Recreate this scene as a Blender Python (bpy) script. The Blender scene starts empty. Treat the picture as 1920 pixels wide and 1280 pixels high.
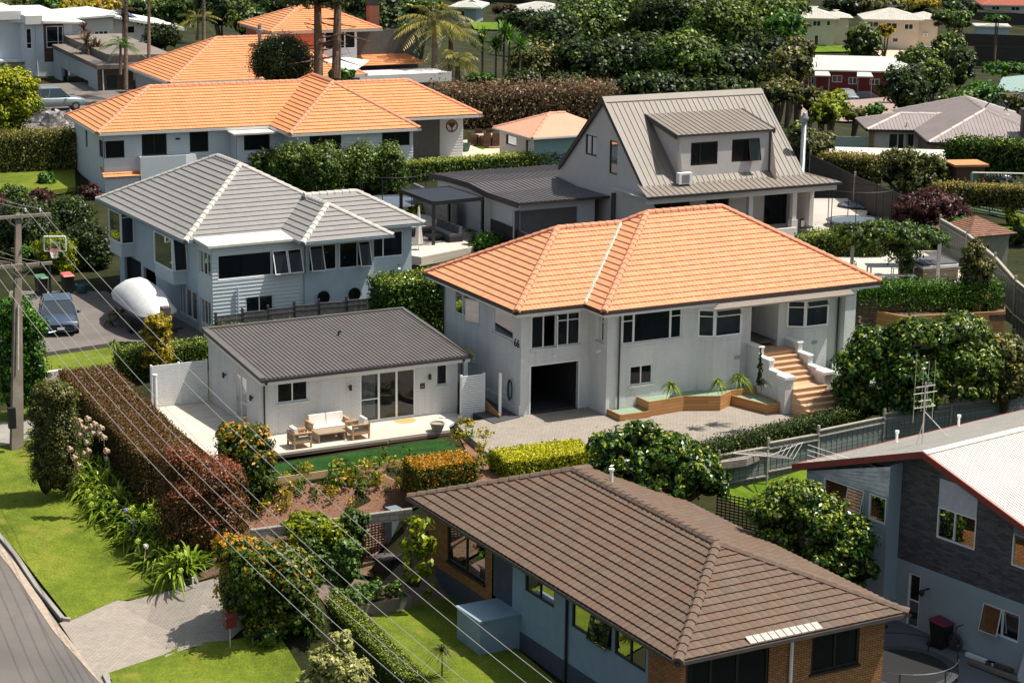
import bpy,bmesh,math,random
import numpy as np
from mathutils import Vector,Matrix
rnd=random.Random(7);NR=np.random.RandomState(11)
scene=bpy.context.scene;COL=scene.collection
# ---------------- camera ----------------
FPX,PITCH,ROLL,HC=3970.0,math.radians(13.8),math.radians(0.76),25.0
f_=np.array([0,math.cos(PITCH),-math.sin(PITCH)]);r0_=np.array([1.,0,0]);u0_=np.cross(r0_,f_)
R_=math.cos(ROLL)*r0_+math.sin(ROLL)*u0_;U_=-math.sin(ROLL)*r0_+math.cos(ROLL)*u0_
CP=np.array([0,0,HC])
cam=bpy.data.cameras.new('camera');camo=bpy.data.objects.new('camera',cam);COL.objects.link(camo)
cam.sensor_width=36;cam.lens=FPX/1920*36;cam.clip_start=1;cam.clip_end=3000
camo.matrix_world=Matrix(((R_[0],U_[0],-f_[0],0),(R_[1],U_[1],-f_[1],0),(R_[2],U_[2],-f_[2],HC),(0,0,0,1)))
scene.camera=camo
# ---------------- light ----------------
SUN=Vector((0.485,0.091,1.0)).normalized()
SE=math.asin(SUN.z);SA=math.atan2(SUN.x,SUN.y)
w=bpy.data.worlds.new('World');scene.world=w;w.use_nodes=True
nt=w.node_tree;nt.nodes.clear()
sky=nt.nodes.new('ShaderNodeTexSky');sky.sky_type='NISHITA';sky.sun_disc=False
sky.sun_elevation=SE;sky.sun_rotation=SA;sky.ozone_density=1.0;sky.dust_density=2.5;sky.air_density=.9
bg=nt.nodes.new('ShaderNodeBackground');bg.inputs[1].default_value=0.1
wo=nt.nodes.new('ShaderNodeOutputWorld');hs_=nt.nodes.new('ShaderNodeHueSaturation');hs_.inputs['Saturation'].default_value=.6;nt.links.new(sky.outputs[0],hs_.inputs['Color']);tn=nt.nodes.new('ShaderNodeMix');tn.data_type='RGBA';tn.blend_type='MULTIPLY';tn.inputs[0].default_value=1;tn.inputs[7].default_value=(.92,1,.98,1);nt.links.new(hs_.outputs[0],tn.inputs[6]);nt.links.new(tn.outputs[2],bg.inputs[0]);nt.links.new(bg.outputs[0],wo.inputs[0])
sl=bpy.data.lights.new('sun','SUN');sl.energy=5.0;sl.angle=math.radians(0.5);sl.color=(1.0,0.94,0.84)
so=bpy.data.objects.new('sun',sl);COL.objects.link(so);so.rotation_euler=SUN.to_track_quat('Z','Y').to_euler()
vs=scene.view_settings;vs.view_transform='Standard';vs.look='None';vs.exposure=0.44;vs.gamma=1
scene.cycles.max_bounces=6;scene.cycles.transparent_max_bounces=8
scene.cycles.use_denoising=True
# ---------------- measuring helpers ----------------
def ray(x,y):return f_+R_*(x-960)/FPX-U_*(y-640)/FPX
def G(x,y,z=0.):d=ray(x,y);return CP+d*((z-HC)/d[2])
def D(x,y,wd):return CP+ray(x,y)*wd
def dep(P):return float((np.array(P)-CP)@f_)
class Fr: # a building's own frame: a along its front, b towards its back
 def __init__(s,K,yaw):
  s.K=np.array(K,float);a=math.radians(yaw);s.yaw=a
  s.A=np.array([math.cos(a),math.sin(a),0]);s.B=np.array([-math.sin(a),math.cos(a),0])
 def P(s,a,b,z):return np.array([s.K[0],s.K[1],0])+s.A*a+s.B*b+np.array([0,0,z])
 def loc(s,P):d=np.array(P)-s.K;return float(d@s.A),float(d@s.B),float(P[2])
 def g(s,x,y,z):return s.loc(G(x,y,z))
 def fa(s,x,y,b=0):Q=s.P(0,b,0);d=ray(x,y);return s.loc(CP+d*(((Q-CP)@s.B)/(d@s.B)))
 def fb(s,x,y,a=0):Q=s.P(a,0,0);d=ray(x,y);return s.loc(CP+d*(((Q-CP)@s.A)/(d@s.A)))
 # ---------------- materials ----------------
def lin(c):return tuple(((v/255)/12.92 if v/255<=.04045 else((v/255+.055)/1.055)**2.4)for v in c)
MATS={}
def _new(name):
 m=bpy.data.materials.new(name);m.use_nodes=True;n=m.node_tree;n.nodes.clear()
 o=n.nodes.new('ShaderNodeOutputMaterial');b=n.nodes.new('ShaderNodeBsdfPrincipled');n.links.new(b.outputs[0],o.inputs[0])
 return m,n,b,o
def N(n,t,**k):
 x=n.nodes.new(t)
 for a,v in k.items():setattr(x,a,v)
 return x
def mth(n,op,a,b=None,c=None):
 x=N(n,'ShaderNodeMath',operation=op)
 for i,v in enumerate((a,b,c)):
  if v is None:continue
  if isinstance(v,(int,float)):x.inputs[i].default_value=v
  else:n.links.new(v,x.inputs[i])
 return x.outputs[0]
def ramp(n,fac,stops):
 r=N(n,'ShaderNodeValToRGB');e=r.color_ramp.elements
 while len(e)<len(stops):e.new(.5)
 for i,(p,c)in enumerate(stops):e[i].position=p;e[i].color=(*c,1)
 n.links.new(fac,r.inputs[0]);return r.outputs[0]
def mixc(n,fac,a,b,mode='MIX'):
 x=N(n,'ShaderNodeMix',data_type='RGBA',blend_type=mode)
 for i,v in((0,fac),(6,a),(7,b)):
  if isinstance(v,(int,float)):x.inputs[i].default_value=v
  elif isinstance(v,tuple):x.inputs[i].default_value=(*v,1)
  else:n.links.new(v,x.inputs[i])
 return x.outputs[2]
def noise(n,scale,detail=4,vec=None,rough=.55):
 x=N(n,'ShaderNodeTexNoise');x.inputs['Scale'].default_value=scale;x.inputs['Detail'].default_value=detail;x.inputs['Roughness'].default_value=rough
 if vec is None:vec=N(n,'ShaderNodeTexCoord').outputs['Object']
 n.links.new(vec,x.inputs['Vector']);return x.outputs[0]
def sc(c,k):return tuple(min(1,v*k)for v in c)
def mat(name,col,rough=.7,var=.15,scale=3.,metal=0.,bump=0.,bscale=40.,col2=None,spec=.5,dirt=None):
 if name in MATS:return MATS[name]
 m,n,b,o=_new(name);c2=col2 or sc(col,1-var*1.3)
 f=noise(n,scale);c=ramp(n,f,[(.3,c2),(.7,sc(col,1+var*.3))])
 if dirt:
  d=noise(n,scale*.25,6);c=mixc(n,ramp(n,d,[(.45,(0,0,0)),(.75,(1,1,1))]),c,dirt)
 n.links.new(c,b.inputs['Base Color']);b.inputs['Roughness'].default_value=rough;b.inputs['Metallic'].default_value=metal
 b.inputs['Specular IOR Level'].default_value=spec
 if bump:
  bn=N(n,'ShaderNodeBump');bn.inputs['Strength'].default_value=bump;bn.inputs['Distance'].default_value=.02
  n.links.new(noise(n,bscale,3),bn.inputs['Height']);n.links.new(bn.outputs[0],b.inputs['Normal'])
 MATS[name]=m;return m
def uvn(n):return N(n,'ShaderNodeUVMap').outputs[0]
def tile_mat(name,cols,tw,th,blotch=None,rough=.75,odd=None,seam_=.45):
 """roof tiles: every tile its own tint, from the face's own metres (u along, v up)"""
 if name in MATS:return MATS[name]
 m,n,b,o=_new(name);s=N(n,'ShaderNodeSeparateXYZ');n.links.new(uvn(n),s.inputs[0])
 cu=mth(n,'FLOOR',mth(n,'DIVIDE',s.outputs[0],tw));cv=mth(n,'FLOOR',mth(n,'DIVIDE',mth(n,'ADD',s.outputs[1],.01),th))
 cb=N(n,'ShaderNodeCombineXYZ');n.links.new(cu,cb.inputs[0]);n.links.new(cv,cb.inputs[1])
 wn=N(n,'ShaderNodeTexWhiteNoise',noise_dimensions='3D');n.links.new(cb.outputs[0],wn.inputs[0])
 k=len(cols);c=ramp(n,wn.outputs[0],[(i/(k-1),lin(q))for i,q in enumerate(cols)])
 f=noise(n,.5,5);c=mixc(n,ramp(n,f,[(.42,(0,0,0)),(.68,(.55,.55,.55))]),c,lin(blotch or cols[0]))
 f2=noise(n,9,4);c=mixc(n,.35,c,ramp(n,f2,[(.3,(.45,.45,.45)),(.75,(1,1,1))]),'MULTIPLY')
 seam=mth(n,'FRACT',mth(n,'DIVIDE',s.outputs[0],tw));sm=mth(n,'LESS_THAN',seam,.1)
 c=mixc(n,mth(n,'MULTIPLY',sm,seam_),c,lin(sc_255(cols[0],.45)))
 if odd: # a few swapped-in tiles of another colour
  (u0,u1,v0,v1),oc=odd
  a=mth(n,'MULTIPLY',mth(n,'GREATER_THAN',s.outputs[0],u0),mth(n,'LESS_THAN',s.outputs[0],u1))
  a=mth(n,'MULTIPLY',a,mth(n,'MULTIPLY',mth(n,'GREATER_THAN',s.outputs[1],v0),mth(n,'LESS_THAN',s.outputs[1],v1)))
  c=mixc(n,a,c,lin(oc))
 n.links.new(c,b.inputs['Base Color']);b.inputs['Roughness'].default_value=rough
 MATS[name]=m;return m
def sc_255(c,k):return tuple(v*k for v in c)
def brick_mat(name,c1,c2,mortar,bw=.24,bh=.085,bump=.5,rough=.8,ms=.012):
 if name in MATS:return MATS[name]
 m,n,b,o=_new(name);t=N(n,'ShaderNodeTexBrick');n.links.new(uvn(n),t.inputs['Vector'])
 t.inputs['Color1'].default_value=(*c1,1);t.inputs['Color2'].default_value=(*c2,1);t.inputs['Mortar'].default_value=(*mortar,1)
 t.inputs['Scale'].default_value=1;t.inputs['Brick Width'].default_value=bw;t.inputs['Row Height'].default_value=bh
 t.inputs['Mortar Size'].default_value=ms;t.inputs['Mortar Smooth'].default_value=.2
 f=noise(n,.8,5);c=mixc(n,.3,t.outputs[0],ramp(n,f,[(.3,(.62,.62,.62)),(.7,(1,1,1))]),'MULTIPLY');mp=N(n,'ShaderNodeMapping');mp.inputs['Scale'].default_value=(2.6,2.6,.22);n.links.new(N(n,'ShaderNodeTexCoord').outputs['Object'],mp.inputs[0]);c=mixc(n,.3,c,ramp(n,noise(n,1.3,6,mp.outputs[0],.7),[(.32,(.58,.56,.52)),(.52,(1,1,1))]),'MULTIPLY')
 n.links.new(c,b.inputs['Base Color']);b.inputs['Roughness'].default_value=rough
 bn=N(n,'ShaderNodeBump',invert=True);bn.inputs['Strength'].default_value=bump;bn.inputs['Distance'].default_value=.012
 n.links.new(t.outputs[1],bn.inputs['Height']);n.links.new(bn.outputs[0],b.inputs['Normal'])
 MATS[name]=m;return m
def plank_mat(name,c1,c2,pw=.14,rough=.7,gap=.08):
 if name in MATS:return MATS[name]
 m,n,b,o=_new(name);s=N(n,'ShaderNodeSeparateXYZ');n.links.new(uvn(n),s.inputs[0])
 q=mth(n,'DIVIDE',s.outputs[1],pw);fl=mth(n,'FLOOR',q);fr=mth(n,'FRACT',q)
 cb=N(n,'ShaderNodeCombineXYZ');n.links.new(fl,cb.inputs[0]);n.links.new(mth(n,'FLOOR',mth(n,'DIVIDE',mth(n,'ADD',s.outputs[0],mth(n,'MULTIPLY',fl,1.37)),3.1)),cb.inputs[1])
 wn=N(n,'ShaderNodeTexWhiteNoise',noise_dimensions='3D');n.links.new(cb.outputs[0],wn.inputs[0])
 st=N(n,'ShaderNodeCombineXYZ');n.links.new(mth(n,'MULTIPLY',s.outputs[0],2.),st.inputs[0]);n.links.new(mth(n,'MULTIPLY',s.outputs[1],40.),st.inputs[1])
 g=noise(n,1,4,st.outputs[0]);f=mth(n,'ADD',mth(n,'MULTIPLY',wn.outputs[0],.6),mth(n,'MULTIPLY',g,.4))
 c=ramp(n,f,[(.15,c1),(.85,c2)]);c=mixc(n,mth(n,'LESS_THAN',fr,gap),c,sc(c1,.22))
 n.links.new(c,b.inputs['Base Color']);b.inputs['Roughness'].default_value=rough
 MATS[name]=m;return m
def grass_mat(name,a,b_,c_,scale=.5,spots=None):
 if name in MATS:return MATS[name]
 m,n,b,o=_new(name);f=noise(n,scale,6,rough=.65);c=ramp(n,f,[(.3,a),(.5,b_),(.72,c_)])
 f2=noise(n,14,5,rough=.8);c=mixc(n,.85,c,ramp(n,f2,[(.3,(.2,.22,.2)),(.62,(1,1,1))]),'MULTIPLY');c=mixc(n,.6,c,ramp(n,noise(n,2.2,5,rough=.7),[(.3,(.55,.62,.5)),(.6,(1,1,1))]),'MULTIPLY')
 if spots:
  f3=noise(n,scale*1.9,5);c=mixc(n,ramp(n,f3,[(.6,(0,0,0)),(.75,(.8,.8,.8))]),c,spots)
 n.links.new(c,b.inputs['Base Color']);b.inputs['Roughness'].default_value=.9;b.inputs['Specular IOR Level'].default_value=.15
 bn=N(n,'ShaderNodeBump');bn.inputs['Strength'].default_value=.7;bn.inputs['Distance'].default_value=.05
 n.links.new(noise(n,25,3),bn.inputs['Height']);n.links.new(bn.outputs[0],b.inputs['Normal'])
 MATS[name]=m;return m
def leaf_mat(name,cols,top=None,rough=.42,trans=.28,topamt=1.):
 """cols: dark to light sRGB leaf colours, picked leaf by leaf; top: colour of the new growth"""
 if name in MATS:return MATS[name]
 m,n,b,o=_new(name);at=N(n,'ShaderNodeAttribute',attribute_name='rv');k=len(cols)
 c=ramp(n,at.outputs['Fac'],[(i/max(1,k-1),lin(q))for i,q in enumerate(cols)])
 f=noise(n,.7,3);c=mixc(n,.5,c,ramp(n,f,[(.3,(.55,.6,.5)),(.7,(1,1,1))]),'MULTIPLY')
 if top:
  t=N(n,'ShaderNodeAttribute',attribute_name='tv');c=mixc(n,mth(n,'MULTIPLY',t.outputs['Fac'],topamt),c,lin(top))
 n.links.new(c,b.inputs['Base Color']);b.inputs['Roughness'].default_value=rough;b.inputs['Specular IOR Level'].default_value=.3
 tr=N(n,'ShaderNodeBsdfTranslucent');n.links.new(c,tr.inputs[0]);mx=N(n,'ShaderNodeMixShader');mx.inputs[0].default_value=trans
 n.links.new(b.outputs[0],mx.inputs[1]);n.links.new(tr.outputs[0],mx.inputs[2]);n.links.new(mx.outputs[0],o.inputs[0])
 MATS[name]=m;return m
def glass_mat(name,tint=(.5,.55,.6),refl=1.6,clear=.75):
 if name in MATS:return MATS[name]
 m,n,b,o=_new(name);n.nodes.remove(b)
 tr=N(n,'ShaderNodeBsdfTransparent');tr.inputs[0].default_value=(*tint,1);gl=N(n,'ShaderNodeBsdfGlossy');gl.inputs['Roughness'].default_value=.02
 df=N(n,'ShaderNodeBsdfDiffuse');df.inputs[0].default_value=(.02,.025,.03,1);m0=N(n,'ShaderNodeMixShader');m0.inputs[0].default_value=1-clear
 n.links.new(tr.outputs[0],m0.inputs[1]);n.links.new(df.outputs[0],m0.inputs[2])
 fr=N(n,'ShaderNodeFresnel');fr.inputs[0].default_value=1.5;mx=N(n,'ShaderNodeMixShader')
 n.links.new(mth(n,'MINIMUM',mth(n,'MULTIPLY',fr.outputs[0],refl),1.),mx.inputs[0]);n.links.new(m0.outputs[0],mx.inputs[1]);n.links.new(gl.outputs[0],mx.inputs[2]);n.links.new(mx.outputs[0],o.inputs[0])
 MATS[name]=m;return m
 # ---------------- objects ----------------
def tag(o,label=None,cat=None,group=None,kind=None):
 if label:o['label']=label
 if cat:o['category']=cat
 if group:o['group']=group
 if kind:o['kind']=kind
 return o
def thing(name,label,cat,loc,group=None):
 o=bpy.data.objects.new(name,None);COL.objects.link(o);o.location=tuple(float(v)for v in loc);o.empty_display_size=.3
 o['wl']=tuple(float(v)for v in loc);return tag(o,label,cat,group)
def wl(o):return np.array(o['wl'])if o is not None and 'wl' in o else np.zeros(3)
class MB:
 def __init__(s):s.v=[];s.f=[];s.uv=[];s.m=[];s.k=0
 def face(s,pts,uv=None):
  i=len(s.v);s.v+=[tuple(float(c)for c in p)for p in pts];s.f.append(tuple(range(i,i+len(pts))));s.m.append(s.k)
  if uv is None: # metres: u along the most level edge, v up the face
   p=[np.array(q,float)for q in pts];e=p[1]-p[0]
   nn=np.cross(p[1]-p[0],p[-1]-p[0]);ln=np.linalg.norm(nn);nn=nn/ln if ln>1e-9 else np.array([0,0,1.])
   if abs(nn[2])>.97:u=e/(np.linalg.norm(e)+1e-9)
   else:u=np.cross([0,0,1.],nn);u/=np.linalg.norm(u)+1e-9
   vv=np.cross(nn,u)
   if vv[2]<-1e-6:vv=-vv
   uv=[(float(q@u),float(q@vv))for q in p]
  s.uv+=uv
 def box(s,c,size,A=(1,0,0),B=(0,1,0),Z=(0,0,1)):
  c=np.array(c,float);a=np.array(A,float)*size[0]/2;b=np.array(B,float)*size[1]/2;z=np.array(Z,float)*size[2]/2
  s.hexa([c-a-b-z,c+a-b-z,c+a+b-z,c-a+b-z,c-a-b+z,c+a-b+z,c+a+b+z,c-a+b+z])
 def hexa(s,p):
  for q in((0,1,2,3),(4,5,6,7),(0,1,5,4),(1,2,6,5),(2,3,7,6),(3,0,4,7)):s.face([p[i]for i in q])
 def lb(s,fr,a0,a1,b0,b1,z0,z1):s.hexa([fr.P(*q)for q in((a0,b0,z0),(a1,b0,z0),(a1,b1,z0),(a0,b1,z0),(a0,b0,z1),(a1,b0,z1),(a1,b1,z1),(a0,b1,z1))])
 def prism(s,pts,h): # pts: polygon in 3D; extruded down by h
  p=[np.array(q,float)for q in pts];lo=[q-np.array([0,0,h])for q in p];s.face(p);s.face(lo)
  for i in range(len(p)):j=(i+1)%len(p);s.face([p[i],p[j],lo[j],lo[i]])
 def bar(s,p,q,r,n=6,r2=None,cap=True):
  p=np.array(p,float);q=np.array(q,float);d=q-p;L=np.linalg.norm(d)
  if L<1e-6:return
  d/=L;t=np.array([0,0,1.])if abs(d[2])<.9 else np.array([1.,0,0]);u=np.cross(d,t);u/=np.linalg.norm(u);v=np.cross(d,u);r2=r if r2 is None else r2
  a=[p+(u*math.cos(2*math.pi*i/n)+v*math.sin(2*math.pi*i/n))*r for i in range(n)];b=[q+(u*math.cos(2*math.pi*i/n)+v*math.sin(2*math.pi*i/n))*r2 for i in range(n)]
  for i in range(n):j=(i+1)%n;s.face([a[i],a[j],b[j],b[i]])
  if cap:s.face(a);s.face(b)
 def tube(s,pts,r,n=6):
  for i in range(len(pts)-1):s.bar(pts[i],pts[i+1],r if not callable(r)else r(i/(len(pts)-1)),n,r if not callable(r)else r((i+1)/(len(pts)-1)),cap=(i in(0,len(pts)-2)))
 def lathe(s,c,prof,n=16,sx=1,sy=1):
  c=np.array(c,float);rings=[[c+np.array([math.cos(2*math.pi*i/n)*r*sx,math.sin(2*math.pi*i/n)*r*sy,z])for i in range(n)]for r,z in prof]
  for k in range(len(rings)-1):
   for i in range(n):j=(i+1)%n;s.face([rings[k][i],rings[k][j],rings[k+1][j],rings[k+1][i]])
  s.face(rings[0]);s.face(rings[-1])
 def build(s,name,m,parent=None,smooth=False,label=None):
  off=wl(parent);me=bpy.data.meshes.new(name)
  me.from_pydata([(a-off[0],b-off[1],c-off[2])for a,b,c in s.v],[],s.f)
  l=me.uv_layers.new(name='UVMap');l.data.foreach_set('uv',np.array(s.uv,dtype=np.float32).ravel())
  for q in(m if isinstance(m,(list,tuple))else[m]):me.materials.append(q)
  if isinstance(m,(list,tuple)):me.polygons.foreach_set('material_index',s.m)
  if smooth:
   bm=bmesh.new();bm.from_mesh(me);bmesh.ops.remove_doubles(bm,verts=bm.verts,dist=.0005);bm.to_mesh(me);bm.free();me.polygons.foreach_set('use_smooth',[True]*len(me.polygons))
  o=bpy.data.objects.new(name,me);COL.objects.link(o);o['wl']=tuple(float(v)for v in off)
  if parent is not None:o.parent=parent
  if label:o['label']=label
  return o
def solo(mb,name,m,label,cat,group=None,kind=None,smooth=False): # a thing made of one mesh, origin at its own base
 if not mb.v:return None
 v=np.array(mb.v);c=np.array([v[:,0].mean(),v[:,1].mean(),v[:,2].min()])
 o=mb.build(name,m,None,smooth);me=o.data
 me.transform(Matrix.Translation((-c[0],-c[1],-c[2])));o.location=c;o['wl']=tuple(c);return tag(o,label,cat,group,kind)
def struct(mb,name,m):o=mb.build(name,m);o['kind']='structure';return o
def copy_tree(o,parent=None):
 c=o.copy();COL.objects.link(c);c.parent=parent
 for ch in list(o.children):copy_tree(ch,c)
 return c
 # ---------------- walls and windows ----------------
class Wall:
 """kind 'f' faces the front (-b), 'l' faces left (-a), 'r' faces right (+a), 'k' faces back; u runs along it"""
 def __init__(s,fr,kind,off):s.fr=fr;s.kind=kind;s.off=off
 def p(s,u,z,d=0):
  k=s.kind
  if k=='f':return s.fr.P(u,s.off-d,z)
  if k=='k':return s.fr.P(u,s.off+d,z)
  if k=='l':return s.fr.P(s.off-d,u,z)
  return s.fr.P(s.off+d,u,z)
 def px(s,x,y):
  if s.kind in 'fk':q=s.fr.fa(x,y,s.off);return q[0],q[2]
  q=s.fr.fb(x,y,s.off);return q[1],q[2]
 def rect(s,x0,y0,x1,y1):
  a=s.px(x0,y0);b=s.px(x1,y1);return(min(a[0],b[0]),max(a[0],b[0]),min(a[1],b[1]),max(a[1],b[1]))
 def q(s,mb,u0,u1,z0,z1,d0=0,d1=None):
  d1=d0 if d1 is None else d1;P=[s.p(u0,z0,d0),s.p(u1,z0,d0),s.p(u1,z1,d1),s.p(u0,z1,d1)]
  mb.face(P,[(u0,z0),(u1,z0),(u1,z1),(u0,z1)])
 def box(s,mb,u0,u1,z0,z1,d0,d1):
  mb.hexa([s.p(u0,z0,d0),s.p(u1,z0,d0),s.p(u1,z0,d1),s.p(u0,z0,d1),s.p(u0,z1,d0),s.p(u1,z1,d0),s.p(u1,z1,d1),s.p(u0,z1,d1)])
 def skin(s,mb,u0,u1,z0,top,holes=(),boards=0,depth=.14):
  """top: number or [(u,z)...] profile"""
  prof=[(u0,top),(u1,top)]if not isinstance(top,list)else top
  tz=lambda u:float(np.interp(u,[q[0]for q in prof],[q[1]for q in prof]))
  br=sorted(set([u0,u1]+[q[0]for q in prof if u0<q[0]<u1]+[v for h in holes for v in h[:2]if u0<v<u1]))
  for a,b in zip(br[:-1],br[1:]):
   if b-a<1e-4:continue
   hs=sorted([h for h in holes if h[0]<(a+b)/2<h[1]],key=lambda h:h[2]);z=z0;iv=[]
   for h in hs:iv.append((z,h[2]));z=h[3]
   iv.append((z,None))
   for lo,hi in iv:
    ta,tb=(tz(a+1e-6),tz(b-1e-6))if hi is None else(hi,hi)
    if boards:
     k=math.floor(lo/boards+1e-6);zz=lo
     while zz<max(ta,tb)-1e-4:
      z2=min((k+1)*boards,max(ta,tb));za=min(z2,ta);zb=min(z2,tb)
      fa=(zz-k*boards)/boards;dl=.032*(1-fa)
      if za>zz+1e-5 or zb>zz+1e-5:
       P=[s.p(a,min(zz,ta),dl),s.p(b,min(zz,tb),dl),s.p(b,zb,0),s.p(a,za,0)];mb.face(P,[(a,zz),(b,zz),(b,zb),(a,za)])
       if abs(fa)<1e-3 and zz>z0+.01:mb.face([s.p(a,zz,0),s.p(b,zz,0),s.p(b,zz,.032),s.p(a,zz,.032)])
      zz=z2;k+=1
    else:
     if max(ta,tb)>lo+1e-5:mb.face([s.p(a,lo),s.p(b,lo),s.p(b,tb),s.p(a,ta)],[(a,lo),(b,lo),(b,tb),(a,ta)])
  for h in holes:
   a,b,lo,hi=h[:4]
   for P in([(a,lo),(a,hi)],[(b,lo),(b,hi)],[(a,lo),(b,lo)],[(a,hi),(b,hi)]):
    mb.face([s.p(*P[0],.03 if boards else 0),s.p(*P[1],.03 if boards else 0),s.p(*P[1],-depth),s.p(*P[0],-depth)])
 def window(s,parent,h,cols=(),rows=(),fm=None,gm=None,fr=.055,sill=None,rec=.05,name='window',label=None,curtain=None,mw=None,sash=()):
  """cols: split fractions; rows: (column index, fraction) transoms"""
  u0,u1,z0,z1=h[:4];mb=MB();mw=mw or fr;D0,D1=-rec-.05,-rec+.02
  s.box(mb,u0,u1,z0,z0+fr,D0,D1);s.box(mb,u0,u1,z1-fr,z1,D0,D1)
  s.box(mb,u0,u0+fr,z0+fr,z1-fr,D0,D1);s.box(mb,u1-fr,u1,z0+fr,z1-fr,D0,D1)
  ed=[u0]+[u0+(u1-u0)*c for c in cols]+[u1]
  for c in ed[1:-1]:s.box(mb,c-mw/2,c+mw/2,z0+fr,z1-fr,D0+.002,D1-.002)
  for ci,f in rows:
   zz=z0+(z1-z0)*f;s.box(mb,ed[ci]+fr*.5,ed[ci+1]-fr*.5,zz-.02,zz+.02,D0+.004,D1-.006)
  o=mb.build(name,fm,parent)
  if label:o['label']=label
  g=MB();skip=[q[0]for q in sash]
  for i in range(len(ed)-1):
   if i in skip:continue
   s.q(g,ed[i]+.01,ed[i+1]-.01,z0+.01,z1-.01,-rec-.02)
  if g.v:g.build('glass_pane',gm,o)
  for(ci,typ,am)in sash: # an opened sash, hinged at the top ('t') or at its left/right side
   a,b=ed[ci]+.01,ed[ci+1]-.01;lo,hi=z0+.02,z1-.02;sm=MB();sg=MB();q=.045
   def pt(u,z):
    if typ=='t':t=(hi-z);return s.p(u,hi-t*math.cos(am),t*math.sin(am)+.02)
    if typ=='l':t=(u-a);return s.p(a+t*math.cos(am),z,t*math.sin(am)+.02)
    t=(b-u);return s.p(b-t*math.cos(am),z,t*math.sin(am)+.02)
   def bx(x0,x1,y0,y1):
    P=[pt(x0,y0),pt(x1,y0),pt(x1,y1),pt(x0,y1)];nn=np.cross(P[1]-P[0],P[3]-P[0]);nn=nn/np.linalg.norm(nn)*.035
    sm.hexa([P[0],P[1],P[2],P[3],P[0]+nn,P[1]+nn,P[2]+nn,P[3]+nn])
   bx(a,b,lo,lo+q);bx(a,b,hi-q,hi);bx(a,a+q,lo+q,hi-q);bx(b-q,b,lo+q,hi-q)
   so_=sm.build('sash',fm,o);sg.face([pt(a+.02,lo+.02),pt(b-.02,lo+.02),pt(b-.02,hi-.02),pt(a+.02,hi-.02)]);sg.build('glass_pane',gm,so_)if False else sg.build('glass_pane',gm,o)
  if sill:
   m2=MB();s.box(m2,u0-.05,u1+.05,z0-.09,z0,-.1,.06);m2.build('sill',sill,o)
  if curtain:
   c=MB();cm,f0,f1=curtain;a,b=u0+(u1-u0)*f0,u0+(u1-u0)*f1;n=max(6,int((b-a)/.05));P=[(a+(b-a)*i/n,-rec-.14-(.05 if i%2 else 0))for i in range(n+1)]
   for i in range(n):c.face([s.p(P[i][0],z0+.03,P[i][1]),s.p(P[i+1][0],z0+.03,P[i+1][1]),s.p(P[i+1][0],z1-.03,P[i+1][1]),s.p(P[i][0],z1-.03,P[i][1])])
   c.build('curtain',cm,o)
  return o
  # ---------------- roofs ----------------
def clip(P,ax,v,keep_gt):
 out=[];n=len(P)
 for i in range(n):
  a,b=P[i],P[(i+1)%n];ia=(a[ax]>=v-1e-9)if keep_gt else(a[ax]<=v+1e-9);ib=(b[ax]>=v-1e-9)if keep_gt else(b[ax]<=v+1e-9)
  if ia:out.append(a)
  if ia!=ib:t=(v-a[ax])/(b[ax]-a[ax]);q=[a[0]+(b[0]-a[0])*t,a[1]+(b[1]-a[1])*t];q[ax]=v;out.append(tuple(q))
 return out
def plane2d(poly):
 p=[np.array(q,float)for q in poly];u=p[1]-p[0];u[2]=0;u/=np.linalg.norm(u);nn=np.zeros(3)
 for i in range(len(p)):nn+=np.cross(p[i]-p[0],p[(i+1)%len(p)]-p[0])
 nn/=np.linalg.norm(nn)
 if nn[2]<0:nn=-nn
 v=np.cross(nn,u)
 if v[2]<0:v=-v;u=u
 o=p[0];return o,u,v,nn,[(float((q-o)@u),float((q-o)@v))for q in p]
def tile_face(mb,poly,course=.33,lift=.035,rib=0,amp=.012,uo=0.):
 o,u,v,nn,P=plane2d(poly);vmax=max(q[1]for q in P);k=0
 pt=lambda q,h:o+u*q[0]+v*q[1]+nn*h
 while k*course<vmax-.01:
  v0,v1=k*course,min((k+1)*course,vmax);S=clip(clip(P,1,v0,True),1,v1,False)
  if len(S)>=3:
   if rib:
    u0=min(q[0]for q in S);u1=max(q[0]for q in S);i=math.floor(u0/rib);st=rib
    while i*st<u1:
     T=clip(clip(S,0,i*st,True),0,(i+1)*st,False)
     if len(T)>=3:
      hh=lambda q:lift*(1-(q[1]-v0)/course)+amp*(round(q[0]/st)%2 if abs(q[0]/st-round(q[0]/st))<.02 else abs((q[0]/st-i)-(1 if i%2 else 0))if True else 0)
      mb.face([pt(q,hh(q))for q in T],[(q[0]+uo,q[1])for q in T])
      bt=[q for q in T if abs(q[1]-v0)<1e-6]
      if len(bt)>=2:bt=sorted(bt);a,b=bt[0],bt[-1];mb.face([pt(a,-.01),pt(b,-.01),pt(b,hh(b)),pt(a,hh(a))],[(a[0]+uo,v0),(b[0]+uo,v0),(b[0]+uo,v0),(a[0]+uo,v0)])
     i+=1
   else:
    mb.face([pt(q,lift*(1-(q[1]-v0)/course))for q in S],[(q[0]+uo,q[1])for q in S]);bt=sorted([q for q in S if abs(q[1]-v0)<1e-6])
    if len(bt)>=2:a,b=bt[0],bt[-1];mb.face([pt(a,-.01),pt(b,-.01),pt(b,lift),pt(a,lift)],[(a[0]+uo,v0),(b[0]+uo,v0),(b[0]+uo,v0),(a[0]+uo,v0)])
  k+=1
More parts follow.
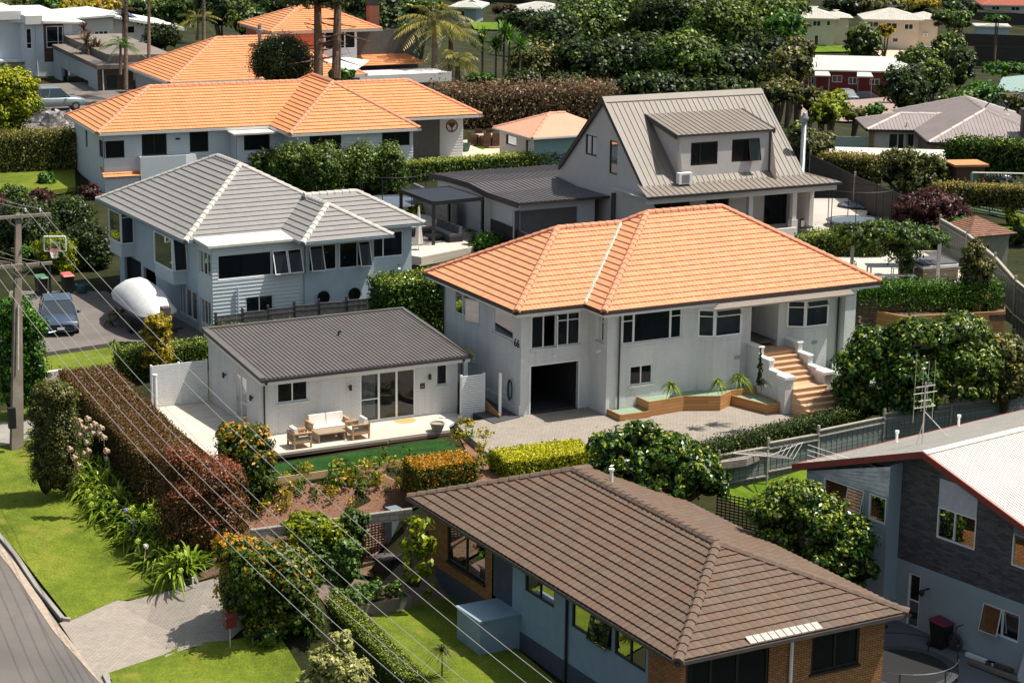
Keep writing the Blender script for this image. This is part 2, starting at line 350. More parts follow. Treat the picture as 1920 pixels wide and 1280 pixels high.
def metal_face(mb,poly,sp=.2,w=.05,hgt=.035):
 o,u,v,nn,P=plane2d(poly);pt=lambda q,h:o+u*q[0]+v*q[1]+nn*h;mb.face([pt(q,0)for q in P],[(q[0],q[1])for q in P])
 u0=min(q[0]for q in P);u1=max(q[0]for q in P);i=math.ceil((u0+.02)/sp)
 while i*sp<u1-.02:
  x=i*sp;T=clip(clip(P,0,x-w/2,True),0,x+w/2,False)
  if len(T)>=3:
   lo=max([q[1]for q in T if abs(q[0]-T[0][0])<9][:0]or[min(q[1]for q in T)]);hi=min(max(q[1]for q in T if q[0]<x)if any(q[0]<x for q in T)else 9e9,max(q[1]for q in T if q[0]>x)if any(q[0]>x for q in T)else 9e9)
   if hi<9e8 and hi>lo+.05:
    a,b,c,d=(x-w/2,0),(x-w/4,hgt),(x+w/4,hgt),(x+w/2,0)
    for p_,q_ in((a,b),(b,c),(c,d)):mb.face([pt((p_[0],lo),p_[1]),pt((q_[0],lo),q_[1]),pt((q_[0],hi),q_[1]),pt((p_[0],hi),p_[1])],[(p_[0],lo),(q_[0],lo),(q_[0],hi),(p_[0],hi)])
    mb.face([pt((a[0],lo),0),pt((b[0],lo),hgt),pt((c[0],lo),hgt),pt((d[0],lo),0)])
  i+=1
def caps(mb,p,q,r=.12,seg=.4,flat=False):
 p=np.array(p,float);q=np.array(q,float);d=q-p;L=np.linalg.norm(d);d/=L;s_=np.cross(d,[0,0,1.]);s_/=np.linalg.norm(s_);up=np.cross(s_,d);n=max(1,round(L/seg));sg=L/n
 angs=[-100,-60,-20,20,60,100]if not flat else[-75,0,75]
 for i in range(n):
  a=p+d*sg*i;b=p+d*(sg*(i+1)+.03);ra,rb=r*1.13,r*.93
  A=[a+(s_*math.sin(math.radians(t))+up*math.cos(math.radians(t)))*ra-up*r*.35 for t in angs];Bq=[b+(s_*math.sin(math.radians(t))+up*math.cos(math.radians(t)))*rb-up*r*.35 for t in angs]
  for j in range(len(angs)-1):mb.face([A[j],A[j+1],Bq[j+1],Bq[j]],[(i*.2,.1),(i*.2+.1,.1),(i*.2+.1,.25),(i*.2,.25)])
  mb.face(A)
def hip_roof(fr,rf,cp,a0,a1,b0,b1,ze,tan,face=tile_face,ends='hh',axis='a',kw={},faces='flrk',capkw={},caps_on=True):
 """rf/cp: MB for the cover and for the ridge; ends per long axis: h hip, g gable. Returns ridge height"""
 P=lambda a,b,z:fr.P(a,b,z)
 if axis=='a':h=(b1-b0)/2;s0=h if ends[0]=='h' else 0;s1=h if ends[1]=='h' else 0;zr=ze+h*tan;bm_=(b0+b1)/2;R0,R1=P(a0+s0,bm_,zr),P(a1-s1,bm_,zr)
 else:h=(a1-a0)/2;s0=h if ends[0]=='h' else 0;s1=h if ends[1]=='h' else 0;zr=ze+h*tan;am=(a0+a1)/2;R0,R1=P(am,b0+s0,zr),P(am,b1-s1,zr)
 c00,c10,c11,c01=P(a0,b0,ze),P(a1,b0,ze),P(a1,b1,ze),P(a0,b1,ze)
 if axis=='a':F={'f':[c00,c10,R1,R0],'k':[c11,c01,R0,R1],'l':[c01,c00,R0],'r':[c10,c11,R1]};hips=[(c00,R0),(c01,R0)]*(ends[0]=='h')+[(c10,R1),(c11,R1)]*(ends[1]=='h')
 else:F={'l':[c01,c00,R0,R1],'r':[c10,c11,R1,R0],'f':[c00,c10,R0],'k':[c11,c01,R1]};hips=[(c00,R0),(c10,R0)]*(ends[0]=='h')+[(c01,R1),(c11,R1)]*(ends[1]=='h')
 for k in faces:
  if axis=='a' and k=='l' and ends[0]=='g':continue
  if axis=='a' and k=='r' and ends[1]=='g':continue
  if axis=='b' and k=='f' and ends[0]=='g':continue
  if axis=='b' and k=='k' and ends[1]=='g':continue
  face(rf,F[k],**kw)
 if caps_on:
  for p,q in hips:caps(cp,p,q,**capkw)
  if np.linalg.norm(R1-R0)>.1:caps(cp,R0,R1,**capkw)
 return zr,R0,R1
def gutter(mb,pts,w_=.13,h_=.11,dz=-.02):
 for p,q in zip(pts[:-1],pts[1:]):
  p=np.array(p,float);q=np.array(q,float);d=q-p;L=np.linalg.norm(d);d/=L;s_=np.cross(d,[0,0,1.]);s_/=np.linalg.norm(s_)
  mb.box((p+q)/2+s_*w_/2*0+np.array([0,0,dz-h_/2]),(L+w_,w_,h_),d,s_)
def soffit(mb,fr,a0,a1,b0,b1,z):mb.face([fr.P(a0,b0,z),fr.P(a1,b0,z),fr.P(a1,b1,z),fr.P(a0,b1,z)])
# ---------------- palette ----------------
ORANGE=[(206,138,98),(216,148,104),(212,144,104),(222,156,110),(208,146,114)]
M_tile=tile_mat('orange_tile',ORANGE,.2,.33,blotch=(226,150,106))
M_tile2=tile_mat('orange_tile_warm',[(208,138,88),(218,146,92),(214,142,94),(222,154,100)],.24,.36,blotch=(226,150,100))
M_cap=mat('clay_cap',lin((212,142,108)),.8,.15,5)
M_btile=tile_mat('brown_tile',[(92,74,60),(100,80,65),(106,86,70),(97,78,65),(104,76,58)],.3,.345,blotch=(106,78,58),seam_=.3,odd=((0,0,0,0),(205,200,190)))
M_bcap=mat('brown_cap',lin((106,86,72)),.8,.25,6)
M_gtile=tile_mat('grey_tile',[(132,129,127),(139,136,134),(136,132,130)],.42,.37,blotch=(140,137,134),seam_=.08)
M_gcap=mat('grey_cap',lin((190,184,176)),.8,.2,5)
M_metal=mat('dark_metal_roof',lin((94,88,86)),.55,.12,1.2)
M_metal2=mat('taupe_metal_roof',lin((124,114,105)),.6,.1,1.0)
M_metal3=mat('charcoal_metal_roof',lin((92,86,87)),.6,.15,.8)
M_gut=mat('dark_gutter',lin((58,52,54)),.4,.1)
M_gutw=mat('white_gutter',lin((214,212,208)),.5,.05)
M_white=mat('white_paint',lin((232,232,230)),.5,.04)
M_wall=brick_mat('white_painted_brick',lin((226,226,224)),lin((220,220,218)),lin((208,209,208)),bump=.9)
M_wood=plank_mat('oiled_timber',lin((160,112,66)),lin((186,136,84)),.14)
M_deck=plank_mat('pale_deck',lin((186,174,160)),lin((208,196,182)),.14,gap=.06)
M_step=plank_mat('kwila_step',lin((184,146,112)),lin((210,174,140)),.14,gap=.07)
M_dark=mat('black_metal',(.015,.015,.017),.5)
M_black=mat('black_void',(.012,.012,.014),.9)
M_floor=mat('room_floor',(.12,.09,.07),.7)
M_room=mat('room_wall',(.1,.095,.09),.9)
M_curt=mat('pale_curtain',(.5,.58,.6),.9,.1,8)
M_glass=glass_mat('window_glass',refl=1.15,clear=.6);M_glassd=glass_mat('dark_glass',(.22,.25,.28),.65,.5)
M_conc=mat('concrete',lin((150,145,138)),.85,.2,1.5,bump=.3,dirt=lin((110,104,96)))
M_pave=brick_mat('herringbone_paving',lin((158,148,136)),lin((146,136,126)),lin((112,103,94)),.2,.1,bump=.4,ms=.008)
M_pebble=mat('pale_green_gravel',lin((140,160,135)),.9,.3,30,bump=.6)
M_soil=mat('dark_soil',lin((78,54,42)),.95,.4,8,bump=.6)
# ---------------- the white brick house 66 ----------------
H=Fr((0.39,88.46,0),28.3)
T66=thing('brick_house','white painted brick house with orange tiled hip roof, open garage and timber front steps','house',H.P(8,4,0))
def mk(mb,name,m,par,**k):return mb.build(name,m,par,**k)if mb.v else None
F1=Wall(H,'f',0.0);L1=Wall(H,'l',0.0);F2=Wall(H,'f',-1.53);S2=Wall(H,'l',3.4)
ZT=4.62
h_gar=(.5,2.87,-.05,2.11);h_w1=(.5,2.93,2.86,4.33)
h_l1=(3.9,6.5,3.2,4.27);h_l2=(.75,2.66,3.12,4.32);h_l3=(4.3,5.55,1.4,1.85)
h_big=(4.16,7.2,3.04,4.37);h_sm=(4.58,5.75,1.14,2.02);h_side=(-1.2,-.55,3.1,4.33)
wm=MB()
F1.skin(wm,0,3.4,-.4,ZT,[h_gar,h_w1],depth=.16)
L1.skin(wm,0,7.55,-.6,ZT,[h_l1,h_l2,h_l3],depth=.14)
S2.skin(wm,-1.53,0,-.4,ZT,[h_side])
PD0,PD1=10.88,12.35 # recessed porch
F2.skin(wm,3.4,PD0,-.4,ZT,[h_big,h_sm])
F2.skin(wm,PD1,16.1,.2,ZT,[])
pz=2.12
Wall(H,'r',PD0).skin(wm,-1.53,.6,pz-1,ZT)
WP=Wall(H,'l',PD1);WP.skin(wm,-1.53,.6,pz-1,ZT)
WD=Wall(H,'f',.6);h_door=(10.98,12.0,pz,pz+2.05);WD.skin(wm,PD0,PD1,pz-1,ZT,[h_door])
Wall(H,'k',7.55).skin(wm,0,3.4,-.4,ZT);Wall(H,'k',8.1).skin(wm,3.4,16.1,-.4,ZT);Wall(H,'r',16.1).skin(wm,-1.53,8.1,.5,ZT);Wall(H,'l',3.4).skin(wm,7.55,8.1,-.4,ZT)
# far corner pier standing proud at the right end
wm.lb(H,15.75,16.35,-1.95,-1.53,.2,ZT-.02)
mk(wm,'brick_wall',M_wall,T66)
pl=MB();L1.box(pl,.0,7.5,-.6,.42,0,.06);mk(pl,'plinth',M_wall,T66)
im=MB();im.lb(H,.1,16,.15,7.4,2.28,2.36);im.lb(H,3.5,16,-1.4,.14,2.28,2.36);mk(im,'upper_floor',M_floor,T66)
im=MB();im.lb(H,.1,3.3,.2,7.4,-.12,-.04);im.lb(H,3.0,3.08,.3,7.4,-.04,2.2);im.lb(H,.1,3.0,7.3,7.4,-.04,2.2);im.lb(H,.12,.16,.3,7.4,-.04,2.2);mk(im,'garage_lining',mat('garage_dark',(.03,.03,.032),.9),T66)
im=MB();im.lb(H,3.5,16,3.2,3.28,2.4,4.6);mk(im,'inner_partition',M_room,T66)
gd=MB();F1.box(gd,.42,.5,-.05,2.17,-.1,.02);F1.box(gd,2.87,2.95,-.05,2.17,-.1,.02);F1.box(gd,.5,2.87,2.11,2.17,-.1,.02);mk(gd,'garage_frame',M_white,T66)
gd=MB();gd.lb(H,.55,2.82,.35,2.5,2.04,2.08);mk(gd,'garage_door',M_dark,T66)
F1.window(T66,h_w1,(.25,.5,.75),[(2,.77),(3,.77)],M_white,M_glass,sill=M_wall,sash=[(1,'r',1.15)],label='front window above the garage with one sash swung open')
L1.window(T66,h_l1,(.34,.67),[],M_white,M_glass,sill=M_wall,sash=[(0,'l',.35)])
L1.window(T66,h_l2,(),[],M_white,M_glass,sill=M_wall)
L1.window(T66,h_l3,(),[],M_white,M_glass,sill=M_wall)
F2.window(T66,h_big,(.19,.81),[(0,.76),(2,.76)],M_white,M_glass,sill=M_wall,mw=.09)
F2.window(T66,h_sm,(.5,),[],M_white,M_glass,sill=M_wall)
S2.window(T66,h_side,(),[(0,.76)],M_white,M_glass,sill=M_wall)
# bay windows
def bay(u0,u1,c0,dd,z0,z1,cur=None):
 pts=[(u0,0),(u0+c0,dd),(u1-.3,dd),(u1,.0)];wb=MB();Q=lambda p,z:F2.p(p[0],z,p[1])
 zb=z0-.1
 for p,q in zip(pts[:-1],pts[1:]):
  wb.face([Q(p,.1),Q(q,.1),Q(q,zb),Q(p,zb)]);
 wb.face([Q(p,zb)for p in pts]);wb.build('bay_wall',M_wall,T66)
 sb=MB();e=.06;sp=[(u0-e,0),(u0+c0-.02,dd+e),(u1-.28,dd+e),(u1+e,0)];sb.prism([Q(p,zb+.07)for p in sp],.12);sb.build('bay_sill',M_wall,T66)
 fm=MB();gm_=MB()
 for k,(p,q)in enumerate(zip(pts[:-1],pts[1:])):
  P0,P1=np.array(Q(p,0)),np.array(Q(q,0));d=P1-P0;L=np.linalg.norm(d);d/=L;nrm=np.cross(d,[0,0,1.])
  def bx(x0,x1,y0,y1,t=.05):fm.box(P0+d*(x0+x1)/2+np.array([0,0,(y0+y1)/2]),(x1-x0,t,y1-y0),d,nrm)
  bx(0,L,z0-.02,z0+.07,.08);bx(0,L,z1-.07,z1+.02,.08);bx(-.02,.07,z0+.07,z1-.07,.08);bx(L-.07,L+.02,z0+.07,z1-.07,.08);zt=z0+(z1-z0)*.74;bx(.07,L-.07,zt-.02,zt+.025)
  gm_.face([P0+d*.05+np.array([0,0,z0]),P1-d*.05+np.array([0,0,z0]),P1-d*.05+np.array([0,0,zt]),P0+d*.05+np.array([0,0,zt])])
  if k==1: # top light propped open
   a=P0+d*.06+np.array([0,0,z1-.05]);b_=P1-d*.06+np.array([0,0,z1-.05]);hh=z1-.05-zt;dn=-np.array([0,0,1.])*hh*.9+nrm*hh*.5
   gm_.face([a,b_,b_+dn,a+dn]);fm.bar(a,a+dn,.025,4);fm.bar(b_,b_+dn,.025,4);fm.bar(a+dn,b_+dn,.03,4)
  else:gm_.face([P0+d*.05+np.array([0,0,zt]),P1-d*.05+np.array([0,0,zt]),P1-d*.05+np.array([0,0,z1]),P0+d*.05+np.array([0,0,z1])])
 o=fm.build('bay_window',M_white,T66);gm_.build('glass_pane',M_glass,o)
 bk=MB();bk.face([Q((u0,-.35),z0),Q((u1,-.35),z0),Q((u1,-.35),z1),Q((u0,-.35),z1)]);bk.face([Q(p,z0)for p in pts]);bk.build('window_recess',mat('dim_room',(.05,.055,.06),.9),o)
 if cur:c=MB();n=10;[c.face([F2.p(cur[0]+(cur[1]-cur[0])*i/n,z0+.05,-.1-.05*(i%2)),F2.p(cur[0]+(cur[1]-cur[0])*(i+1)/n,z0+.05,-.1-.05*((i+1)%2)),F2.p(cur[0]+(cur[1]-cur[0])*(i+1)/n,z1-.1,-.1-.05*((i+1)%2)),F2.p(cur[0]+(cur[1]-cur[0])*i/n,z1-.1,-.1-.05*(i%2))])for i in range(n)];c.build('curtain',M_curt,o)
 tp=MB();tp.prism([Q(p,ZT)for p in pts],ZT-z1-.02);tp.build('bay_head',M_white,T66)
bay(8.04,10.35,.6,.42,3.0,4.25,(9.6,10.0))
bay(12.83,15.1,.7,.42,2.95,4.2)
# front door in the porch
dm=MB();WD.box(dm,h_door[0],h_door[1],pz,pz+2.05,-.1,-.05);dob=mk(dm,'front_door',M_white,T66)
dg=MB();WD.q(dg,11.1,11.75,pz+.75,pz+1.95,-.045);dg.build('glass_pane',M_glassd,dob)
# roof
rf,cp=MB(),MB();TN=.562;kw=dict(course=.335,rib=.1,amp=.022,lift=.04)
def tf(mb,poly,**k):tile_face(mb,poly,**kw)
ze=4.72;A0=-.5;lowr=7.22
P=H.P;bl0,bl1=-.45,8.45;hm=(bl0+bl1)/2;hw_=(bl1-bl0)/2
a0_=2.88;b0_,b1_=-2.05,8.65;h2=(b1_-b0_)/2;zr2=ze+h2*TN;a1_=17.65
R0=P(A0+hw_,hm,ze+hw_*TN);X=hw_+a0_ # where the low ridge dies into the main roof
R1=P(X,hm,ze+hw_*TN)
tf(rf,[P(A0,bl1,ze),P(A0,bl0,ze),R0]);vq=P(a0_+.0,bl0,ze)
tf(rf,[P(A0,bl0,ze),P(a0_,bl0,ze),R1,R0])
tf(rf,[P(X,bl1,ze),P(A0,bl1,ze),R0,R1])
mR0,mR1=P(a0_+h2,(b0_+b1_)/2,zr2),P(a1_-h2,(b0_+b1_)/2,zr2)
tf(rf,[P(a0_,b1_,ze),P(a0_,b0_,ze),mR0]);tf(rf,[P(a0_,b0_,ze),P(a1_,b0_,ze),mR1,mR0]);tf(rf,[P(a1_,b0_,ze),P(a1_,b1_,ze),mR1]);tf(rf,[P(a1_,b1_,ze),P(a0_,b1_,ze),mR0,mR1])
for p,q in((P(A0,bl0,ze),R0),(P(A0,bl1,ze),R0),(R0,R1),(P(a0_,b0_,ze),mR0),(R1,mR0),(mR0,mR1),(P(a1_,b0_,ze),mR1),(P(a1_,b1_,ze),mR1)):
 caps(cp,np.array(p)+np.array([0,0,.04]),np.array(q)+np.array([0,0,.04]),.15,.4)
ro=mk(rf,'tiled_roof',M_tile,T66);mk(cp,'ridge_capping',M_cap,ro)
va=MB();va.bar(P(a0_+.02,bl0+.02,ze+.06),P(X,hm,ze+hw_*TN+.06),.075,5);va.build('valley_flashing',mat('pale_flashing',lin((196,196,180)),.7,.4,8),ro)
gm_=MB();gutter(gm_,[P(A0,bl1,ze),P(A0,bl0,ze),P(a0_,bl0,ze),P(a0_,b0_,ze),P(a1_,b0_,ze),P(a1_,b1_,ze)]);mk(gm_,'gutter',M_gut,T66)
sf=MB();soffit(sf,H,A0,a0_,bl0,bl1,ze-.12);soffit(sf,H,a0_,a1_,b0_,b1_,ze-.12);mk(sf,'soffit',M_white,T66)
fs=MB()
for p,q in((P(A0+.05,bl1,0),P(A0+.05,bl0+.05,0)),(P(A0+.05,bl0+.05,0),P(a0_,bl0+.05,0)),(P(a0_+.05,bl0,0),P(a0_+.05,b0_+.05,0)),(P(a0_+.05,b0_+.05,0),P(a1_-.05,b0_+.05,0))):
 d=(q-p);L=np.linalg.norm(d);d/=L;fs.box((p+q)/2+np.array([0,0,ze-.19]),(L,.03,.15),d,np.cross(d,[0,0,1.]))
mk(fs,'fascia',M_white,T66)
# retracted awning along the right half
aw=MB();a,b=F2.p(8.0,4.42,1.25),F2.p(15.6,4.42,1.25);t0,t1=F2.p(8.9,4.5,.4),F2.p(15.9,4.5,.4);aw.hexa([a,b,t1,t0,np.array(a)+[0,0,.06],np.array(b)+[0,0,.06],np.array(t1)+[0,0,.06],np.array(t0)+[0,0,.06]]);mk(aw,'awning',mat('taupe_canvas',lin((128,116,106)),.8,.1),T66)
dpm=MB()
for u in(3.98,15.62):dpm.bar(F2.p(u,ze-.15,.35),F2.p(u,ze-.15,.08),.05,6);dpm.bar(F2.p(u,ze-.15,.08),F2.p(u,.1 if u<9 else.9,.08),.045,6)
dpm.bar(L1.p(7.35,ze-.15,.08),L1.p(7.35,.3,.08),.045,6);mk(dpm,'downpipe',M_gut,T66)
# street number
def text(s_,P0,ux,uz,size,m,name,parent,thick=.02):
 cu=bpy.data.curves.new(name,'FONT');cu.body=s_;cu.size=size;cu.extrude=thick/2;cu.resolution_u=3
 o=bpy.data.objects.new(name,cu);COL.objects.link(o);bpy.context.view_layer.update();dg_=bpy.context.evaluated_depsgraph_get();me=bpy.data.meshes.new_from_object(o.evaluated_get(dg_));bpy.data.objects.remove(o)
 o=bpy.data.objects.new(name,me);COL.objects.link(o);ux=np.array(ux,float);uz=np.array(uz,float);nn=np.cross(ux,uz)
 me.transform(Matrix(((ux[0],uz[0],nn[0],0),(ux[1],uz[1],nn[1],0),(ux[2],uz[2],nn[2],0),(0,0,0,1))));off=wl(parent)
 me.transform(Matrix.Translation(Vector(tuple(np.array(P0)-off))));me.materials.append(m)
 if parent:o.parent=parent
 o['wl']=tuple(off);return o
text('66',L1.p(.62,2.95,.02),-H.B,(0,0,1),.52,M_dark,'house_number',T66)
sp_=MB()
for u,z in((1.6,2.5),(.02,2.45)):sp_.lathe(F1.p(u,z,.08),[(.03,.06),(.07,0),(.05,-.08)],8)
mk(sp_,'security_light',M_white,T66)
cm=MB();cm.bar(S2.p(-1.0,2.75,0),S2.p(-1.0,2.68,.22),.05,8);mk(cm,'security_camera',M_white,T66)
vt=MB()
for u,z in((9.9,1.95),(14.1,2.2)):vt.lb(H,u-.15,u+.15,-1.53-.44,-1.53-.4,z-.08,z+.08)
mk(vt,'wall_vent',mat('vent_grey',lin((150,160,166)),.7),T66)
# steps, side walls, piers
st=MB();sa0,sa1=10.95,12.75
n=12;rise=pz/n;tread=.3;b=-1.53
st.lb(H,PD0,PD1+.3,-1.6,.55,pz-.3,pz);st.lb(H,PD0,sa1,-2.35,-1.6,pz-.3,pz-.002)
y0=-2.35
for i in range(1,6):st.lb(H,sa0,sa1,y0-tread*i,y0-tread*(i-1),-.2,pz-rise*i);st.lb(H,sa0,sa1,y0-tread*i-.025,y0-tread*i+.002,pz-rise*i-.035,pz-rise*i+.003)
yl=y0-tread*5;zl=pz-rise*6;st.lb(H,sa0,sa1,yl-1.0,yl,-.2,zl);st.lb(H,sa0,sa1,yl-1.025,yl-.998,zl-.035,zl+.003)
yb=yl-1.0
for i in range(1,6):
 z=zl-rise*i;st.lb(H,sa0-.05,sa1+.6,yb-tread*i,yb-tread*(i-1),-.25,z);st.lb(H,sa0-.07,sa1+.62,yb-tread*i-.025,yb-tread*i+.002,z-.035,z+.003)
mk(st,'front_steps',M_step,T66)
wl_=MB();cpw=MB()
for u in(sa0-.28,sa1+.02):
 segs=[(-1.5,-2.55,2.42),(-2.55,-3.35,2.0),(-3.35,-4.15,1.58),(-4.15,-4.85,1.45)]
 for q0,q1,z in segs[:3]:wl_.lb(H,u,u+.24,q1,q0,-.3,z);cpw.lb(H,u-.03,u+.27,q1-.04,q0,z+.001,z+.07)
 pz0=1.5;wl_.lb(H,u-.1,u+.34,-4.75,-4.2,-.3,pz0);cpw.lb(H,u-.17,u+.41,-4.82,-4.13,pz0+.001,pz0+.12)
mk(wl_,'step_wall',M_wall,T66);mk(cpw,'step_coping',M_white,T66)
# planters along the front
def boxring(name,pts,z0,z1,label,par=None,fill=M_pebble,t=.06):
 """timber edged bed; pts = (a,b) outline in frame H, front side open to the wall"""
 mb=MB();P_=[H.P(a,b,0)for a,b in pts]
 for p,q in zip(P_[:-1],P_[1:]):
  d=q-p;L=np.linalg.norm(d);d/=L;s_=np.cross(d,[0,0,1.]);mb.box((p+q)/2+np.array([0,0,(z0+z1)/2]),(L+t*.9,t,z1-z0),d,s_)
 root=solo(mb,name,M_wood,label,'planter')
 fm=MB();fm.prism([p+np.array([0,0,z1-.06])for p in P_],.2);fo=fm.build('gravel_fill',fill,root);return root
K1=[H.g(1138,768,0)[:2],H.g(1142,781,0)[:2],H.g(1200,771,0)[:2],(5.0,-1.55)]
boxring('planter_bed',[(3.5,-1.56),(3.5,-2.6),(4.95,-2.62),(4.95,-1.56)],-.05,.24,'small low timber planter of pale gravel beside the downpipe')
boxring('planter_bed',[(5.0,-1.56),(5.0,-2.5),(6.9,-2.35),(8.35,-3.0),(9.3,-2.45),(10.6,-2.45),(10.6,-1.56)],-.05,.62,'long angled timber planter of pale gravel under the bay window')
boxring('planter_bed',[(9.35,-2.5),(9.9,-4.4),(10.6,-4.4),(10.6,-2.48)],-.05,.4,'narrow timber planter against the left side wall of the front steps')
# hose on the wall
hs=MB();
for k in range(3):hs.tube([L1.p(.75+.16*math.cos(t)*(1+.1*k),.95+.42*math.sin(t)*(1+.06*k),.08+.03*k)for t in np.linspace(0,2*math.pi,17)],.02,5)
solo(hs,'garden_hose',mat('hose_teal',(.02,.09,.1),.5),'dark green hose coiled on the side wall by the garage corner','hose')
# ---------------- studio ----------------
S=Fr((-10.41,85.07,0),28.3);zd=-.13
TS=thing('garden_studio','low white brick studio with ribbed dark metal lean-to roof and sliding glass door','studio',S.P(4.5,3,zd))
SF=Wall(S,'f',0.);SL=Wall(S,'l',0.);wm=MB()
hw1=(.7,2.1,1.2,2.07);hsd=(4.5,7.12,zd+.02,2.05);hw2=(8.12,8.66,1.13,2.06);hdl=(1.7,3.25,zd+.05,1.95)
SF.skin(wm,0,9.15,-.8,2.35,[hw1,hsd,hw2]);SL.skin(wm,0,6.3,-.8,[(0,2.35),(6.3,2.93)],[hdl]);Wall(S,'r',9.15).skin(wm,0,6.3,-.8,[(0,2.35),(6.3,2.93)]);Wall(S,'k',6.3).skin(wm,0,9.15,-.8,2.93)
mk(wm,'brick_wall',M_wall,TS)
im=MB();im.lb(S,.05,9.1,.15,6.2,-.2,zd+.01);mk(im,'studio_floor',M_step,TS)
im=MB();im.lb(S,3.3,3.38,.2,6.2,zd,2.3);im.lb(S,7.6,7.68,.2,6.2,zd,2.3);mk(im,'inner_partition',mat('studio_room',(.35,.33,.32),.9),TS)
SF.window(TS,hw1,(.5,),[],M_white,M_glass,sill=M_wall);SF.window(TS,hw2,(),[],M_white,M_glassd,sill=M_wall)
M_clear=glass_mat('clear_glass',(.75,.75,.75),1.6,.9)
o=SF.window(TS,hsd,(.34,.66),[(0,.46)],M_white,M_clear,mw=.09,fr=.07,name='sliding_door',curtain=(M_curt,.03,.3))
SL.window(TS,hdl,(.5,),[(0,.42)],M_white,M_clear,name='sliding_door')
rf=MB();zf,zb=2.42,3.06;metal_face(rf,[S.P(-.12,-.3,zf),S.P(9.6,-.3,zf),S.P(9.6,6.55,zb),S.P(-.12,6.55,zb)],.19,.075,.04)
ro=mk(rf,'metal_roof',M_metal,TS)
fl=MB();e=.02
fl.hexa([S.P(-.17,-.3,zf-.1),S.P(.08,-.3,zf-.1),S.P(.08,6.58,zb-.1),S.P(-.17,6.58,zb-.1),S.P(-.17,-.3,zf+.06),S.P(.08,-.3,zf+.06),S.P(.08,6.58,zb+.06),S.P(-.17,6.58,zb+.06)])
fl.hexa([S.P(9.5,-.3,zf-.1),S.P(9.66,-.3,zf-.1),S.P(9.66,6.58,zb-.1),S.P(9.5,6.58,zb-.1),S.P(9.5,-.3,zf+.06),S.P(9.66,-.3,zf+.06),S.P(9.66,6.58,zb+.06),S.P(9.5,6.58,zb+.06)])
fl.lb(S,-.17,9.66,6.45,6.62,zb-.12,zb+.075);fl.build('flashing',M_metal,ro)
gm_=MB();gm_.lb(S,-.14,9.68,-.42,-.3,zf-.13,zf-.02);mk(gm_,'gutter',M_gut,TS)
fa=MB();fa.lb(S,-.1,9.6,-.29,-.26,zf-.3,zf-.05);fa.hexa([S.P(-.13,-.28,zf-.26),S.P(-.1,-.28,zf-.26),S.P(-.1,6.5,zb-.26),S.P(-.13,6.5,zb-.26),S.P(-.13,-.28,zf-.1),S.P(-.1,-.28,zf-.1),S.P(-.1,6.5,zb-.1),S.P(-.13,6.5,zb-.1)]);fa.face([S.P(-.1,-.28,zf-.15),S.P(9.6,-.28,zf-.15),S.P(9.6,6.5,zb-.15),S.P(-.1,6.5,zb-.15)]);mk(fa,'fascia',M_white,TS)
dp=MB()
for u in(.1,9.28):dp.bar(S.P(u,-.36,zf-.12),S.P(u,-.36,zf-.22),.05,6);dp.bar(S.P(u,-.36,zf-.22),S.P(u,-.08,zf-.3),.045,6);dp.bar(S.P(u,-.08,zf-.3),S.P(u,-.08,zd),.042,6)
mk(dp,'downpipe',M_gut,TS)
vt=MB();vt.bar(S.P(5.2,3.9,2.75),S.P(5.2,3.9,2.98),.045,6);vt.bar(S.P(5.2,3.9,2.98),S.P(5.3,3.8,3.02),.05,6);mk(vt,'roof_vent',M_gut,TS)
for(wl0,u,z)in((SL,4.15,1.55),(SL,.95,1.32),(SF,4.0,1.55),(SF,7.75,1.6)):
 mb=MB();wl0.box(mb,u-.05,u+.05,z-.12,z+.12,.08,.16);wl0.box(mb,u-.03,u+.03,z-.03,z+.03,0,.08);mk(mb,'wall_light',M_dark,TS)
sg=MB();SF.box(sg,7.33,7.55,1.08,1.32,.005,.03);sgo=mk(sg,'studio_sign',mat('sign_brown',lin((70,45,42)),.5),TS)
text('66',SF.p(7.36,1.14,.032),S.A,(0,0,1),.14,mat('sign_pink',lin((190,140,130)),.6),'sign_number',sgo,.006)
# deck in front and at the side
dk=MB();dk.prism([S.P(-.3,-2.55,zd),S.P(7.55,-2.5,zd),S.P(8.1,-.95,zd),S.P(8.1,-.02,zd),S.P(-.3,-.02,zd)],.1)
dk.prism([S.P(-2.9,-2.2,zd-.002),S.P(-.3,-2.0,zd-.002),S.P(-.02,0,zd-.002),S.P(-.02,6.2,zd-.002),S.P(-2.7,6.2,zd-.002)],.1)
DK=struct(dk,'deck',M_deck)
ed=MB();ed.lb(S,-.3,7.55,-2.53,-2.5,zd-.22,zd-.1);struct(ed,'deck_edge',mat('deck_fascia',lin((120,98,88)),.8))
pv=MB();pv.prism([S.P(7.6,-2.0,zd-.03),S.P(9.0,-.9,zd-.03),S.P(9.0,-.02,zd-.03),S.P(8.12,-.02,zd-.03),S.P(8.12,-.95,zd-.03)],.1);struct(pv,'path',mat('pale_concrete',lin((200,196,190)),.8))
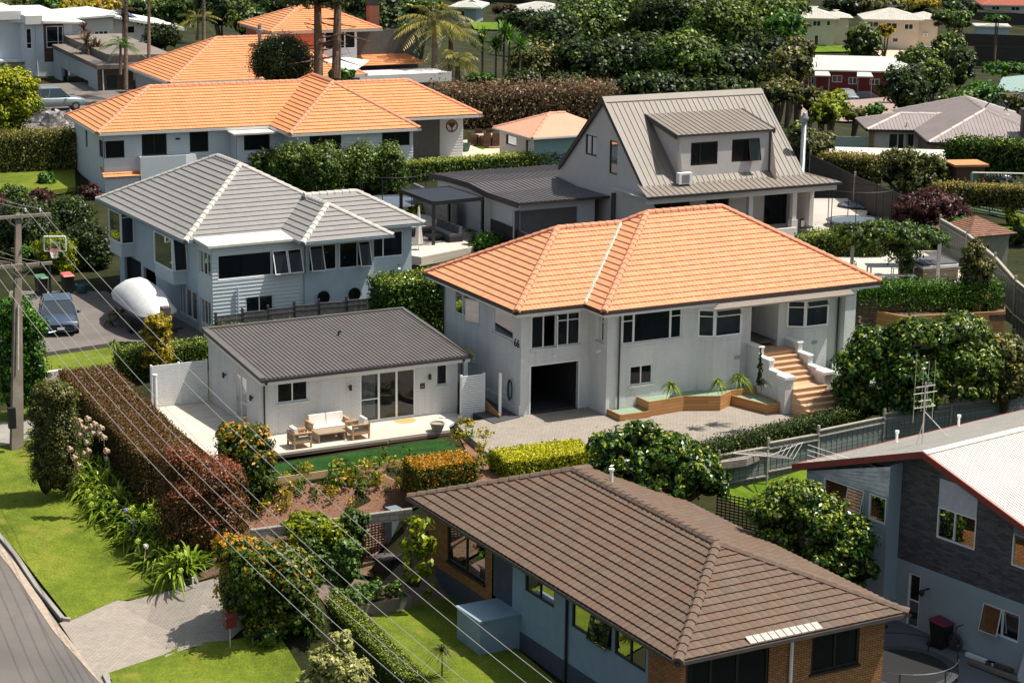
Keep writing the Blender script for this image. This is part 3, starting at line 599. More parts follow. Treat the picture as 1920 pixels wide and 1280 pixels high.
# slatted screens
def slat_screen(fr,p,q,z0,z1,nm,label,n=20,thick=.03,post=.09,m=None):
 p=np.array(p,float);q=np.array(q,float);d=q-p;d[2]=0;L=np.linalg.norm(d);d/=L;s_=np.cross(d,[0,0,1.]);t=thing(nm,label,'screen',p+[0,0,0]);hh=(z1-z0)/n;m=m or M_white
 sl=MB()
 for i in range(n):
  z=z0+hh*(i+.5);sl.box((p[0]+d[0]*L/2,p[1]+d[1]*L/2,z),(L,thick,hh*.78),d,s_)
 sl.build('slats',m,t)
 for k in(0,1)if L<2 else(0,.5,1):pm=MB();pm.box((p[0]+d[0]*L*k-s_[0]*.05,p[1]+d[1]*L*k-s_[1]*.05,(z0+z1)/2),(post,post,z1-z0+.06),d,s_);pm.build('post',m,t)
 return t
a=S.g(287,772,zd)
slat_screen(S,S.P(-2.65,6.25,0),S.P(-.12,6.25,0),zd-.05,1.75,'slat_fence','wide white slatted screen left of the studio, half in shadow',21)
slat_screen(S,S.P(8.85,-1.0,0),S.P(9.95,-1.0,0),zd-.15,1.72,'slat_gate','narrow white slatted gate at the right end of the studio',19)
pm=MB();q=G(937,783,-.1);pm.box(q+np.array([0,0,1.0]),(.1,.1,2.0),H.A,H.B);solo(pm,'gate_post',M_white,'lone white post standing beside the driveway ramp','post')
pm=MB();pm.bar(S.P(-2.75,5.5,-.3),S.P(-2.75,5.5,1.5),.09,10);pm.bar(S.P(-2.75,5.5,1.5),S.P(-2.75,5.5,1.56),.11,10);solo(pm,'white_post',M_white,'round white post at the left end of the slatted screen','post')
pm=MB();pm.lb(S,9.75,9.95,.6,.8,-.3,2.3);mk(pm,'corner_post',M_white,TS)
# ---------------- ground ----------------
def gz(px,py,z):P=G(px,py,z);return(P[0],P[1],z)
CT=[gz(*q)for q in((0,1020,-2.35),(190,1270,-3.75),(0,1279,-3.6),(30,845,-1.35),(0,900,-1.7),(250,1120,-3.3),(330,1240,-3.8),(560,1275,-4.0),
(200,760,-1.0),(400,900,-1.5),(380,1060,-2.9),(120,640,-.35),(60,560,-.25),(200,560,-.25),(300,640,-.45),(300,770,-.4),(450,850,-.5),(700,850,-.45),(870,845,-.4),(690,892,-.5),(520,905,-.6),(875,860,-.42),
(500,1000,-1.1),(760,952,-.95),(900,895,-.45),(600,1058,-3.0),(745,1028,-3.05),(592,1022,-1.75),(745,992,-1.75),(960,905,-.25),(1100,905,-.3),(1250,890,-.35),(1000,850,-.25),(1200,800,-.35),(1450,760,-.35),(1040,840,-.3),(1380,905,-1.25),(1530,868,-1.0),(1750,830,-.9),(1920,790,-.6),(1330,935,-1.4),
(700,1180,-3.45),(900,1265,-3.5),(690,1075,-3.2),(820,1110,-3.3),(1200,1100,-3.4),(1560,1010,-3.2),(1720,1210,-3.65),(1900,1275,-3.7),(1450,915,-1.5),
(1610,680,.8),(1700,530,2.2),(1450,450,1.8),(1100,440,1.6),(900,480,1.2),(700,480,1.0),(300,345,.7),(0,335,.7),(800,305,1.2),(1000,305,1.0),(100,215,2.),(0,190,2.),(220,170,1.5),
(600,170,1.),(900,175,0),(1200,190,-1.5),(1560,215,-8),(1600,195,-12.2),(1690,310,-1.8),(1850,405,.6),(1910,330,-1.5),(1700,95,-16.2),(1520,95,-15.7),(1000,35,-12),(850,35,-11),(300,30,-2),(1880,70,-17),(1700,5,-12),(1000,3,-12),(200,3,-1))]
CT+=[(-1000,-50,-8),(1100,-50,-8),(-1000,2300,-8),(1100,2300,-8),(-60,40,-3),(0,30,-7),(60,40,-5),(120,100,-3),(-120,120,0),(-150,300,-2),(200,300,-14),(300,600,-10),(-200,600,-4),(0,700,-8),(100,700,-8)]
from mathutils.geometry import delaunay_2d_cdt
ctp=np.array(CT);_r=delaunay_2d_cdt([Vector((float(a),float(b)))for a,b in ctp[:,:2]],[],[],0,1e-5);_dv=np.array([(v.x,v.y)for v in _r[0]]);_dz=np.array([ctp[o[0],2]if len(o)else 0 for o in _r[3]]);_dt=np.array([list(t)for t in _r[2]])
def gh(x,y):
 x=np.atleast_1d(np.asarray(x,float)).ravel();y=np.atleast_1d(np.asarray(y,float)).ravel();z=np.full(x.shape,np.nan)
 for t in _dt:
  a,b,c=_dv[t];dn=(b[1]-c[1])*(a[0]-c[0])+(c[0]-b[0])*(a[1]-c[1])
  if abs(dn)<1e-9:continue
  l0=((b[1]-c[1])*(x-c[0])+(c[0]-b[0])*(y-c[1]))/dn;l1=((c[1]-a[1])*(x-c[0])+(a[0]-c[0])*(y-c[1]))/dn;l2=1-l0-l1
  k=(l0>-1e-6)&(l1>-1e-6)&(l2>-1e-6);z[k]=l0[k]*_dz[t[0]]+l1[k]*_dz[t[1]]+l2[k]*_dz[t[2]]
 return np.where(np.isnan(z),-8,z)
_T=np.r_[np.arange(40,200,.25),np.arange(200,700,1.)];_GC={}
def gpt(px,py): # where the line of sight through that pixel meets the ground
 k=(px,py)
 if k not in _GC:
  d=ray(px,py);Q=CP+d*_T[:,None];h=gh(Q[:,0],Q[:,1]);i=np.argmax(Q[:,2]<=h);_GC[k]=Q[i]if Q[i,2]<=h[i]else Q[-1]
 return _GC[k].copy()
def sheet(name,pts,m,thick=.0,lift=.03,kind='structure',sub=1.0,**k):
 """pts: 3D outline; triangulated and laid as a sheet; heights as given"""
 mb=MB();p=[np.array(q,float)+np.array([0,0,lift])for q in pts]
 if thick:mb.prism(p,thick)
 else:mb.face(p)
 o=mb.build(name,m);o['kind']='structure'
 return o
def pz_(l,z):return[G(x,y,z)for x,y in l]
def drape(name,pix,m,lift=.06,n=14,bulge=0):
 """outline given on the ground; cut into a grid that follows the ground"""
 W=np.array([gpt(x,y)[:2]for x,y in pix]);bm=bmesh.new();vs_=[bm.verts.new((a,b,0))for a,b in W];f=bm.faces.new(vs_)
 lo,hi=W.min(0),W.max(0)
 for ax in(0,1):
  k=lo[ax]+.01
  while k<hi[ax]:
   bmesh.ops.bisect_plane(bm,geom=bm.verts[:]+bm.edges[:]+bm.faces[:],plane_co=(k if ax==0 else 0,k if ax==1 else 0,0),plane_no=(1 if ax==0 else 0,1 if ax==1 else 0,0));k+=1.0
 z=gh([v.co.x for v in bm.verts],[v.co.y for v in bm.verts])
 for v,q in zip(bm.verts,z):v.co.z=q+lift
 bmesh.ops.triangulate(bm,faces=bm.faces[:]);me=bpy.data.meshes.new(name);bm.to_mesh(me);bm.free();uvl=me.uv_layers.new(name='UVMap')
 for lp in me.loops:c=me.vertices[lp.vertex_index].co;uvl.data[lp.index].uv=(c.x*.876+c.y*.482,-c.x*.482+c.y*.876)
 me.materials.append(m);o=bpy.data.objects.new(name,me);COL.objects.link(o);o['kind']='structure';return o
 # ---------------- brown tiled house in the foreground ----------------
class FrB(Fr): # frame whose unit is 0.936 m
 def P(s,a,b,z):return Fr.P(s,a*.936,b*.936,HC-(HC-z)*.936)
Bz=-1.7;Bq=G(1270,1240,HC-(HC-Bz)*.936);BR=FrB((Bq[0],Bq[1],0),29.6)
TB=thing('brown_tiled_house','brown tiled hip roof house with tan brick and pale blue walls, nearest the camera','house',BR.P(4.8,10,-5.2))
M_tan=brick_mat('tan_brick',lin((176,126,72)),lin((150,100,56)),lin((70,48,32)),.24,.085,bump=.5)
M_blue=mat('pale_blue_render',lin((132,152,166)),.8,.1,2,bump=.15)
M_slate=mat('slate_base',lin((70,74,88)),.85,.15,3)
BL=Wall(BR,'l',.55);BF=Wall(BR,'f',.55);zt=Bz-.12
wm=MB();hb1=(14.1,17.3,-3.55,-2.3);BL.skin(wm,13.55,18.9,-4.35,zt,[(14.1,17.25,-3.75,-2.1)]);
BF.skin(wm,4.15,9.15,-7,zt,[(5.95,8.05,-3.5,zt-.02)]);BL.skin(wm,.55,2.55,-7,zt,[]);BF.skin(wm,.55,.75,-7,zt);Wall(BR,'r',9.15).skin(wm,.55,18.9,-7,zt);Wall(BR,'k',18.9).skin(wm,.55,9.15,-7,zt)
mk(wm,'brick_wall',M_tan,TB)
wm=MB();BL.skin(wm,2.55,11.95,-4.7,zt,[(8.85,11.0,-2.95,-2.05),(4.9,7.6,-3.2,-2.1),(2.7,4.7,-3.2,-2.1)]);mk(wm,'rendered_wall',M_blue,TB)
wm=MB();BL.box(wm,11.95,13.55,-4.0,zt,-.2,-.05);BL.box(wm,13.4,18.9,-7,-4.35,-.2,.03);BL.box(wm,.55,11.95,-7,-4.7,-.2,.03);mk(wm,'base_wall',M_slate,TB)
wm=MB();wm.lb(BR,-1.2,.56,11.3,13.1,-7,-4.05);wm.lb(BR,-1.25,.58,11.25,13.15,-4.05,-3.98);mk(wm,'side_porch',M_blue,TB)
M_bf=mat('dark_aluminium',lin((38,34,32)),.4)
BL.window(TB,(14.1,17.25,-3.75,-2.1),(.5,),[],M_bf,M_glassd,fr=.09,sill=M_bf);BL.window(TB,(8.85,11.0,-2.95,-2.05),(.5,),[],M_bf,M_glassd,fr=.08);BL.window(TB,(4.9,7.6,-3.2,-2.1),(.5,),[],M_bf,M_glassd,fr=.08,sash=[(0,'t',.2)]);BL.window(TB,(2.7,4.7,-3.2,-2.1),(.5,),[],M_bf,M_glassd,fr=.08)
BF.window(TB,(5.95,8.05,-3.5,zt-.02),(.5,),[],M_bf,M_glassd,fr=.1,sill=M_bf,curtain=(M_curt,.85,.98));BF.window(TB,(.75,4.15,-5.2,zt-.02),(.3,.62),[],M_bf,M_glassd,fr=.1,name='sliding_door',curtain=(M_curt,.02,.12))
im=MB();im.lb(BR,.8,9,.8,18.6,-5.3,-5.22);im.lb(BR,4.2,4.28,.8,18.6,-5.2,-2);im.lb(BR,.8,9,8.2,8.28,-5.2,-2);mk(im,'inner_partition',M_room,TB)
rf,cp=MB(),MB();bt=.372;hip_b=dict(course=.345,rib=.15,amp=.022,lift=.045)
BW,BLn=9.72,19.63
zr,Q0,Q1=hip_roof(BR,rf,cp,0,BW,0,BLn,Bz,bt,axis='b',kw=hip_b,capkw=dict(r=.19,seg=.42))
ro=mk(rf,'tiled_roof',M_btile,TB);mk(cp,'ridge_capping',M_bcap,ro)
gt=MB();P_=lambda a,b,v:BR.P(a,b,Bz+.06+v)
n=10;u0,u1=2.95,6.0;
for i in range(n):a=u0+(u1-u0)*i/n;w_=(u1-u0)/n;gt.hexa([P_(a,.0,0),P_(a+w_*.88,.0,0),P_(a+w_*.88+.0,.345,.128),P_(a,.345,.128),P_(a,.0,.03),P_(a+w_*.88,.0,.03),P_(a+w_*.88,.345,.155),P_(a,.345,.155)])
gt.build('grey_eave_tiles',mat('pale_grey_tile',lin((176,170,162)),.7,.15,8),ro)
gm_=MB();gutter(gm_,[BR.P(0,BLn,Bz),BR.P(0,0,Bz),BR.P(BW,0,Bz),BR.P(BW,BLn,Bz)],.14,.12);mk(gm_,'gutter',mat('brown_gutter',lin((84,76,74)),.4),TB)
sf=MB();soffit(sf,BR,.03,BW-.03,.03,BLn-.03,Bz-.11);mk(sf,'soffit',M_gut,TB)
dp=MB();dp.bar(BF.p(5.05,zt,.07),BF.p(5.05,-7,.07),.06,8);mk(dp,'downpipe',M_white,TB)
dp=MB();dp.bar(BL.p(7.85,zt,.07),BL.p(7.85,-7,.07),.05,8);mk(dp,'side_downpipe',M_dark,TB)
vt=MB();q=D(1141,889,dep(BR.P(6,13.6,-.3)));vt.bar(BR.P(6.1,13.9,-.45),BR.P(6.1,13.9,.12),.07,10);vt.lathe(BR.P(6.1,13.9,.12),[(.1,0),(.11,.08),(.02,.12)],10);mk(vt,'roof_vent',M_white,TB)
fc=MB();BF.box(fc,5.6,9.05,-6.0,-5.9,.2,1.9);mk(fc,'front_canopy',mat('canopy_grey',lin((170,175,180)),.5),TB)
# ---------------- two storey house with the grey roof (left) ----------------
q=G(400,628,0);LH=Fr((q[0],q[1],0),29.5)
TL=thing('grey_roof_house','two storey blue grey weatherboard house with grey tiled roof and flat white roofed sunroom','house',LH.P(5,6,0))
M_lw=mat('bluegrey_render',lin((176,192,202)),.75,.06,2,bump=.1)
M_lb=mat('bluegrey_boards',lin((196,204,208)),.6,.04,2)
LL=Wall(LH,'l',0.);LF=Wall(LH,'f',0.);LF2=Wall(LH,'f',-.12);LF3=Wall(LH,'f',1.55)
ZL=4.42
r1=(.32,3.15,2.78,3.98);r2=(3.2,4.75,2.78,3.98)
wm=MB();LF.skin(wm,0,4.97,-1,ZL,[(.3,4.78,2.74,4.0),(1.75,3.25,.35,1.75)],boards=.19);LL.skin(wm,-.03,1.9,-1,ZL,[(.12,1.72,2.85,4.05),(.25,1.65,.3,1.6)],boards=.19);mk(wm,'weatherboard_wall',M_lb,TL)
wm=MB();LL.skin(wm,1.9,13.9,-1.2,ZL+.05,[(10.4,13.1,-.6,1.75),(8.1,10.0,-.6,1.6),(6.6,7.5,3.0,4.05),(3.9,4.7,.2,1.7),(2.2,3.8,.2,1.7)]);
w3=(5.15,6.7,2.75,4.1);w4=(6.85,8.55,2.75,4.1)
LF2.skin(wm,4.97,8.8,-1,ZL,[w3,w4]);LF3.skin(wm,8.8,11.8,-.5,ZL,[(9.0,11.3,2.75,4.1)]);Wall(LH,'r',8.8).skin(wm,-.12,1.55,-1,ZL);Wall(LH,'r',11.8).skin(wm,1.55,6,-1,ZL);Wall(LH,'r',9).skin(wm,6,14,-1,ZL);Wall(LH,'k',13.9).skin(wm,0,9,-1,ZL);mk(wm,'rendered_wall',M_lw,TL)
im=MB();im.lb(LH,.1,8.7,.15,13.7,2.2,2.3);im.lb(LH,.1,8.7,2.6,2.7,-.5,4.3);im.lb(LH,8.8,11.7,3.6,3.7,2,4.3);im.lb(LH,1.6,1.7,2.7,13.7,-.8,4.3);mk(im,'inner_partition',M_room,TL)
LF.window(TL,(.3,3.2,2.74,4.0),(),[],M_white,M_glassd,fr=.06);LF.window(TL,(3.2,4.78,2.74,4.0),(.5,),[],M_white,M_glassd,fr=.06,curtain=(mat('blue_curtain',lin((90,130,160)),.9),.5,.98),sash=[(0,'t',.32),(1,'t',.32)])
LF.window(TL,(1.75,3.25,.35,1.75),(.5,),[],M_white,M_glassd,curtain=(M_curt,.02,.98));LL.window(TL,(.12,1.72,2.85,4.05),(.36,.68),[],M_white,M_glassd);LL.window(TL,(.25,1.65,.3,1.6),(.36,.68),[],M_white,M_glassd)
LL.window(TL,(6.6,7.5,3.0,4.05),(.5,),[],M_white,M_glassd);LL.window(TL,(3.9,4.7,.2,1.7),(.5,),[],M_white,M_glassd);LL.window(TL,(2.2,3.8,.2,1.7),(.5,),[],M_white,M_glassd)
LF2.window(TL,w3,(.5,),[],M_white,M_glassd,sash=[(0,'t',.3)]);LF2.window(TL,w4,(.6,),[],M_white,M_glassd,sash=[(1,'t',.3)]);LF3.window(TL,(9.0,11.3,2.75,4.1),(.25,.5),[(0,.75)],M_white,M_glassd)
for(b0,b1)in((11.4,13.3),(3.55,6.2)): # box bays on the long side
 bm_=MB();W1=Wall(LH,'l',-.72);W2=Wall(LH,'f',b0)
 bm_.lb(LH,-.72,0,b0,b1,1.9,2.55);bm_.lb(LH,-.76,0,b0-.04,b1,2.55,2.62);mk(bm_,'bay_box',M_lb,TL)
 W1.window(TL,(b0,b1,2.62,4.3),(.1,)if 0 else(),[],M_white,M_glassd,rec=-.02);W2.window(TL,(-.72,0,2.62,4.3),(),[(0,.86)],M_white,M_glassd,rec=-.02,sash=[(0,'t',.12)]if b0<5 else())
gd=MB();LL.box(gd,10.4,13.1,-.6,1.75,-.35,-.3);mk(gd,'garage_door',M_black,TL);gd=MB();LL.box(gd,8.1,10.0,-.6,1.6,-.9,-.85);mk(gd,'entry_door',M_black,TL)
def porthole(u,z,r=.36):
 m1,m2=MB(),MB();n=24;P=[LF2.p(u+r*math.cos(2*math.pi*i/n),z+r*math.sin(2*math.pi*i/n),.03)for i in range(n)];Q=[LF2.p(u+(r+.06)*math.cos(2*math.pi*i/n),z+(r+.06)*math.sin(2*math.pi*i/n),.05)for i in range(n)]
 for i in range(n):j=(i+1)%n;m1.face([P[i],P[j],Q[j],Q[i]])
 m2.face(P);o=m1.build('round_window',M_lw,TL);m2.build('glass_pane',mat('black_gloss',(.012,.013,.016),.15),o)
u_,z_=LF2.px(606,558);porthole(u_,z_);u_,z_=LF2.px(664,552);porthole(u_,z_)
rf,cp=MB(),MB();kg=dict(course=.37,lift=.045);zg=4.5;tg=.55
_,A1,A2=hip_roof(LH,rf,cp,-.75,9.45,1.7,15.2,zg,tg,axis='b',kw=kg,capkw=dict(r=.17,seg=.42))
hip_roof(LH,rf,cp,4.3,9.35,-1.25,9,zg-.002,tg,axis='b',kw=kg,ends='hg',capkw=dict(r=.17,seg=.42));hip_roof(LH,rf,cp,6.6,12.3,1.0,6.4,zg+.002,tg,axis='a',kw=kg,ends='gh',faces='frk',capkw=dict(r=.17,seg=.42))
ro=mk(rf,'tiled_roof',M_gtile,TL);mk(cp,'ridge_capping',M_gcap,ro)
gm_=MB();gutter(gm_,[LH.P(-.75,15.2,zg),LH.P(-.75,1.7,zg),LH.P(4.3,1.7,zg)]);gutter(gm_,[LH.P(4.3,1.6,zg),LH.P(4.3,-1.25,zg),LH.P(9.35,-1.25,zg),LH.P(9.35,1.0,zg),LH.P(12.3,1.0,zg),LH.P(12.3,6.4,zg)]);mk(gm_,'gutter',mat('blue_gutter',lin((120,140,152)),.5),TL)
sf=MB();soffit(sf,LH,-.75,9.4,1.7,15,zg-.12);soffit(sf,LH,4.3,9.35,-1.2,1.7,zg-.13);soffit(sf,LH,9.3,12.3,1.0,6.4,zg-.14);mk(sf,'soffit',M_lw,TL)
fr_=MB();fr_.hexa([LH.P(-.25,-.22,4.42),LH.P(5.2,-.22,4.42),LH.P(5.2,1.8,4.46),LH.P(-.25,1.8,4.46),LH.P(-.25,-.22,4.54),LH.P(5.2,-.22,4.54),LH.P(5.2,1.8,4.62),LH.P(-.25,1.8,4.62)]);mk(fr_,'flat_roof',mat('white_membrane',lin((214,212,202)),.8,.15,1.5,dirt=lin((186,184,170))),TL)
dp=MB();dp.bar(LF.p(1.3,2.35,.1),LF.p(1.3,-.3,.1),.05,6);dp.bar(LF.p(4.95,2.7,.1),LF.p(4.95,-.3,.1),.05,6);mk(dp,'downpipe',M_lw,TL)
# ---------------- long orange roofed house (upper left) ----------------
q=G(183,350,1);OH=Fr((q[0],q[1],0),23.8)
TO=thing('orange_roof_house','long white weatherboard house with warm orange tiled roofs behind the grey roofed house','house',OH.P(12,2,1))
OF=Wall(OH,'f',-.55);OL=Wall(OH,'l',.35);OW=Wall(OH,'f',-4.9);OA=Wall(OH,'f',2.2);zo=4.58
M_ob=mat('white_boards',lin((205,210,214)),.6,.04,2)
def R(w,x0,y0,x1,y1):a=w.px(x0,y0);b=w.px(x1,y1);return(min(a[0],b[0]),max(a[0],b[0]),min(a[1],b[1]),max(a[1],b[1]))
h1=(.45,1.6,2.95,4.15);h2=R(OF,265,250,313,290);h3=R(OF,355,246,391,284)
wm=MB();OF.skin(wm,.35,12.2,-.5,zo,[(.36,1.75,2.95,4.1),h2,h3],boards=.2);OL.skin(wm,-.55,8.2,-.5,zo,[(-.53,.6,2.95,4.1),(4.1,4.7,3.0,4.2)],boards=.2)
h4=R(OW,580,254,640,280);h5=R(OW,716,248,768,272)
OW.skin(wm,12.4,20.6,-.5,zo,[h4,h5],boards=.2);Wall(OH,'l',12.4).skin(wm,-4.9,-.55,-.5,zo,boards=.2);Wall(OH,'r',20.6).skin(wm,-4.9,2.2,-.5,zo,boards=.2)
h6=R(OA,777,228,824,290);aE=OA.px(868,250)[0];OA.skin(wm,20.6,aE,.5,zo,[h6],boards=.2);Wall(OH,'r',aE).skin(wm,2.2,7.5,.5,zo);Wall(OH,'k',8).skin(wm,.35,aE,0,zo)
mk(wm,'weatherboard_wall',M_ob,TO)
for w_,h_,c_ in((OF,(.36,1.75,2.95,4.1),()),(OF,h2,(.5,)),(OF,h3,()),(OL,(-.53,.6,2.95,4.1),()),(OL,(4.1,4.7,3.0,4.2),()),(OW,h4,(.5,)),(OW,h5,(.5,))):w_.window(TO,h_,c_,[],M_bf,M_glassd,fr=.07)
OA.window(TO,h6,(.5,),[],M_bf,M_glassd,fr=.07,name='sliding_door')
# little projecting porch with a flat white roof
e0,e1=OF.px(410,250)[0],OF.px(512,246)[0]
pw=MB();PW=Wall(OH,'f',-2.0);hp=R(PW,457,250,506,280);PW.skin(pw,e0+.8,e1+.5,-.5,4.3,[hp],boards=.2);Wall(OH,'l',e0+.8).skin(pw,-2.0,0,-.5,4.3,boards=.2);mk(pw,'weatherboard_wall',M_ob,TO);PW.window(TO,hp,(),[],M_bf,M_glassd,fr=.07)
pr_=MB();pr_.lb(OH,e0+.5,e1+1.1,-2.4,.6,4.34,4.46);pr_.lb(OH,e0+1.6,e1+.7,-.4,.8,4.46,4.75);mk(pr_,'porch_roof',mat('white_flat_roof',lin((222,216,204)),.7,.1,2),TO)
im=MB();im.lb(OH,.5,25,1.2,1.3,0,4.5);im.lb(OH,12.6,20.4,-3.0,-2.9,0,4.5);im.lb(OH,.5,20,-.0+.1,1.2,2.2,2.3);im.lb(OH,20.6,25,4,4.1,1,4.5);mk(im,'inner_partition',M_room,TO)
rf,cp=MB(),MB();ko=dict(course=.36,lift=.05);ck=dict(r=.17,seg=.45)
hip_roof(OH,rf,cp,-.1,17,-.85,8.6,4.7,.5,kw=ko,ends='hg',faces='flk',capkw=ck);hip_roof(OH,rf,cp,11.75,21.0,-5.2,8.5,4.7,.6,axis='b',kw=ko,capkw=ck);hip_roof(OH,rf,cp,15,27.6,-.3,7.9,4.72,.52,kw=ko,ends='gh',faces='frk',capkw=ck)
ro=mk(rf,'tiled_roof',M_tile2,TO);mk(cp,'ridge_capping',M_cap,ro)
gm_=MB();z=4.68;gutter(gm_,[OH.P(-.1,8.6,z),OH.P(-.1,-.85,z),OH.P(11.75,-.85,z),OH.P(11.75,-5.2,z),OH.P(21,-5.2,z),OH.P(21,-.3,z),OH.P(27.6,-.3,z),OH.P(27.6,7.9,z)],.15,.16);mk(gm_,'gutter',M_gutw,TO)
sf=MB();soffit(sf,OH,-.1,27.5,-.3,8,4.6);soffit(sf,OH,11.8,21,-5.2,-.3,4.59);soffit(sf,OH,-.1,11.8,-.85,-.3,4.59);mk(sf,'soffit',M_white,TO)
# small tiled lean-to and balcony under the first windows
bl=MB();BAL=Wall(OH,'f',-1.1);u0=OF.px(262,290)[0];bl.lb(OH,u0-.1,u0+3.0,-1.1,-1.0,0,3.0);bl.lb(OH,u0-.1,u0,-1.0,0,0,3.0);bl.hexa([OH.P(u0+3,-1.1,0),OH.P(u0+5.2,-.1,0),OH.P(u0+5.2,0,0),OH.P(u0+3,-1.0,0),OH.P(u0+3,-1.1,3),OH.P(u0+5.2,-.1,3),OH.P(u0+5.2,0,3),OH.P(u0+3,-1.0,3)]);mk(bl,'balcony_wall',M_ob,TO)
lt=MB();tile_face(lt,[OH.P(u0-2.6,-1.15,1.75),OH.P(u0-.1,-1.15,1.75),OH.P(u0-.1,.0,2.3),OH.P(u0-2.6,.0,2.3)],**ko);mk(lt,'lean_to_roof',M_tile2,TO);lt=MB();lt.lb(OH,u0-2.5,u0-.15,-1.0,0,-.5,1.75);mk(lt,'lean_to',M_ob,TO)
al=MB();
for x in(333,445):u_,z_=OF.px(x,260 if x<400 else 265);OF.box(al,u_-.15,u_+.15,z_-.06,z_+.06,0,.08)
mk(al,'wall_lamp',M_bf,TO)
rn=MB();u_,z_=OA.px(847,236);n=20
for i in range(n):t0,t1=2*math.pi*i/n,2*math.pi*(i+1)/n;rn.bar(OA.p(u_+.42*math.cos(t0),z_+.42*math.sin(t0),.06),OA.p(u_+.42*math.cos(t1),z_+.42*math.sin(t1),.06),.04,4)
for i in range(7):t=math.pi*(.15+.12*i);rn.bar(OA.p(u_,z_-.15,.06),OA.p(u_+.33*math.cos(t),z_+.1+.22*math.sin(t),.06),.03,4)
rn.bar(OA.p(u_,z_-.38,.06),OA.p(u_,z_,.06),.035,4);mk(rn,'round_wall_ornament',mat('rust_metal',lin((110,60,44)),.7),TO)
# ---------------- pink roofed garage shed ----------------
q=G(985,302,1.2);SH=Fr((q[0],q[1],0),28)
TSH=thing('garden_shed','small weatherboard shed with plain salmon pink hip roof behind the clipped hedge','shed',SH.P(2,1,1.2))
sa,sb_=SH.fa(990,280,-4.6),0
c0=SH.g(998,259,3.55);c1=SH.g(918,240,3.55)
A_,B_=c0[0],c0[1];wm=MB();x0,y0_=A_+.35,B_+.35;WSF=Wall(SH,'f',y0_);WSL=Wall(SH,'l',x0)
hs1=R(WSL,1022,280,1035,262)if 0 else(y0_+.6,y0_+1.3,2.4,3.2)
WSL.skin(wm,y0_,y0_+5.2,.3,3.5,[(y0_+.5,y0_+1.2,2.35,3.2),(y0_+2.6,y0_+4.2,2.5,3.2)],boards=.2);mk(wm,'weatherboard_wall',mat('cream_boards',lin((214,208,204)),.6,.04),TSH)
wm=MB();WSF.skin(wm,x0,x0+6.5,.3,3.5,boards=.2);Wall(SH,'r',x0+6.5).skin(wm,y0_,y0_+5.2,.3,3.5);mk(wm,'sage_wall',mat('sage_boards',lin((132,160,158)),.6,.05),TSH)
WSL.window(TSH,(y0_+.5,y0_+1.2,2.35,3.2),(),[],M_bf,M_glassd);WSL.window(TSH,(y0_+2.6,y0_+4.2,2.5,3.2),(),[],M_bf,M_glassd)
rf=MB();hip_roof(SH,rf,MB(),A_,A_+7.2,B_,B_+5.9,3.55,.42,face=lambda mb,p,**k:mb.face(p),caps_on=False);ro=mk(rf,'felt_roof',mat('salmon_felt',lin((214,148,122)),.85,.06,1.5,bump=.2),TSH)
cp=MB();zz=3.55+2.95*.42
for p,q in((SH.P(A_,B_,3.55),SH.P(A_+2.95,B_+2.95,zz)),(SH.P(A_,B_+5.9,3.55),SH.P(A_+2.95,B_+2.95,zz)),(SH.P(A_+2.95,B_+2.95,zz),SH.P(A_+4.25,B_+2.95,zz))):caps(cp,p,q,.12,.6,flat=True)
mk(cp,'ridge_capping',mat('salmon_ridge',lin((206,146,122)),.85),ro)
gm_=MB();gutter(gm_,[SH.P(A_,B_+5.9,3.55),SH.P(A_,B_,3.55),SH.P(A_+7.2,B_,3.55)]);mk(gm_,'gutter',M_gutw,TSH)
# ---------------- steep gabled house with dormer ----------------
FK=D(1487,425,122);FH=Fr((FK[0],FK[1],0),27.5);fz=FK[2]-.1
TF=thing('gabled_house','pale rendered house with steep taupe metal roof, wide dormer and verandah','house',FH.P(-6,4,fz))
M_r=mat('warm_render',lin((196,190,186)),.85,.06,1.2,bump=.25,bscale=12)
gl_=-9.8;GW=Wall(FH,'l',gl_)
ba,za=5.0,9.76;tanr=.9;zb_=4.5
gb=lambda z:((za-z)/tanr)
wm=MB();GW.skin(wm,ba-gb(zb_),ba+gb(zb_),fz-1.5,[(ba-gb(zb_),zb_-.1),(ba,za-.15),(ba+gb(zb_),zb_-.1)],[R(GW,1099,252,1119,294)[:4]if 0 else(*sorted((GW.px(1098,270)[0],GW.px(1119,270)[0])),GW.px(1109,292)[1],GW.px(1109,254)[1]),(*sorted((GW.px(1143,280)[0],GW.px(1158,280)[0])),GW.px(1150,327)[1],GW.px(1150,264)[1])])
hgA=(*sorted((GW.px(1098,270)[0],GW.px(1119,270)[0])),GW.px(1109,292)[1],GW.px(1109,254)[1]);hgB=(*sorted((GW.px(1143,280)[0],GW.px(1158,280)[0])),GW.px(1150,327)[1],GW.px(1150,264)[1])
g1=3.05 # right gable end
mk(wm,'gable_wall',M_r,TF);wm=MB();Wall(FH,'r',.4).skin(wm,ba-gb(zb_),ba+gb(zb_),fz-1.5,[(ba-gb(zb_),zb_-.1),(ba,za-.15),(ba+gb(zb_),zb_-.1)]);mk(wm,'gable_wall',M_r,TF)
GW.window(TF,hgA,(.5,),[],M_bf,M_glassd,fr=.07);GW.window(TF,hgB,(),[],M_bf,M_glassd,fr=.07)
rf=MB();mk_=dict(sp=.36,w=.035,hgt=.035);zF=za+.05;ar=.72
metal_face(rf,[FH.P(gl_-.15,ba-gb(5.3),5.3),FH.P(ar,ba-gb(5.3),5.3),FH.P(ar,ba,zF),FH.P(gl_-.15,ba,zF)],**mk_);metal_face(rf,[FH.P(ar,ba+gb(5.3),5.3),FH.P(gl_-.15,ba+gb(5.3),5.3),FH.P(gl_-.15,ba,zF),FH.P(ar,ba,zF)],**mk_)
ro=mk(rf,'metal_roof',M_metal2,TF)
fl=MB()
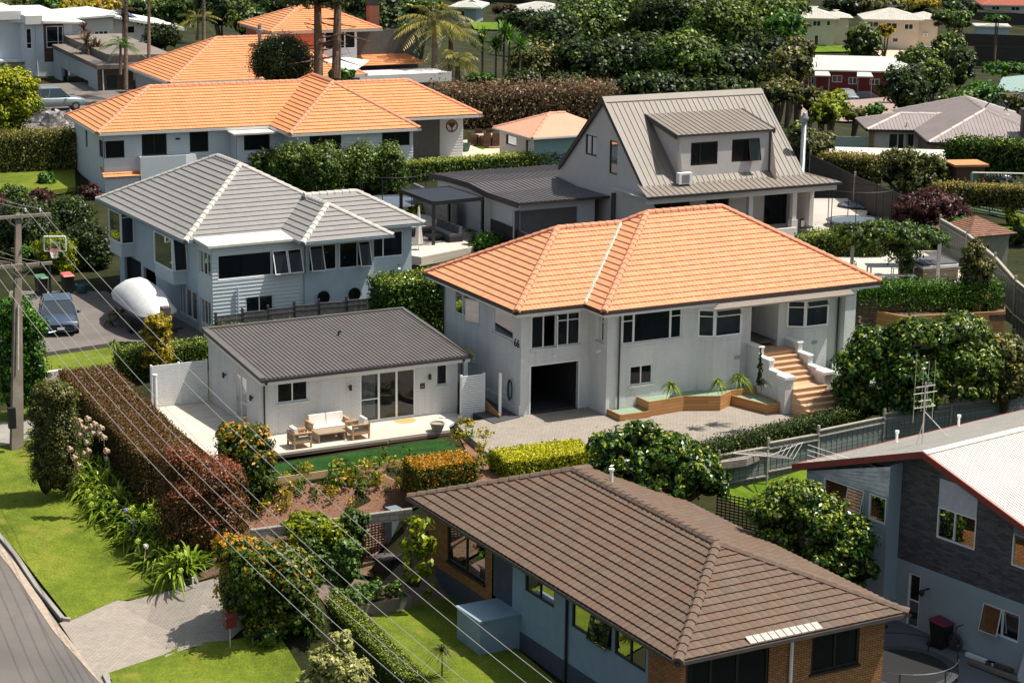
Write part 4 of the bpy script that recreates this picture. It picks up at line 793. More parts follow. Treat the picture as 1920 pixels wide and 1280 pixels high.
for s_ in(-1,1):
 for a in(gl_-.2,ar-.02):p0=FH.P(a,ba+s_*gb(5.2),5.22);p1=FH.P(a,ba,zF+.05);q0=FH.P(a+.12,ba+s_*gb(5.2),5.22);q1=FH.P(a+.12,ba,zF+.05);dz=np.array([0,0,-.28]);fl.hexa([p0+dz,q0+dz,q1+dz*1.3,p1+dz*1.3,p0,q0,q1,p1])
fl.build('barge_board',mat('dark_barge',lin((62,54,56)),.5),ro)
fl=MB()
for s_ in(-1,1):fl.hexa([FH.P(gl_-.2,ba,zF+.03),FH.P(ar+.1,ba,zF+.03),FH.P(ar+.1,ba+s_*.3,zF-.3*tanr+.03),FH.P(gl_-.2,ba+s_*.3,zF-.3*tanr+.03),FH.P(gl_-.2,ba,zF+.09),FH.P(ar+.1,ba,zF+.09),FH.P(ar+.1,ba+s_*.3,zF-.3*tanr+.07),FH.P(gl_-.2,ba+s_*.3,zF-.3*tanr+.07)])
fl.build('ridge_capping',M_metal2,ro)
# dormer
db=.6
DW=Wall(FH,'f',db);dl=DW.px(1270,345)[0];dr=DW.px(1444,320)[0];dz0=DW.px(1356,332)[1]-.2;dz1=DW.px(1356,251)[1]
dwa=R(DW,1296,268,1345,308);dwb=R(DW,1373,262,1422,301)
wm=MB();DW.skin(wm,dl,dr,dz0-.3,dz1,[dwa,dwb]);bk_=lambda z:ba-gb(z)
for a_,kk in((dl,'l'),(dr,'r')):
 wm.face([FH.P(a_,db,dz0-.3),FH.P(a_,db,dz1),FH.P(a_,bk_(dz1+.7),dz1+.7),FH.P(a_,bk_(dz0-.3),dz0-.3)])
mk(wm,'dormer_wall',M_r,TF);DW.window(TF,dwa,(.36,),[],M_bf,M_glassd,fr=.08);DW.window(TF,dwb,(.58,),[],M_bf,M_glassd,fr=.08,sash=[(1,'t',.22)])
dzr=dz1+.06;zr_=dzr+.29*(bk_(dzr)-db+1.9);rf=MB();bq=db-.1;
zq=dzr;k_=.2;bb=(ba-(za-zq)/tanr); # where slopes meet
bmx=(zq-k_*bq-(za-ba*tanr))/(tanr-k_);zmx=zq+k_*(bmx-bq)
metal_face(rf,[FH.P(dl-.2,bq,zq+.05),FH.P(dr+.15,bq,zq+.05),FH.P(dr+.15,bmx,zmx+.08),FH.P(dl-.2,bmx,zmx+.08)],**mk_);ro2=mk(rf,'dormer_roof',M_metal2,TF)
fl=MB()
for a in(dl-.24,dr+.12):fl.hexa([FH.P(a,bq,zq-.2),FH.P(a+.07,bq,zq-.2),FH.P(a+.07,bmx,zmx-.16),FH.P(a,bmx,zmx-.16),FH.P(a,bq,zq+.09),FH.P(a+.07,bq,zq+.09),FH.P(a+.07,bmx,zmx+.12),FH.P(a,bmx,zmx+.12)])
fl.lb(FH,dl-.22,dr+.17,bq-.04,bq,zq-.06,zq+.05);fl.build('dormer_fascia',mat('dark_barge',(0,0,0)),ro2)
dp=MB();dp.bar(DW.p(dr-.12,dz1,.05),DW.p(dr-.12,dz0,.05),.05,6);mk(dp,'downpipe',M_gut,TF)
# verandah roof
v0=FH.fa(1213,372,-1.0)[0];vz=FH.fa(1350,359,-1.0)[2];v1=FH.fa(1577,340,-1.0)[0];vm=MB();bT=.55;zT=5.56
metal_face(vm,[FH.P(v0,-1.0,vz),FH.P(v1,-1.0,vz),FH.P(v1-2.0,bT,zT),FH.P(v0+.3,bT,zT)],**mk_);metal_face(vm,[FH.P(v1,-1.0,vz),FH.P(v1,5.2,vz),FH.P(v1-2.0,5.2,zT),FH.P(v1-2.0,bT,zT)],**mk_)
vo=mk(vm,'verandah_roof',M_metal2,TF);fl=MB();fl.lb(FH,v0,v1+.04,-1.08,-1.0,vz-.14,vz-.01);fl.lb(FH,v1,v1+.08,-1.0,5.2,vz-.14,vz-.01);fl.build('verandah_gutter',M_gut,vo)
vf=MB();vf.lb(FH,v0+.1,v1-.2,-.9,-.7,vz-.45,vz-.15);vf.lb(FH,v1-.4,v1-.2,-.7,5,vz-.45,vz-.15);vf.face([FH.P(v0,-.98,vz-.12),FH.P(v1,-.98,vz-.12),FH.P(v1,3,vz-.12),FH.P(v0,3,vz-.12)]);mk(vf,'verandah_beam',M_r,TF)
for x in(1405,1487):u=FH.fa(x,400,-.7)[0];pm=MB();pm.lb(FH,u-.14,u+.14,-.84,-.56,fz+.7,vz-.4);pm.lb(FH,u-.2,u+.2,-.9,-.5,fz-.5,fz+.7);mk(pm,'verandah_post',M_r,TF)
pm=MB();u=v1-.4;pm.lb(FH,u-.14,u+.14,1.2,1.5,fz-.5,4.42);mk(pm,'verandah_post',M_r,TF)
VW=Wall(FH,'f',1.25);vh=[R(VW,1224,375,1293,400),R(VW,1324,363,1366,395),R(VW,1434,352,1496,396)];vh=[(a,b,max(c,fz+.9)if i<2 else fz+.05,min(d,4.35))for i,(a,b,c,d)in enumerate(vh)]
wm=MB();VW.skin(wm,gl_+.1,1.6,fz-1,vz-.1,vh);Wall(FH,'r',1.6).skin(wm,1.25,8,fz-1,vz-.1);mk(wm,'ground_floor_wall',M_r,TF)
for h_ in vh:VW.window(TF,h_,(.5,),[],M_bf,M_glassd,fr=.08)
im=MB();im.lb(FH,v0+.4,1.4,3.5,3.6,fz-1,4.6);im.face([FH.P(gl_+.2,1.4,5.2),FH.P(.3,1.4,5.2),FH.P(.3,8,5.2),FH.P(gl_+.2,8,5.2)]);im.lb(FH,gl_+2,0,ba-.05,ba+.05,5.3,za-.6);mk(im,'inner_partition',M_room,TF)
lw=MB()
for x0_,x1_,b_ in((1404,1434,-1.3),(1459,1493,-2.2)):u0=FH.fa(x0_,415,b_)[0];u1=FH.fa(x1_,430,b_)[0];lw.lb(FH,u0,u1,b_-.1,b_+.1,fz-1.2,fz+.55)
mk(lw,'terrace_wall',M_r,TF)
ch=MB();u=FH.fa(1457,230,1.6);cb=FH.P(1.3,1.2,0);z0_=6.2;ch.bar((cb[0],cb[1],5.2),(cb[0],cb[1],8.35),.15,10);ch.lathe((cb[0],cb[1],8.35),[(.15,0),(.24,.08),(.24,.3),(.1,.42),(.12,.5),(.02,.58)],12);mk(ch,'flue',mat('galvanised',lin((150,155,158)),.4,.1,metal=.6),TF,smooth=True)
def heatpump(c,A,B,par,z):
 m1=MB();m1.box((c[0],c[1],z+.32),(.85,.34,.62),A,B);o=mk(m1,'heat_pump',M_white,par);g=MB();nn=-np.array(B)*.175
 for i in range(9):g.box(np.array([c[0],c[1],z+.08+i*.055])+nn,(.5,.012,.02),A,B)
 g.build('fan_grille',M_gut,o)
cc=DW.p(dl+.1,0,.55);heatpump((cc[0],cc[1]),FH.A,FH.B,TF,5.5)
# its carport / garage with a gently curved roof
q=G(962,470,fz-.2);
cR=[FH.g(x,y,z)for x,y,z in((922,380,4.55),(1214,352,4.55))]
PF=[(807,326),(845,334),(880,344),(915,362),(972,381)];u_l=FH.g(972,381,4.3)[0];Wl=Wall(FH,'l',u_l)
prof=[Wl.px(x,y)for x,y in PF];prof=sorted(prof);Wr=u_l+(FH.fa(1214,358,prof[0][0])[0]-u_l)
rf=MB();a1c=FH.fa(1218,355,prof[0][0])[0]
for(b0c,z0c),(b1c,z1c)in zip(prof[:-1],prof[1:]):metal_face(rf,[FH.P(u_l,b0c,z0c),FH.P(a1c,b0c,z0c),FH.P(a1c,b1c,z1c),FH.P(u_l,b1c,z1c)],sp=.3,w=.1,hgt=.05)
TC=thing('carport_garage','low garage and carport with long gently curved charcoal metal roof beside the steep gabled house','garage',FH.P(u_l+4,prof[0][0]+3,fz-.5))
ro=mk(rf,'metal_roof',M_metal3,TC);fl=MB()
for(b0c,z0c),(b1c,z1c)in zip(prof[:-1],prof[1:]):fl.hexa([FH.P(u_l-.08,b0c,z0c-.28),FH.P(u_l,b0c,z0c-.28),FH.P(u_l,b1c,z1c-.28),FH.P(u_l-.08,b1c,z1c-.28),FH.P(u_l-.08,b0c,z0c+.06),FH.P(u_l,b0c,z0c+.06),FH.P(u_l,b1c,z1c+.06),FH.P(u_l-.08,b1c,z1c+.06)])
fl.lb(FH,u_l,a1c,prof[0][0]-.06,prof[0][0],prof[0][1]-.12,prof[0][1]+.02);fl.build('barge_board',mat('dark_barge',(0,0,0)),ro)
wm=MB();Wg=Wall(FH,'f',prof[0][0]+.5);zt_=prof[0][1]-.1;ug=[Wg.px(x,400)[0]for x in(1000,1083,1101,1115,1205)]
Wg.skin(wm,u_l+.4,ug[3],fz-1.5,zt_,[(ug[0]-1.2,ug[1],fz-1.5+.2,zt_-.45)]);Wall(FH,'l',u_l+.4).skin(wm,prof[0][0]+.5,prof[-1][0]-.2,fz-1.5,[(b,z-.12)for b,z in prof]);Wall(FH,'k',prof[-1][0]-.2).skin(wm,u_l+.4,a1c,fz-1.5,prof[-1][1]-.15);Wall(FH,'f',prof[0][0]+4).skin(wm,ug[2],a1c,fz-1.5,zt_);wm.lb(FH,a1c-.3,a1c,prof[0][0]+.5,prof[0][0]+.8,fz-1.5,zt_);mk(wm,'rendered_wall',mat('cool_render',lin((188,192,196)),.85,.06,1.2),TC)
gd=MB();Wg.box(gd,ug[0]-1.2,ug[1],fz-1.5,zt_-.45,-.2,-.15);mk(gd,'garage_door',mat('grey_door',lin((98,94,98)),.6),TC)
dr_=MB();Wall(FH,'f',prof[0][0]+3.98).box(dr_,ug[2]+1.4,ug[2]+2.9,fz-1,fz+1.6,0,.05);mk(dr_,'side_door',M_black,TC)
# ---------------- neighbour on the right: white roof, dark brick ----------------
q=G(1704,1176,-3.5);RH=Fr((q[0],q[1],0),37.5)
TR=thing('white_roof_house','two storey house with white corrugated gable roof, red barge boards and dark brick','house',RH.P(3,0,-3.6))
RW=Wall(RH,'l',0);sl_=.318;rb,rz=-.59,3.42;zt=lambda b:rz-.22-abs(b-rb)*sl_
M_dkb=brick_mat('dark_grey_brick',lin((104,102,102)),lin((66,67,70)),lin((70,70,72)),.3,.09,bump=.5)
M_rb=mat('blue_render',lin((152,168,176)),.85,.08,2,bump=.15,dirt=lin((138,154,164)))
M_wp=mat('white_panel',lin((196,202,210)),.6,.12,5)
p1=sorted((RW.px(1762,900)[0],RW.px(1834,930)[0]));p2=(RW.px(1912,970)[0]-2.0,RW.px(1902,970)[0])
wz=(RW.px(1760,1008)[1],RW.px(1764,950)[1]);
wm=MB();RW.skin(wm,-12,.75,-1.01,[(-12,zt(-12)),(rb,zt(rb)),(.75,zt(.75))],[(p1[0],p1[1],wz[0],zt(p1[0])-.01),(p2[0],p2[1],wz[0]-.05,zt(p2[0])-.01)]);mk(wm,'brick_wall',M_dkb,TR)
lw1=(*sorted((RW.px(1842,1160)[0],RW.px(1912,1160)[0])),RW.px(1842,1180)[1],RW.px(1845,1128)[1]);dd_=(*sorted((RW.px(1701,1120)[0],RW.px(1724,1120)[0])),-3.45,RW.px(1704,1072)[1])
wm=MB();RW.skin(wm,-12,.75,-5,-1.01,[lw1,dd_]);Wall(RH,'f',.75).skin(wm,-.65,0,-5,zt(1.2));BWl=Wall(RH,'l',-.65);bw1=(1.5,3.1,1.0,2.0)
hwz0,hwz1=BWl.px(1600,950)[1],BWl.px(1600,905)[1];hz=(1.25,2.25,.55,1.55)
BWl.skin(wm,.75,4.9,-5,[(.75,zt(.75)-.2),(4.9,zt(4.9)-.1)],[(.85,1.7,.35,1.35),(1.95,4.0,.35,1.35)]);Wall(RH,'k',4.9).skin(wm,-.65,14,-5,1.5);mk(wm,'rendered_wall',M_rb,TR);ub=MB();BWl.skin(ub,.74,4.9,1.42,[(.74,zt(.75)-.19),(4.9,zt(4.9)-.09)],boards=.2);mk(ub,'white_boards',mat('worn_white_boards',lin((206,208,210)),.7,.2,7,dirt=lin((150,154,158))),TR)
RW.window(TR,(p1[0],p1[1],wz[0],wz[1]),(.4 if 0 else.55,),[],M_white,M_glassd,rec=.02);RW.window(TR,(p2[0],p2[1],wz[0]-.05,wz[1]-.05),(.5,),[],M_white,M_glassd,rec=.02);RW.window(TR,lw1,(.48,),[],M_white,M_glassd,sash=[(1,'t',.2)])
BWl.window(TR,(.85,1.7,.35,1.35),(),[],M_white,M_glassd,rec=.02);BWl.window(TR,(1.95,4.0,.35,1.35),(.4,),[],M_white,M_glassd,rec=.02,sash=[(0,'t',.2)])
pn=MB();RW.skin(pn,p1[0]+.01,p1[1]-.01,wz[1],[(p1[0],zt(p1[0])-.01),(p1[1],zt(p1[1])-.01)]);
for v in range(len(pn.v)):pass
mk(pn,'white_panel',M_wp,TR);pn=MB();RW.skin(pn,p2[0]+.01,p2[1]-.01,wz[1]-.05,[(p2[0],zt(p2[0])-.01),(p2[1],zt(p2[1])-.01)]);mk(pn,'white_panel',M_wp,TR)
do_=RW.window(TR,dd_,(),[(0,.5)],M_white,M_glassd,name='back_door');
lp=MB();RW.box(lp,dd_[0]-.45,dd_[0]-.4,-1.75,-1.7,0,.35);lp.lathe(RW.p(dd_[0]-.42,-1.85,.38),[(.04,.16),(.1,.1),(.1,0),(.06,-.08)],8);mk(lp,'wall_lamp',M_dark,TR)
rf=MB();a0r,a1r=-.5,18;mkw=dict(sp=.15,w=.05,hgt=.03)
metal_face(rf,[RH.P(a0r,rb-7,rz-7*sl_),RH.P(a1r,rb-7,rz-7*sl_),RH.P(a1r,rb,rz),RH.P(a0r,rb,rz)],**mkw);metal_face(rf,[RH.P(a1r,rb+6.0,rz-6.0*sl_),RH.P(a0r-.4,rb+6.0,rz-6.0*sl_),RH.P(a0r,rb,rz),RH.P(a1r,rb,rz)],**mkw)
ro=mk(rf,'corrugated_roof',mat('white_metal_roof',lin((214,208,198)),.6,.08,1.5),TR)
bg_=MB()
for s_,ln in((-1,7),(1,6.0)):e=.4 if s_>0 else 0;bg_.hexa([RH.P(a0r-.05,rb,rz-.2),RH.P(a0r+.02,rb,rz-.2),RH.P(a0r+.02-e,rb+s_*ln,rz-ln*sl_-.2),RH.P(a0r-.05-e,rb+s_*ln,rz-ln*sl_-.2),RH.P(a0r-.05,rb,rz+.05),RH.P(a0r+.02,rb,rz+.05),RH.P(a0r+.02-e,rb+s_*ln,rz-ln*sl_+.05),RH.P(a0r-.05-e,rb+s_*ln,rz-ln*sl_+.05)])
bg_.lb(RH,a0r,a1r,rb+6.0,rb+6.08,rz-6.0*sl_-.16,rz-6*sl_+.02);bg_.build('barge_board',mat('red_barge',lin((140,62,52)),.6),ro)
cp=MB();cp.hexa([RH.P(a0r,rb-.2,rz-.02),RH.P(a1r,rb-.2,rz-.02),RH.P(a1r,rb,rz+.04),RH.P(a0r,rb,rz+.04),RH.P(a0r,rb-.2,rz+.01),RH.P(a1r,rb-.2,rz+.01),RH.P(a1r,rb,rz+.07),RH.P(a0r,rb,rz+.07)]);cp.build('ridge_capping',mat('white_ridge',lin((222,218,210)),.6),ro)
vt=MB();
for x,y in((1681,830),(1797,800)):g=None;d=ray(x,y);P0=RH.P(0,rb,rz);nn=np.cross(RH.A,RH.B-np.array([0,0,sl_]));P_v=CP+d*(((P0-CP)@nn)/(d@nn));vt=MB();vt.bar(P_v,P_v+np.array([0,0,.4]),.05,8);vt.bar(P_v+np.array([0,0,.4]),P_v+np.array([0,0,.5]),.08,8);mk(vt,'roof_vent',M_white,TR)
# gas meter boxes and pipe runs
gx=MB();RW.box(gx,.95-.3,.95,-2.6,-2.5,0,.2);mk(gx,'gas_pipe',M_rb,TR)
im=MB();im.lb(RH,.4,12,-11,-10.9,-4,1);im.lb(RH,2.5,2.6,-12,4.5,-5,1.2);im.lb(RH,.1,10,-11,4,-1.1,-1.0);mk(im,'inner_partition',M_room,TR)
# ---------------- far houses ----------------
M_cream=mat('cream_render',lin((206,196,178)),.85,.06,.6);M_lroof=tile_mat('pale_grey_roof',[(196,190,178),(206,200,190),(186,180,170)],.5,.4);M_wroof=mat('white_roof',lin((186,184,176)),.6,.06,.6)
M_fg=mat('far_glass',(.03,.04,.05),.1)
def fhouse(name,label,fr,a0,a1,b0,b1,z0,ze,tan,wallm,roofm,over=.5,group=None,wins=(),axis='a',ends='hh',roofname='roof',bands=None):
 """a whole small house: walls with real openings in the front and left faces, hip roof, gutters"""
 t=thing(name,label,'house',fr.P((a0+a1)/2,(b0+b1)/2,z0),group);wf=Wall(fr,'f',b0);wll=Wall(fr,'l',a0);wm=MB()
 hf=[w_[1:]for w_ in wins if w_[0]=='f'];hl=[w_[1:]for w_ in wins if w_[0]=='l']
 wf.skin(wm,a0,a1,z0-2,ze,[h[:4]for h in hf]);wll.skin(wm,b0,b1,z0-2,ze,[h[:4]for h in hl]);Wall(fr,'r',a1).skin(wm,b0,b1,z0-2,ze);Wall(fr,'k',b1).skin(wm,a0,a1,z0-2,ze);wm.build('wall',wallm,t)
 for h in hf:wf.window(t,h[:4],h[4]if len(h)>4 else(.5,),[],M_white,M_fg,fr=.09)
 for h in hl:wll.window(t,h[:4],h[4]if len(h)>4 else(.5,),[],M_white,M_fg,fr=.09)
 rf,cp=MB(),MB();hip_roof(fr,rf,cp,a0-over,a1+over,b0-over,b1+over,ze+.05,tan,axis=axis,ends=ends,kw=dict(course=.4,lift=.04),capkw=dict(r=.15,seg=.8,flat=True));ro=rf.build(roofname,roofm,t)
 if cp.v:cp.build('ridge_capping',roofm,ro)
 g=MB();gutter(g,[fr.P(a0-over,b1+over,ze),fr.P(a0-over,b0-over,ze),fr.P(a1+over,b0-over,ze),fr.P(a1+over,b1+over,ze)],.14,.16);g.build('gutter',M_gutw,t);sf=MB();soffit(sf,fr,a0-over,a1+over,b0-over,b1+over,ze-.1);sf.build('soffit',M_white,t)
 return t
def frame_at(x,y,z,yaw):q=G(x,y,z);return Fr((q[0],q[1],0),yaw)
def au(fr,x,y,b=0):return fr.fa(x,y,b)[0]
def zu(fr,x,y,b=0):return fr.fa(x,y,b)[2]
# grey metal roof bungalow on the right
GQ=D(1723,244,175);GRf=Fr((GQ[0],GQ[1],0),-1);gz_=GQ[2];TG=thing('grey_bungalow','bungalow with warm grey ribbed metal hip roofs and a brown brick chimney','house',GRf.P(3,0,-2))
rf,cp=MB(),MB();km=dict(sp=.3,w=.1,hgt=.03)
M_gm=mat('warm_grey_metal',lin((138,126,124)),.65,.1,.8);M_gc=mat('pale_ridge',lin((170,158,152)),.6)
hip_roof(GRf,rf,cp,-4.3,8,0,6.4,gz_,.3,face=metal_face,kw=km,ends='hg',faces='flk',capkw=dict(r=.16,seg=1.5,flat=True));hip_roof(GRf,rf,cp,-.4,10.4,-6.9,12,gz_+.02,.37,axis='b',face=metal_face,kw=km,capkw=dict(r=.16,seg=1.5,flat=True))
ro=mk(rf,'metal_roof',M_gm,TG);mk(cp,'ridge_capping',M_gc,ro)
gm_=MB();gutter(gm_,[GRf.P(-4.3,6.4,gz_),GRf.P(-4.3,0,gz_),GRf.P(-.4,0,gz_),GRf.P(-.4,-6.9,gz_),GRf.P(10.4,-6.9,gz_)],.14,.16);mk(gm_,'gutter',M_gut,TG)
M_cb=brick_mat('cream_brick',lin((176,146,110)),lin((160,128,92)),lin((120,100,80)),.24,.09)
w1=Wall(GRf,'f',.5);w2=Wall(GRf,'l',.1);w3=Wall(GRf,'f',-6.4);wm=MB();hsd2=(-2.2,-1.0+.6,gz_-2.3,gz_-.3);w1.skin(wm,-3.6,.1,-4,gz_-.1,[(-2.4,-.2,gz_-2.2,gz_-.35)]);mk(wm,'panel_wall',mat('cream_panel',lin((216,206,194)),.7),TG)
wm=MB();wm.lb(GRf,-4.0,-3.6,.4,.8,-4,gz_-.1);w2.skin(wm,-6.4,.5,-4,gz_-.1);w3.skin(wm,.1,9.9,-4,gz_-.1,[(1.2,6.0,-4,gz_-.45),(6.9,8.6,gz_-1.3,gz_-.35)]);mk(wm,'brick_wall',M_cb,TG)
w1.window(TG,(-2.4,-.2,gz_-2.2,gz_-.35),(.36,.6),[],M_white,M_fg,fr=.09);w3.window(TG,(6.9,8.6,gz_-1.3,gz_-.35),(),[],M_bf,M_fg)
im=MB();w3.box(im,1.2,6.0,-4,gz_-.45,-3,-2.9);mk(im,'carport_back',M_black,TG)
cm_=MB();cm_.lb(GRf,7.2,9.6,-6.0,-5.0,gz_-.5,gz_+2.5);cm_.lb(GRf,7.1,9.7,-6.1,-4.9,gz_+2.5,gz_+2.62);cho=mk(cm_,'chimney',brick_mat('brown_chimney',lin((98,78,62)),lin((74,60,50)),lin((110,98,86)),.3,.1),TG);cw=MB();cw.lathe(GRf.P(8.4,-5.5,gz_+2.62),[(.3,0),(.28,.3),(.36,.34),(.34,.52),(.12,.62),(.1,.75)],12);cw.build('chimney_cowl',mat('galvanised',(0,0,0)),cho)
af=MB()
for k in(0,1):x0=5.3+k*1.8;c0=GRf.P(x0,1,gz_+1.6);c1=GRf.P(x0+1.2,1,gz_+3.0);c2=GRf.P(x0+2.2,1.5,gz_+1.5);af.bar(c0,c1,.05,4);af.bar(c1,c2,.05,4)
af.bar(GRf.P(6.5,1,gz_+3),GRf.P(8.3,1,gz_+3),.05,4);mk(af,'roof_frame',M_gut,TG)
wm=MB();w1.box(wm,-9.5,-3.6,-4,gz_-.7,0,.06);solo(wm,'pale_fence',mat('pale_green_metal',lin((160,172,168)),.6),'pale green metal fence running left from the grey bungalow','fence')
# white lean-to canopy in front of it
c=[D(1541,292,158),D(1776,308,150),D(1770,282,158),D(1546,277,166)];cz=c[0][2]
pa=[G(1541,293,.4),G(1779,311,.4),G(1772,281,.9),G(1546,275,.9)];TCn=thing('white_canopy','long low white metal carport roof behind the clipped hedges on the right','carport',(pa[0]+pa[1])/2+[0,0,-2.6]);mb=MB();mb.prism(pa,.1);mk(mb,'canopy_roof',mat('cream_sheet',lin((226,220,206)),.6,.06,1),TCn)
pm=MB()
for p in pa[:2]:pm.bar(p+[0,0,-.1],p+[0,0,-2.6],.06,6)
pm.bar((pa[0]+pa[1])/2+[0,0,-.1],(pa[0]+pa[1])/2+[0,0,-2.6],.06,6);mk(pm,'canopy_posts',M_gut,TCn);bw_=MB();d_=pa[1]-pa[0];bw_.face([pa[0]+[0,.6,-.15],pa[1]+[0,.6,-.15],pa[1]+[0,.6,-2.6],pa[0]+[0,.6,-2.6]]);mk(bw_,'canopy_wall',M_dark,TCn)
# modern white house at the far left
q=D(100,160,200);WH=Fr((q[0],q[1],0),26);TW=thing('modern_white_house','tall modern white clad house at the left edge with flat white roof and timber panel','house',WH.P(-4,4,q[2]));zb0=q[2]-.5
M_wc=mat('white_cladding',lin((206,210,216)),.7,.04,1);M_tp=plank_mat('dark_timber_panel',lin((66,48,40)),lin((98,74,62)),.2)
WF=Wall(WH,'f',0);ux=lambda x,y=100:WF.px(x,y)[0];vz_=lambda y,x=100:WF.px(x,y)[1]
ww=(*(ux(88),ux(120)),vz_(90),vz_(49));wm=MB();zt_=vz_(44);tpx=(ux(83),ux(121));wcol=(ux(50),ux(61),vz_(91),vz_(52))
WF.skin(wm,ux(47),tpx[0],zb0,zt_,[wcol]);WF.skin(wm,tpx[1],ux(138),zb0,zt_-.1);WF.skin(wm,tpx[0],tpx[1],zb0,vz_(116));Wall(WH,'l',ux(47)).skin(wm,0,3,zb0,zt_);Wall(WH,'r',ux(138)).skin(wm,0,9,zb0,zt_);WK=Wall(WH,'f',1.6);WK.skin(wm,ux(47)-9,ux(47),zb0,zt_+.3,[(WK.px(30,130)[0]-.3,WK.px(45,130)[0],WK.px(35,150)[1],WK.px(35,124)[1])]);mk(wm,'clad_wall',M_wc,TW)
tm_=MB();WF.skin(tm_,tpx[0],tpx[1],vz_(116),zt_,[ww]);mk(tm_,'timber_panel',M_tp,TW);WF.window(TW,ww,(.7,),[(0,.28),(1,.28)],M_white,M_glassd,fr=.08);WF.window(TW,wcol,(),[(0,.28)],M_white,M_glassd,fr=.08)
rm=MB();L0=ux(47)-10;Zr=zt_+.05;rm.hexa([WH.P(*p)for p in((ux(80),-.6,Zr),(ux(158),-.6,Zr-.1),(ux(120),9,Zr),(L0,9,Zr),(ux(80),-.6,Zr+.25),(ux(158),-.6,Zr+.05),(ux(120),9,Zr+.9),(L0,9,Zr+.9))]);rm.hexa([WH.P(*p)for p in((L0,1.0,Zr+.3),(ux(48),1.0,Zr+.3),(ux(48),9,Zr+.3),(L0,9,Zr+.3),(L0,1.0,Zr+1.1),(ux(48),1.0,Zr+1.1),(ux(48),9,Zr+1.2),(L0,9,Zr+1.2))]);rm.lb(WH,ux(48),ux(80),-.5,3,Zr-.05,Zr+.75);mk(rm,'flat_roof',mat('white_fascia',lin((224,220,214)),.6,.05,1),TW)
aw_=MB();aw_.lb(WH,ux(47)-9,ux(57),.3,1.6,vz_(113)-.1,vz_(113)+.1);mk(aw_,'window_hood',M_wc,TW);dp=MB();dp.bar(WF.p(ux(69),zt_,.1),WF.p(ux(69),zb0,.1),.07,6);mk(dp,'downpipe',M_wc,TW);im=MB();im.lb(WH,L0,ux(135),4,4.1,zb0,zt_);mk(im,'inner_partition',M_room,TW)
fm=MB();q0,q1=WF.px(55,165)[0],WF.px(104,160)[0];WF.box(fm,q0,q1,zb0-1.5,vz_(150),1.0,1.08);solo(fm,'timber_fence',plank_mat('brown_fence',lin((96,66,46)),lin((130,92,62)),.15),'short brown timber fence under the modern white house','fence')
# second white house behind
q=D(215,100,222);W2=Fr((q[0],q[1],0),26);WA=Wall(W2,'f',0);u2=lambda x,y=60:WA.px(x,y)[0];z2=lambda y,x=215:WA.px(x,y)[1]
T2=thing('cream_gable_house','cream two part house with low white roofs behind the grey flat roofed building','house',W2.P(0,3,z2(105)));hw=(u2(177),u2(203),z2(84),z2(57));wm=MB();WA.skin(wm,u2(137),u2(213),z2(140),z2(34),[hw]);S_=Wall(W2,'r',u2(213));S_.skin(wm,0,10,z2(140),z2(34));WB2=Wall(W2,'f',.6);WB2.skin(wm,u2(213),u2(285),z2(140),[(u2(213),z2(34)),(u2(285),z2(55))],[(u2(238),u2(255),z2(64),z2(52))]);mk(wm,'wall',mat('cream_wall',lin((212,204,196)),.8,.05),T2)
WA.window(T2,hw,(.33,.66),[],M_white,M_fg,fr=.09);rm=MB();rm.hexa([W2.P(*p)for p in((u2(137),-.5,z2(34)),(u2(214),-.5,z2(31)),(u2(214),10,z2(31)),(u2(137),10,z2(34)),(u2(137),-.5,z2(31)),(u2(214),-.5,z2(27)),(u2(214),10,z2(27)),(u2(137),10,z2(31)))]);rm.hexa([W2.P(*p)for p in((u2(212),-.2,z2(34)),(u2(345),-.2,z2(62)),(u2(345),10,z2(62)),(u2(212),10,z2(34)),(u2(212),-.2,z2(30)),(u2(345),-.2,z2(56)),(u2(345),10,z2(54)),(u2(212),10,z2(27)))]);ro=mk(rm,'low_roof',mat('white_fascia',(0,0,0)),T2)
sk=MB();a_,b_=u2(240),u2(268);t_=lambda a:z2(28)+(z2(56)-z2(28))*(a-u2(212))/(u2(345)-u2(212));sk.hexa([W2.P(a_,2,t_(a_)+.05),W2.P(b_,2,t_(b_)+.05),W2.P(b_,6,t_(b_)+.25),W2.P(a_,6,t_(a_)+.25),W2.P(a_,2,t_(a_)+.15),W2.P(b_,2,t_(b_)+.15),W2.P(b_,6,t_(b_)+.4),W2.P(a_,6,t_(a_)+.4)]);mk(sk,'solar_panel',mat('solar_blue',(.02,.035,.07),.2),ro);im=MB();im.lb(W2,u2(140),u2(280),5,5.1,z2(140),z2(60));mk(im,'inner_partition',M_room,T2)
# grey flat roofed building
q=D(180,185,182);G3=Fr((q[0],q[1],0),24);GA=Wall(G3,'f',0);u3=lambda x,y=150:GA.px(x,y)[0];z3=lambda y,x=150:GA.px(x,y)[1]
# its panelled side faces left-front
T3=thing('flat_roof_garage','grey panelled flat roofed garage block with dark timber side beside the silver car','garage',G3.P(-2,2,z3(185)));wm=MB();GL_=Wall(G3,'l',u3(183));L3=lambda x,y:GL_.px(x,y)
e0=L3(183,150)[0];e1=L3(102,150)[0];ho=(L3(166,160)[0],L3(116,150)[0],L3(140,185)[1]-.2,L3(140,139)[1]);ztt=L3(183,125)[1]
GL_.skin(wm,0,e1,ztt-5,ztt,[ho]);mk(wm,'panel_wall',brick_mat('grey_panels',lin((176,182,188)),lin((170,176,182)),lin((140,146,152)),1.6,1.2,bump=.2),T3);wm=MB();GA.skin(wm,u3(183),u3(250),ztt-5,ztt-.3,[(u3(200),u3(219),ztt-2.6,ztt-.8)]);mk(wm,'timber_wall',M_tp,T3);GA.window(T3,(u3(200),u3(219),ztt-2.6,ztt-.8),(),[],M_bf,M_fg)
